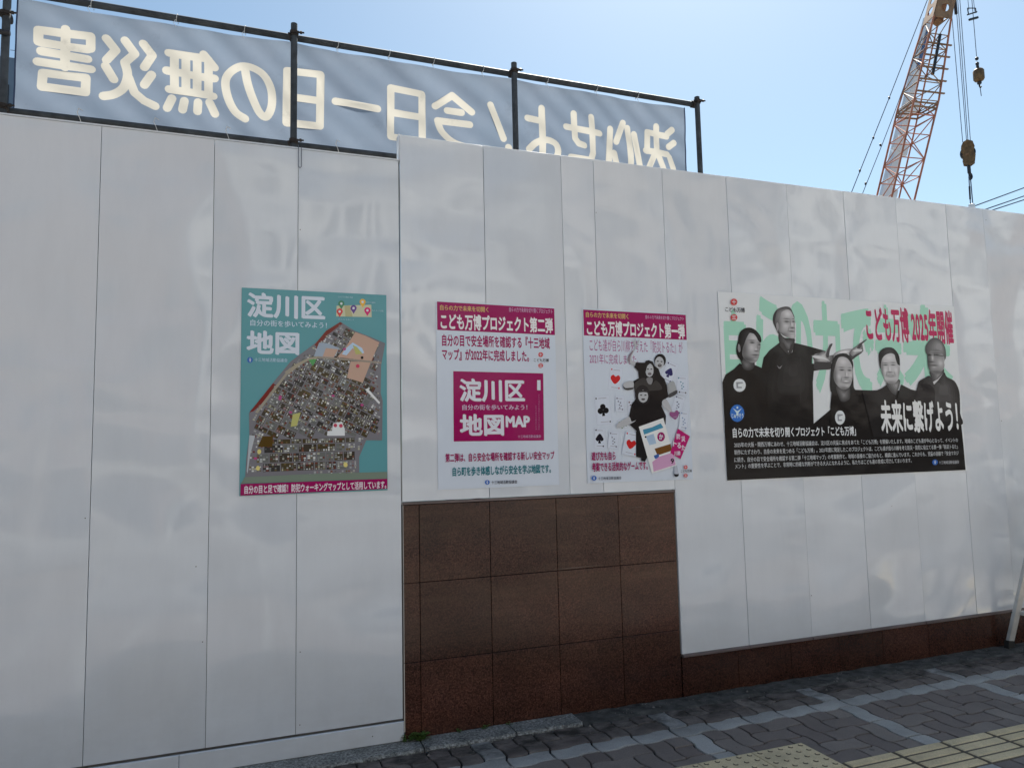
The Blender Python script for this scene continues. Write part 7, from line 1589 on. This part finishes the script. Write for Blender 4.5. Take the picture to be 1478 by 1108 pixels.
# ------------------------------------------------------------------ crane behind the fence
D_ = DATA['crane']
cr = empty('crane', (37, 30, -.15), label='tall red lattice boom crane leaning right against the sky', cat='crane')
CY = 30.0
ax = math.atan2(41.0, 33.8)
e_ = Vector((math.cos(ax), -math.sin(ax), 0)); d_ = Vector((math.sin(ax), math.cos(ax), 0))
def interp(ch, z):
    pts = D_[ch]
    for (xa, za), (xb, zb) in zip(pts, pts[1:]):
        if z <= zb or (xb, zb) == tuple(pts[-1]):
            return xa + (xb - xa) * (z - za) / (zb - za)
def chord(z):
    L, Rr = interp('left', z), interp('right', z)
    m = interp('mid', z)
    C_ = Vector((m, CY, z))
    hw = (Rr - L) / 2 * math.cos(ax)
    sh = Vector(((L + Rr) / 2 - m, 0, 0))
    return [C_ + sh - e_ * hw, C_ - d_ * hw - e_ * .05, C_ + sh + e_ * hw, C_ + d_ * hw + e_ * .14]
zz = [-.15, 4, 9, 13, 16.9, 20, 23.5, 26, 28, 29.6, 30.6]
for k in range(4):
    pts = [chord(z)[k] for z in zz]
    o = MB().path(pts, .062 if k != 3 else .052, 8).build('chord', M['crane_red'], cr)
levels = [1.5, 4.5, 7.5, 10.5, 13.6, 16.3, 18.15, 19.35, 21.0, 22.35, 23.4, 24.7, 26.0, 27.2, 28.3, 29.9]
for n_, z in enumerate(levels):
    c4 = chord(z)
    for k in range(4):
        MB().tube(c4[k], c4[(k + 1) % 4], .034, 6).build('brace', M['crane_red'] if z < 22.7 else M['crane_brown'], cr)
    if n_ + 1 < len(levels):
        c5 = chord(levels[n_ + 1])
        for k in range(4):
            a, b_ = (k, (k + 1) % 4) if (n_ + k) % 2 else ((k + 1) % 4, k)
            MB().tube(c4[a], c5[b_], .034, 6).build('brace', M['crane_red'] if z < 22.7 else M['crane_brown'], cr)
# rungs that stick out on the right of the upper section
for z in (24.0, 24.9, 25.8, 26.7, 27.6):
    c4 = chord(z)
    dr = (c4[2] - c4[1]).normalized()
    MB().bar(c4[1] + dr * .1, c4[2] + dr * .35, .10, .08).build('rung', M['crane_brown'], cr)
c4 = chord(22.9); c5 = chord(23.2)
for c_ in (c4, c5):
    for k in range(4):
        MB().bar(c_[k], c_[(k + 1) % 4], .07, .10).build('splice_frame', M['crane_brown'], cr)
# dark walkway pipe inside the upper section
a, b_ = chord(25.3), chord(28.3)
MB().tube((a[1] + a[2]) / 2 + Vector((.1, 0, 0)), (b_[1] + b_[2]) / 2 + Vector((.1, 0, 0)), .10, 10).build('dark_pipe', M['dark'], cr)
# boom head: two plates with round lightening holes
def holed_plate(p00, p10, p11, p01, holes, th, name):
    """bilinear plate with round holes; holes in unit coords"""
    p00, p10, p11, p01 = map(Vector, (p00, p10, p11, p01))
    nrm = (p10 - p00).cross(p01 - p00).normalized() * th
    vv = [Vector((0, 0)), Vector((1, 0)), Vector((1, 1)), Vector((0, 1))]
    ee = [(0, 1), (1, 2), (2, 3), (3, 0)]
    for (hx, hy, rx, ry) in holes:
        n = len(vv)
        for k in range(14):
            vv.append(Vector((hx + rx * math.cos(k * 2 * math.pi / 14), hy + ry * math.sin(k * 2 * math.pi / 14))))
            ee.append((n + k, n + (k + 1) % 14))
    rs = delaunay_2d_cdt(vv, ee, [], 1, 1e-7)
    P3 = []
    for s_ in (0, 1):
        for q in rs[0]:
            a_, b2 = q.x, q.y
            P3.append(p00 * (1 - a_) * (1 - b2) + p10 * a_ * (1 - b2) + p11 * a_ * b2 + p01 * (1 - a_) * b2 + nrm * s_)
    n = len(rs[0]); fs = []
    ecount = {}
    for f in rs[2]:
        cx = sum(rs[0][i].x for i in f) / len(f); cy = sum(rs[0][i].y for i in f) / len(f)
        if any(((cx - hx) / rx) ** 2 + ((cy - hy) / ry) ** 2 < .9 for hx, hy, rx, ry in holes): continue
        fs.append(tuple(f)); fs.append(tuple(i + n for i in reversed(f)))
        for i in range(len(f)):
            k_ = (f[i], f[(i + 1) % len(f)])
            if (k_[1], k_[0]) in ecount: ecount.pop((k_[1], k_[0]))
            else: ecount[k_] = 1
    for a_, b2 in ecount: fs.append((b2, a_, a_ + n, b2 + n))
    return mesh(name, P3, fs, M['crane_brown'], cr)
h0, h1 = chord(29.6), [v + Vector((1.2, 0, 3.2)) for v in chord(29.9)]
for i, j in ((0, 1), (1, 2)):
    holed_plate(h0[i], h0[j], h1[j], h1[i], [(.5, .22, .24, .09), (.5, .48, .24, .09), (.5, .75, .24, .09)], .05, 'head_plate')
MB().bar((h0[0] + h0[2]) / 2, (h1[0] + h1[2]) / 2, .5, .5).build('head_core', M['crane_brown'], cr)
def rope(pts, r, parent, name='rope', Y=CY):
    return MB().path([(p_[0], Y, p_[1]) for p_ in pts], r, 5).build(name, M['rope'], parent)
pen = [list(p_) for p_ in D_['pendants'][0]]
dx_ = (pen[0][0] - pen[1][0]) / (pen[1][1] - pen[0][1])
pen = [[pen[0][0] - 2.6, pen[0][1] - 4.7]] + pen
rope(pen, .028, cr, 'pendant_rope')
pen = [list(p_) for p_ in D_['pendants'][1]]
pen = [[pen[0][0] - 2.6, pen[0][1] - 4.7]] + pen
rope(pen, .024, cr, 'pendant_rope')
for q in ((35.9, 18.4), (37.2, 20.7), (38.787, 23.58), (36.3, 17.6), (37.75, 20.3)):
    MB().lathe((q[0], CY, q[1]), [(-.10, .02), (-.06, .06), (.06, .06), (.10, .02)], 8).build('pendant_joint', M['dark'], cr)
for ln in D_['lines'][:4]:
    (xa, za), (xb, zb) = ln
    k_ = (xa - xb) / (za - zb)
    rope([(xa + k_ * 2.5, za + 2.5), (xb, zb)], .022, cr, 'hoist_rope')
MB().tube((45.47, CY, 30.6), (45.45, CY, 33.5), .10, 8).build('head_sheave_bracket', M['dark'], cr)
# crane base, hidden behind the fence from here
MB().box(32.5, 38.5, 28.2, 31.8, .9, 3.6, .05).build('cab_house', M['crane_white'], cr)
MB().box(31.8, 39.6, 27.6, 28.5, -.15, .9, .1).box(31.8, 39.6, 31.5, 32.4, -.15, .9, .1).build('crawler_track', M['dark'], cr)

# pale leader mast with a blue strip, standing behind the boom
mr = empty('leader_mast', (35, 33, -.15), label='pale grey steel leader mast with a blue strip seen through the crane lattice', cat='mast')
k33 = 36.8 / 33.8
def far_pt(p_): return (p_[0] * k33, 33.0, 1.4668 + (p_[1] - 1.4668) * k33)
m4 = [Vector(far_pt(p_)) for p_ in D_['mast']]
bot, topp = (m4[0] + m4[1]) / 2, (m4[3] + m4[2]) / 2
dv = (topp - bot) / (topp.z - bot.z)
MB().bar(bot - dv * (bot.z + .1), topp, .56, .5, (0, 1, 0)).build('mast_box', M['crane_white'], mr)
for z in (18.5, 22.0, 25.2):
    q = bot + dv * (z - bot.z)
    MB().bar(q - dv * .45 + Vector((.1, -.2, 0)), q + dv * .45 + Vector((.1, -.2, 0)), 1.25, .24, (0, 1, 0)).build('guide_bracket', M['crane_white'], mr)
mb4 = [Vector(far_pt(p_)) for p_ in D_['mast_blue']]
MB().bar((mb4[2] + mb4[3]) / 2 + Vector((0, -.33, 0)), (mb4[0] + mb4[1]) / 2 + Vector((0, -.33, 0)), .34, .10, (0, 1, 0)).build('blue_strip', M['crane_blue'], mr)

# hook block
hb = empty('hook_block', (45.5, CY, 19.9), label='large yellow brown crane hook block hanging on four ropes right of the boom', cat='hook')
o = MB().lathe((45.50, CY, 20.72), [(-.13, .40), (-.11, .46), (.11, .46), (.13, .40)], 20, (-d_)).build('sheave', M['dark'], hb)
for s_ in (-1, 1):
    c_ = Vector((45.50, CY, 0)) + d_ * .2 * s_
    vs = []
    prof = [(-.28, 21.46), (.02, 21.58), (.38, 21.42), (.50, 21.05), (.40, 20.72), (.52, 20.45), (.44, 20.0), (.10, 19.82), (-.34, 19.95), (-.40, 20.3), (-.33, 20.6), (-.46, 20.8), (-.44, 21.2)]
    for th in (-.06, .06):
        for u__, z in prof: vs.append(c_ + e_ * u__ * .82 + Vector((0, 0, z)) + d_ * th)
    n = len(prof)
    fs = [tuple(range(n)), tuple(range(2 * n - 1, n - 1, -1))] + [(i, (i + 1) % n, n + (i + 1) % n, n + i) for i in range(n)]
    mesh('cheek_plate', vs, fs, M['hook_yellow'], hb)
MB().box(45.2, 45.8, CY - .2, CY + .2, 20.5, 20.62).build('cross_bolt', M['crane_brown'], hb)
mb = MB().tube((45.49, CY, 19.95), (45.49, CY, 19.35), .11, 10)
hp = [(45.49 + .20 * math.sin(q), CY, 19.12 - .22 * math.cos(q)) for q in [math.pi * 1.1 - k * .42 for k in range(11)]]
mb.path([(45.49, CY, 19.35)] + hp[::-1][-9:], .07, 8)
mb.build('hook', M['dark'], hb)
for a, b_ in (((45.42, 19.1), (45.36, 17.1)), ((45.56, 19.1), (45.58, 17.1))):
    rope([a, b_], .035, hb, 'sling')
MB().tube((45.40, CY, 18.4), (45.37, CY, 17.5), .055, 8).build('sling_sleeve', M['dark'], hb)
MB().lathe((45.47, CY, 17.05), [(-.22, .14), (-.15, .2), (.1, .2), (.16, .08)], 12).build('shackle', M['crane_white'], hb)

# small overhaul ball
ob_ = empty('overhaul_weight', (47.1, CY, 26.5), label='small brown overhaul weight with hook hanging on a single rope, rightmost in the sky', cat='hook')
bl = D_['ball']
rope([(bl[0][0] - .05, bl[0][1] + .5)] + bl[0:2], .022, ob_)
for dx__ in (-.28, .28):
    rope([(46.95 + dx__, 33.9), (47.02 + dx__, 31.15)], .018, ob_)
MB().bar((46.55, CY, 30.75), (47.5, CY, 31.15), .08, .08).bar((46.62, CY, 31.25), (47.4, CY, 31.40), .05, .05).bar((46.62, CY, 31.25), (46.66, CY, 30.85), .05, .05).bar((47.4, CY, 31.40), (47.42, CY, 31.05), .05, .05).build('limit_frame', M['dark'], ob_)
MB().bar((46.70, CY, 30.42), (47.55, CY, 30.75), .12, .14).build('limit_weight', M['dark'], ob_)
for z in (27.67, 27.3):
    MB().lathe((47.12, CY, z), [(-.12, .05), (-.06, .11), (.06, .11), (.12, .05)], 10).build('swivel', M['dark'], ob_)
MB().path([(47.12, CY, 27.2), (47.15, CY, 26.95)], .09, 8).build('socket', M['dark'], ob_)
o = MB().lathe((47.17, CY, 26.5), [(-.47, .10), (-.42, .26), (-.30, .34), (.28, .34), (.40, .26), (.47, .12)], 18).build('weight', M['hook_yellow'], ob_); smooth_by_angle(o)
mb = MB().lathe((47.17, CY, 25.93), [(-.12, .06), (-.06, .14), (.06, .14), (.12, .06)], 10)
mb.path([(47.17, CY, 25.85), (47.15, CY, 25.72), (47.24, CY, 25.6), (47.32, CY, 25.7)], .05, 8)
mb.build('hook', M['dark'], ob_)
rope([(47.2, 25.65), (47.25, 25.0)], .025, ob_, 'tag_line')

# overhead wires at the right edge
for k, wr in enumerate(D_['wires']):
    (xa, za), (xb, zb) = wr
    sl = (zb - za) / (xb - xa)
    lab = ['uppermost of the three dark overhead wires rising to the right edge above the fence',
           'middle of the three dark overhead wires rising to the right edge above the fence',
           'lowest of the three dark overhead wires rising to the right edge above the fence'][k]
    o = MB().path([(xa + 18 * q / 6 , CY, za + sl * 18 * q / 6 + .02 * (q / 6.0) ** 2) for q in range(-6, 7)], .040, 5).build('overhead_wire', M['rope'])
    tag(o, lab, 'wire', 'overhead wires at the right edge')

# far building sliver behind the left scaffold pole
fb = empty('far_building', (-16, 40, -.15), label='blue grey far building seen as a sliver between scaffold pole and banner', cat='building')
MB().box(-24, -9.6, 40, 52, -.15, 22.95, .02).build('wall', M['farwall'], fb)
MB().tube((-12.05, 40.5, 22.9), (-12.05, 40.5, 24.1), .03, 6).tube((-12.3, 40.5, 23.6), (-11.8, 40.5, 23.6), .02, 6).tube((-11.95, 40.5, 22.9), (-11.95, 40.5, 23.7), .02, 6).build('aerial', M['farwall'], fb)
for k in range(7):
    for q in range(4):
        MB().box(-12.6 + q * .75, -12.15 + q * .75, 39.96, 40.02, 2 + k * 3, 3.4 + k * 3).build('window', M['dark'], fb)

# ------------------------------------------------------------------ the street behind the camera (mirrored softly in the panels)
rd = MB(); rd.box(-60, 60, -13.0, -4.95, -.158, -.120)
tag(rd.build('road', M['asphalt']), kind='structure')
ed = MB().box(-60, 60, -5.0, -4.902, -.12, .0, .01)
tag(ed.build('kerb', M['kerb']), kind='structure')
ln = MB().box(-60, 60, -9.05, -8.93, -.119, -.116).box(-60, 60, -12.3, -12.18, -.119, -.116).box(-60, 60, -5.6, -5.48, -.119, -.116)
tag(ln.build('road_marking', M['line']), kind='structure')
pv = MB().box(-60, 60, -17.5, -13.0, -.15, 0).box(-60, -14, -4.9, .4, -.15, -.001).box(16, 60, -4.9, .4, -.15, -.001)
tag(pv.build('far_pavement', M['paver_light']), kind='structure')
M['b_tile'] = simple('facade_tile', (.42, .36, .30), .6, 0, .1, 1)
M['b_white'] = simple('facade_white', (.66, .66, .64), .6, 0, .08, 1)
M['b_brown'] = simple('facade_brown', (.20, .13, .10), .6, 0, .15, 1)
M['b_grey'] = simple('facade_grey', (.36, .38, .40), .6, 0, .1, 1)
M['b_glass'] = simple('window_glass', (.03, .04, .05), .08, 0, .2, 1, spec=.8)
blds = [(-30, -19, 15, 'b_grey', 'grey'), (-18.4, -8, 11, 'b_tile', 'beige tiled'), (-7.4, -1.2, 17, 'b_brown', 'narrow brown'),
        (-.6, 9, 9.5, 'b_white', 'low white'), (10, 17, 14, 'b_tile', 'slim beige'), (18, 31, 19, 'b_white', 'tall white'), (32, 50, 12, 'b_brown', 'long brown')]
for x0, x1, h, mt, nm in blds:
    b = empty('street_building', ((x0 + x1) / 2, -18, 0), label=nm + ' building across the road, showing only as a soft reflection in the fence', cat='building')
    MB().box(x0, x1, -30, -18, -.1, h).build('wall', M[mt], b)
    MB().box(x0 - .1, x1 + .1, -30.1, -17.8, h + .003, h + .5).build('parapet', M['b_grey'], b)
    nfl = int(h / 3.1)
    wm = MB()
    nw = int((x1 - x0) / 2.2)
    for f_ in range(1, nfl):
        for q in range(nw):
            xc = x0 + (q + .5) * (x1 - x0) / nw
            wm.box(xc - .7, xc + .7, -18.0, -17.95, f_ * 3.1 + .9, f_ * 3.1 + 2.3)
    wm.build('windows', M['b_glass'], b)['kind'] = 'stuff'
    MB().box(x0 + .8, x1 - .8, -17.96, -17.9, .1, 2.6).build('shop_front', M['b_glass'], b)
    MB().box(x0 + .4, x1 - .4, -17.9, -16.9, 2.8, 3.1).build('canopy', M['b_brown'] if mt != 'b_brown' else M['b_tile'], b)
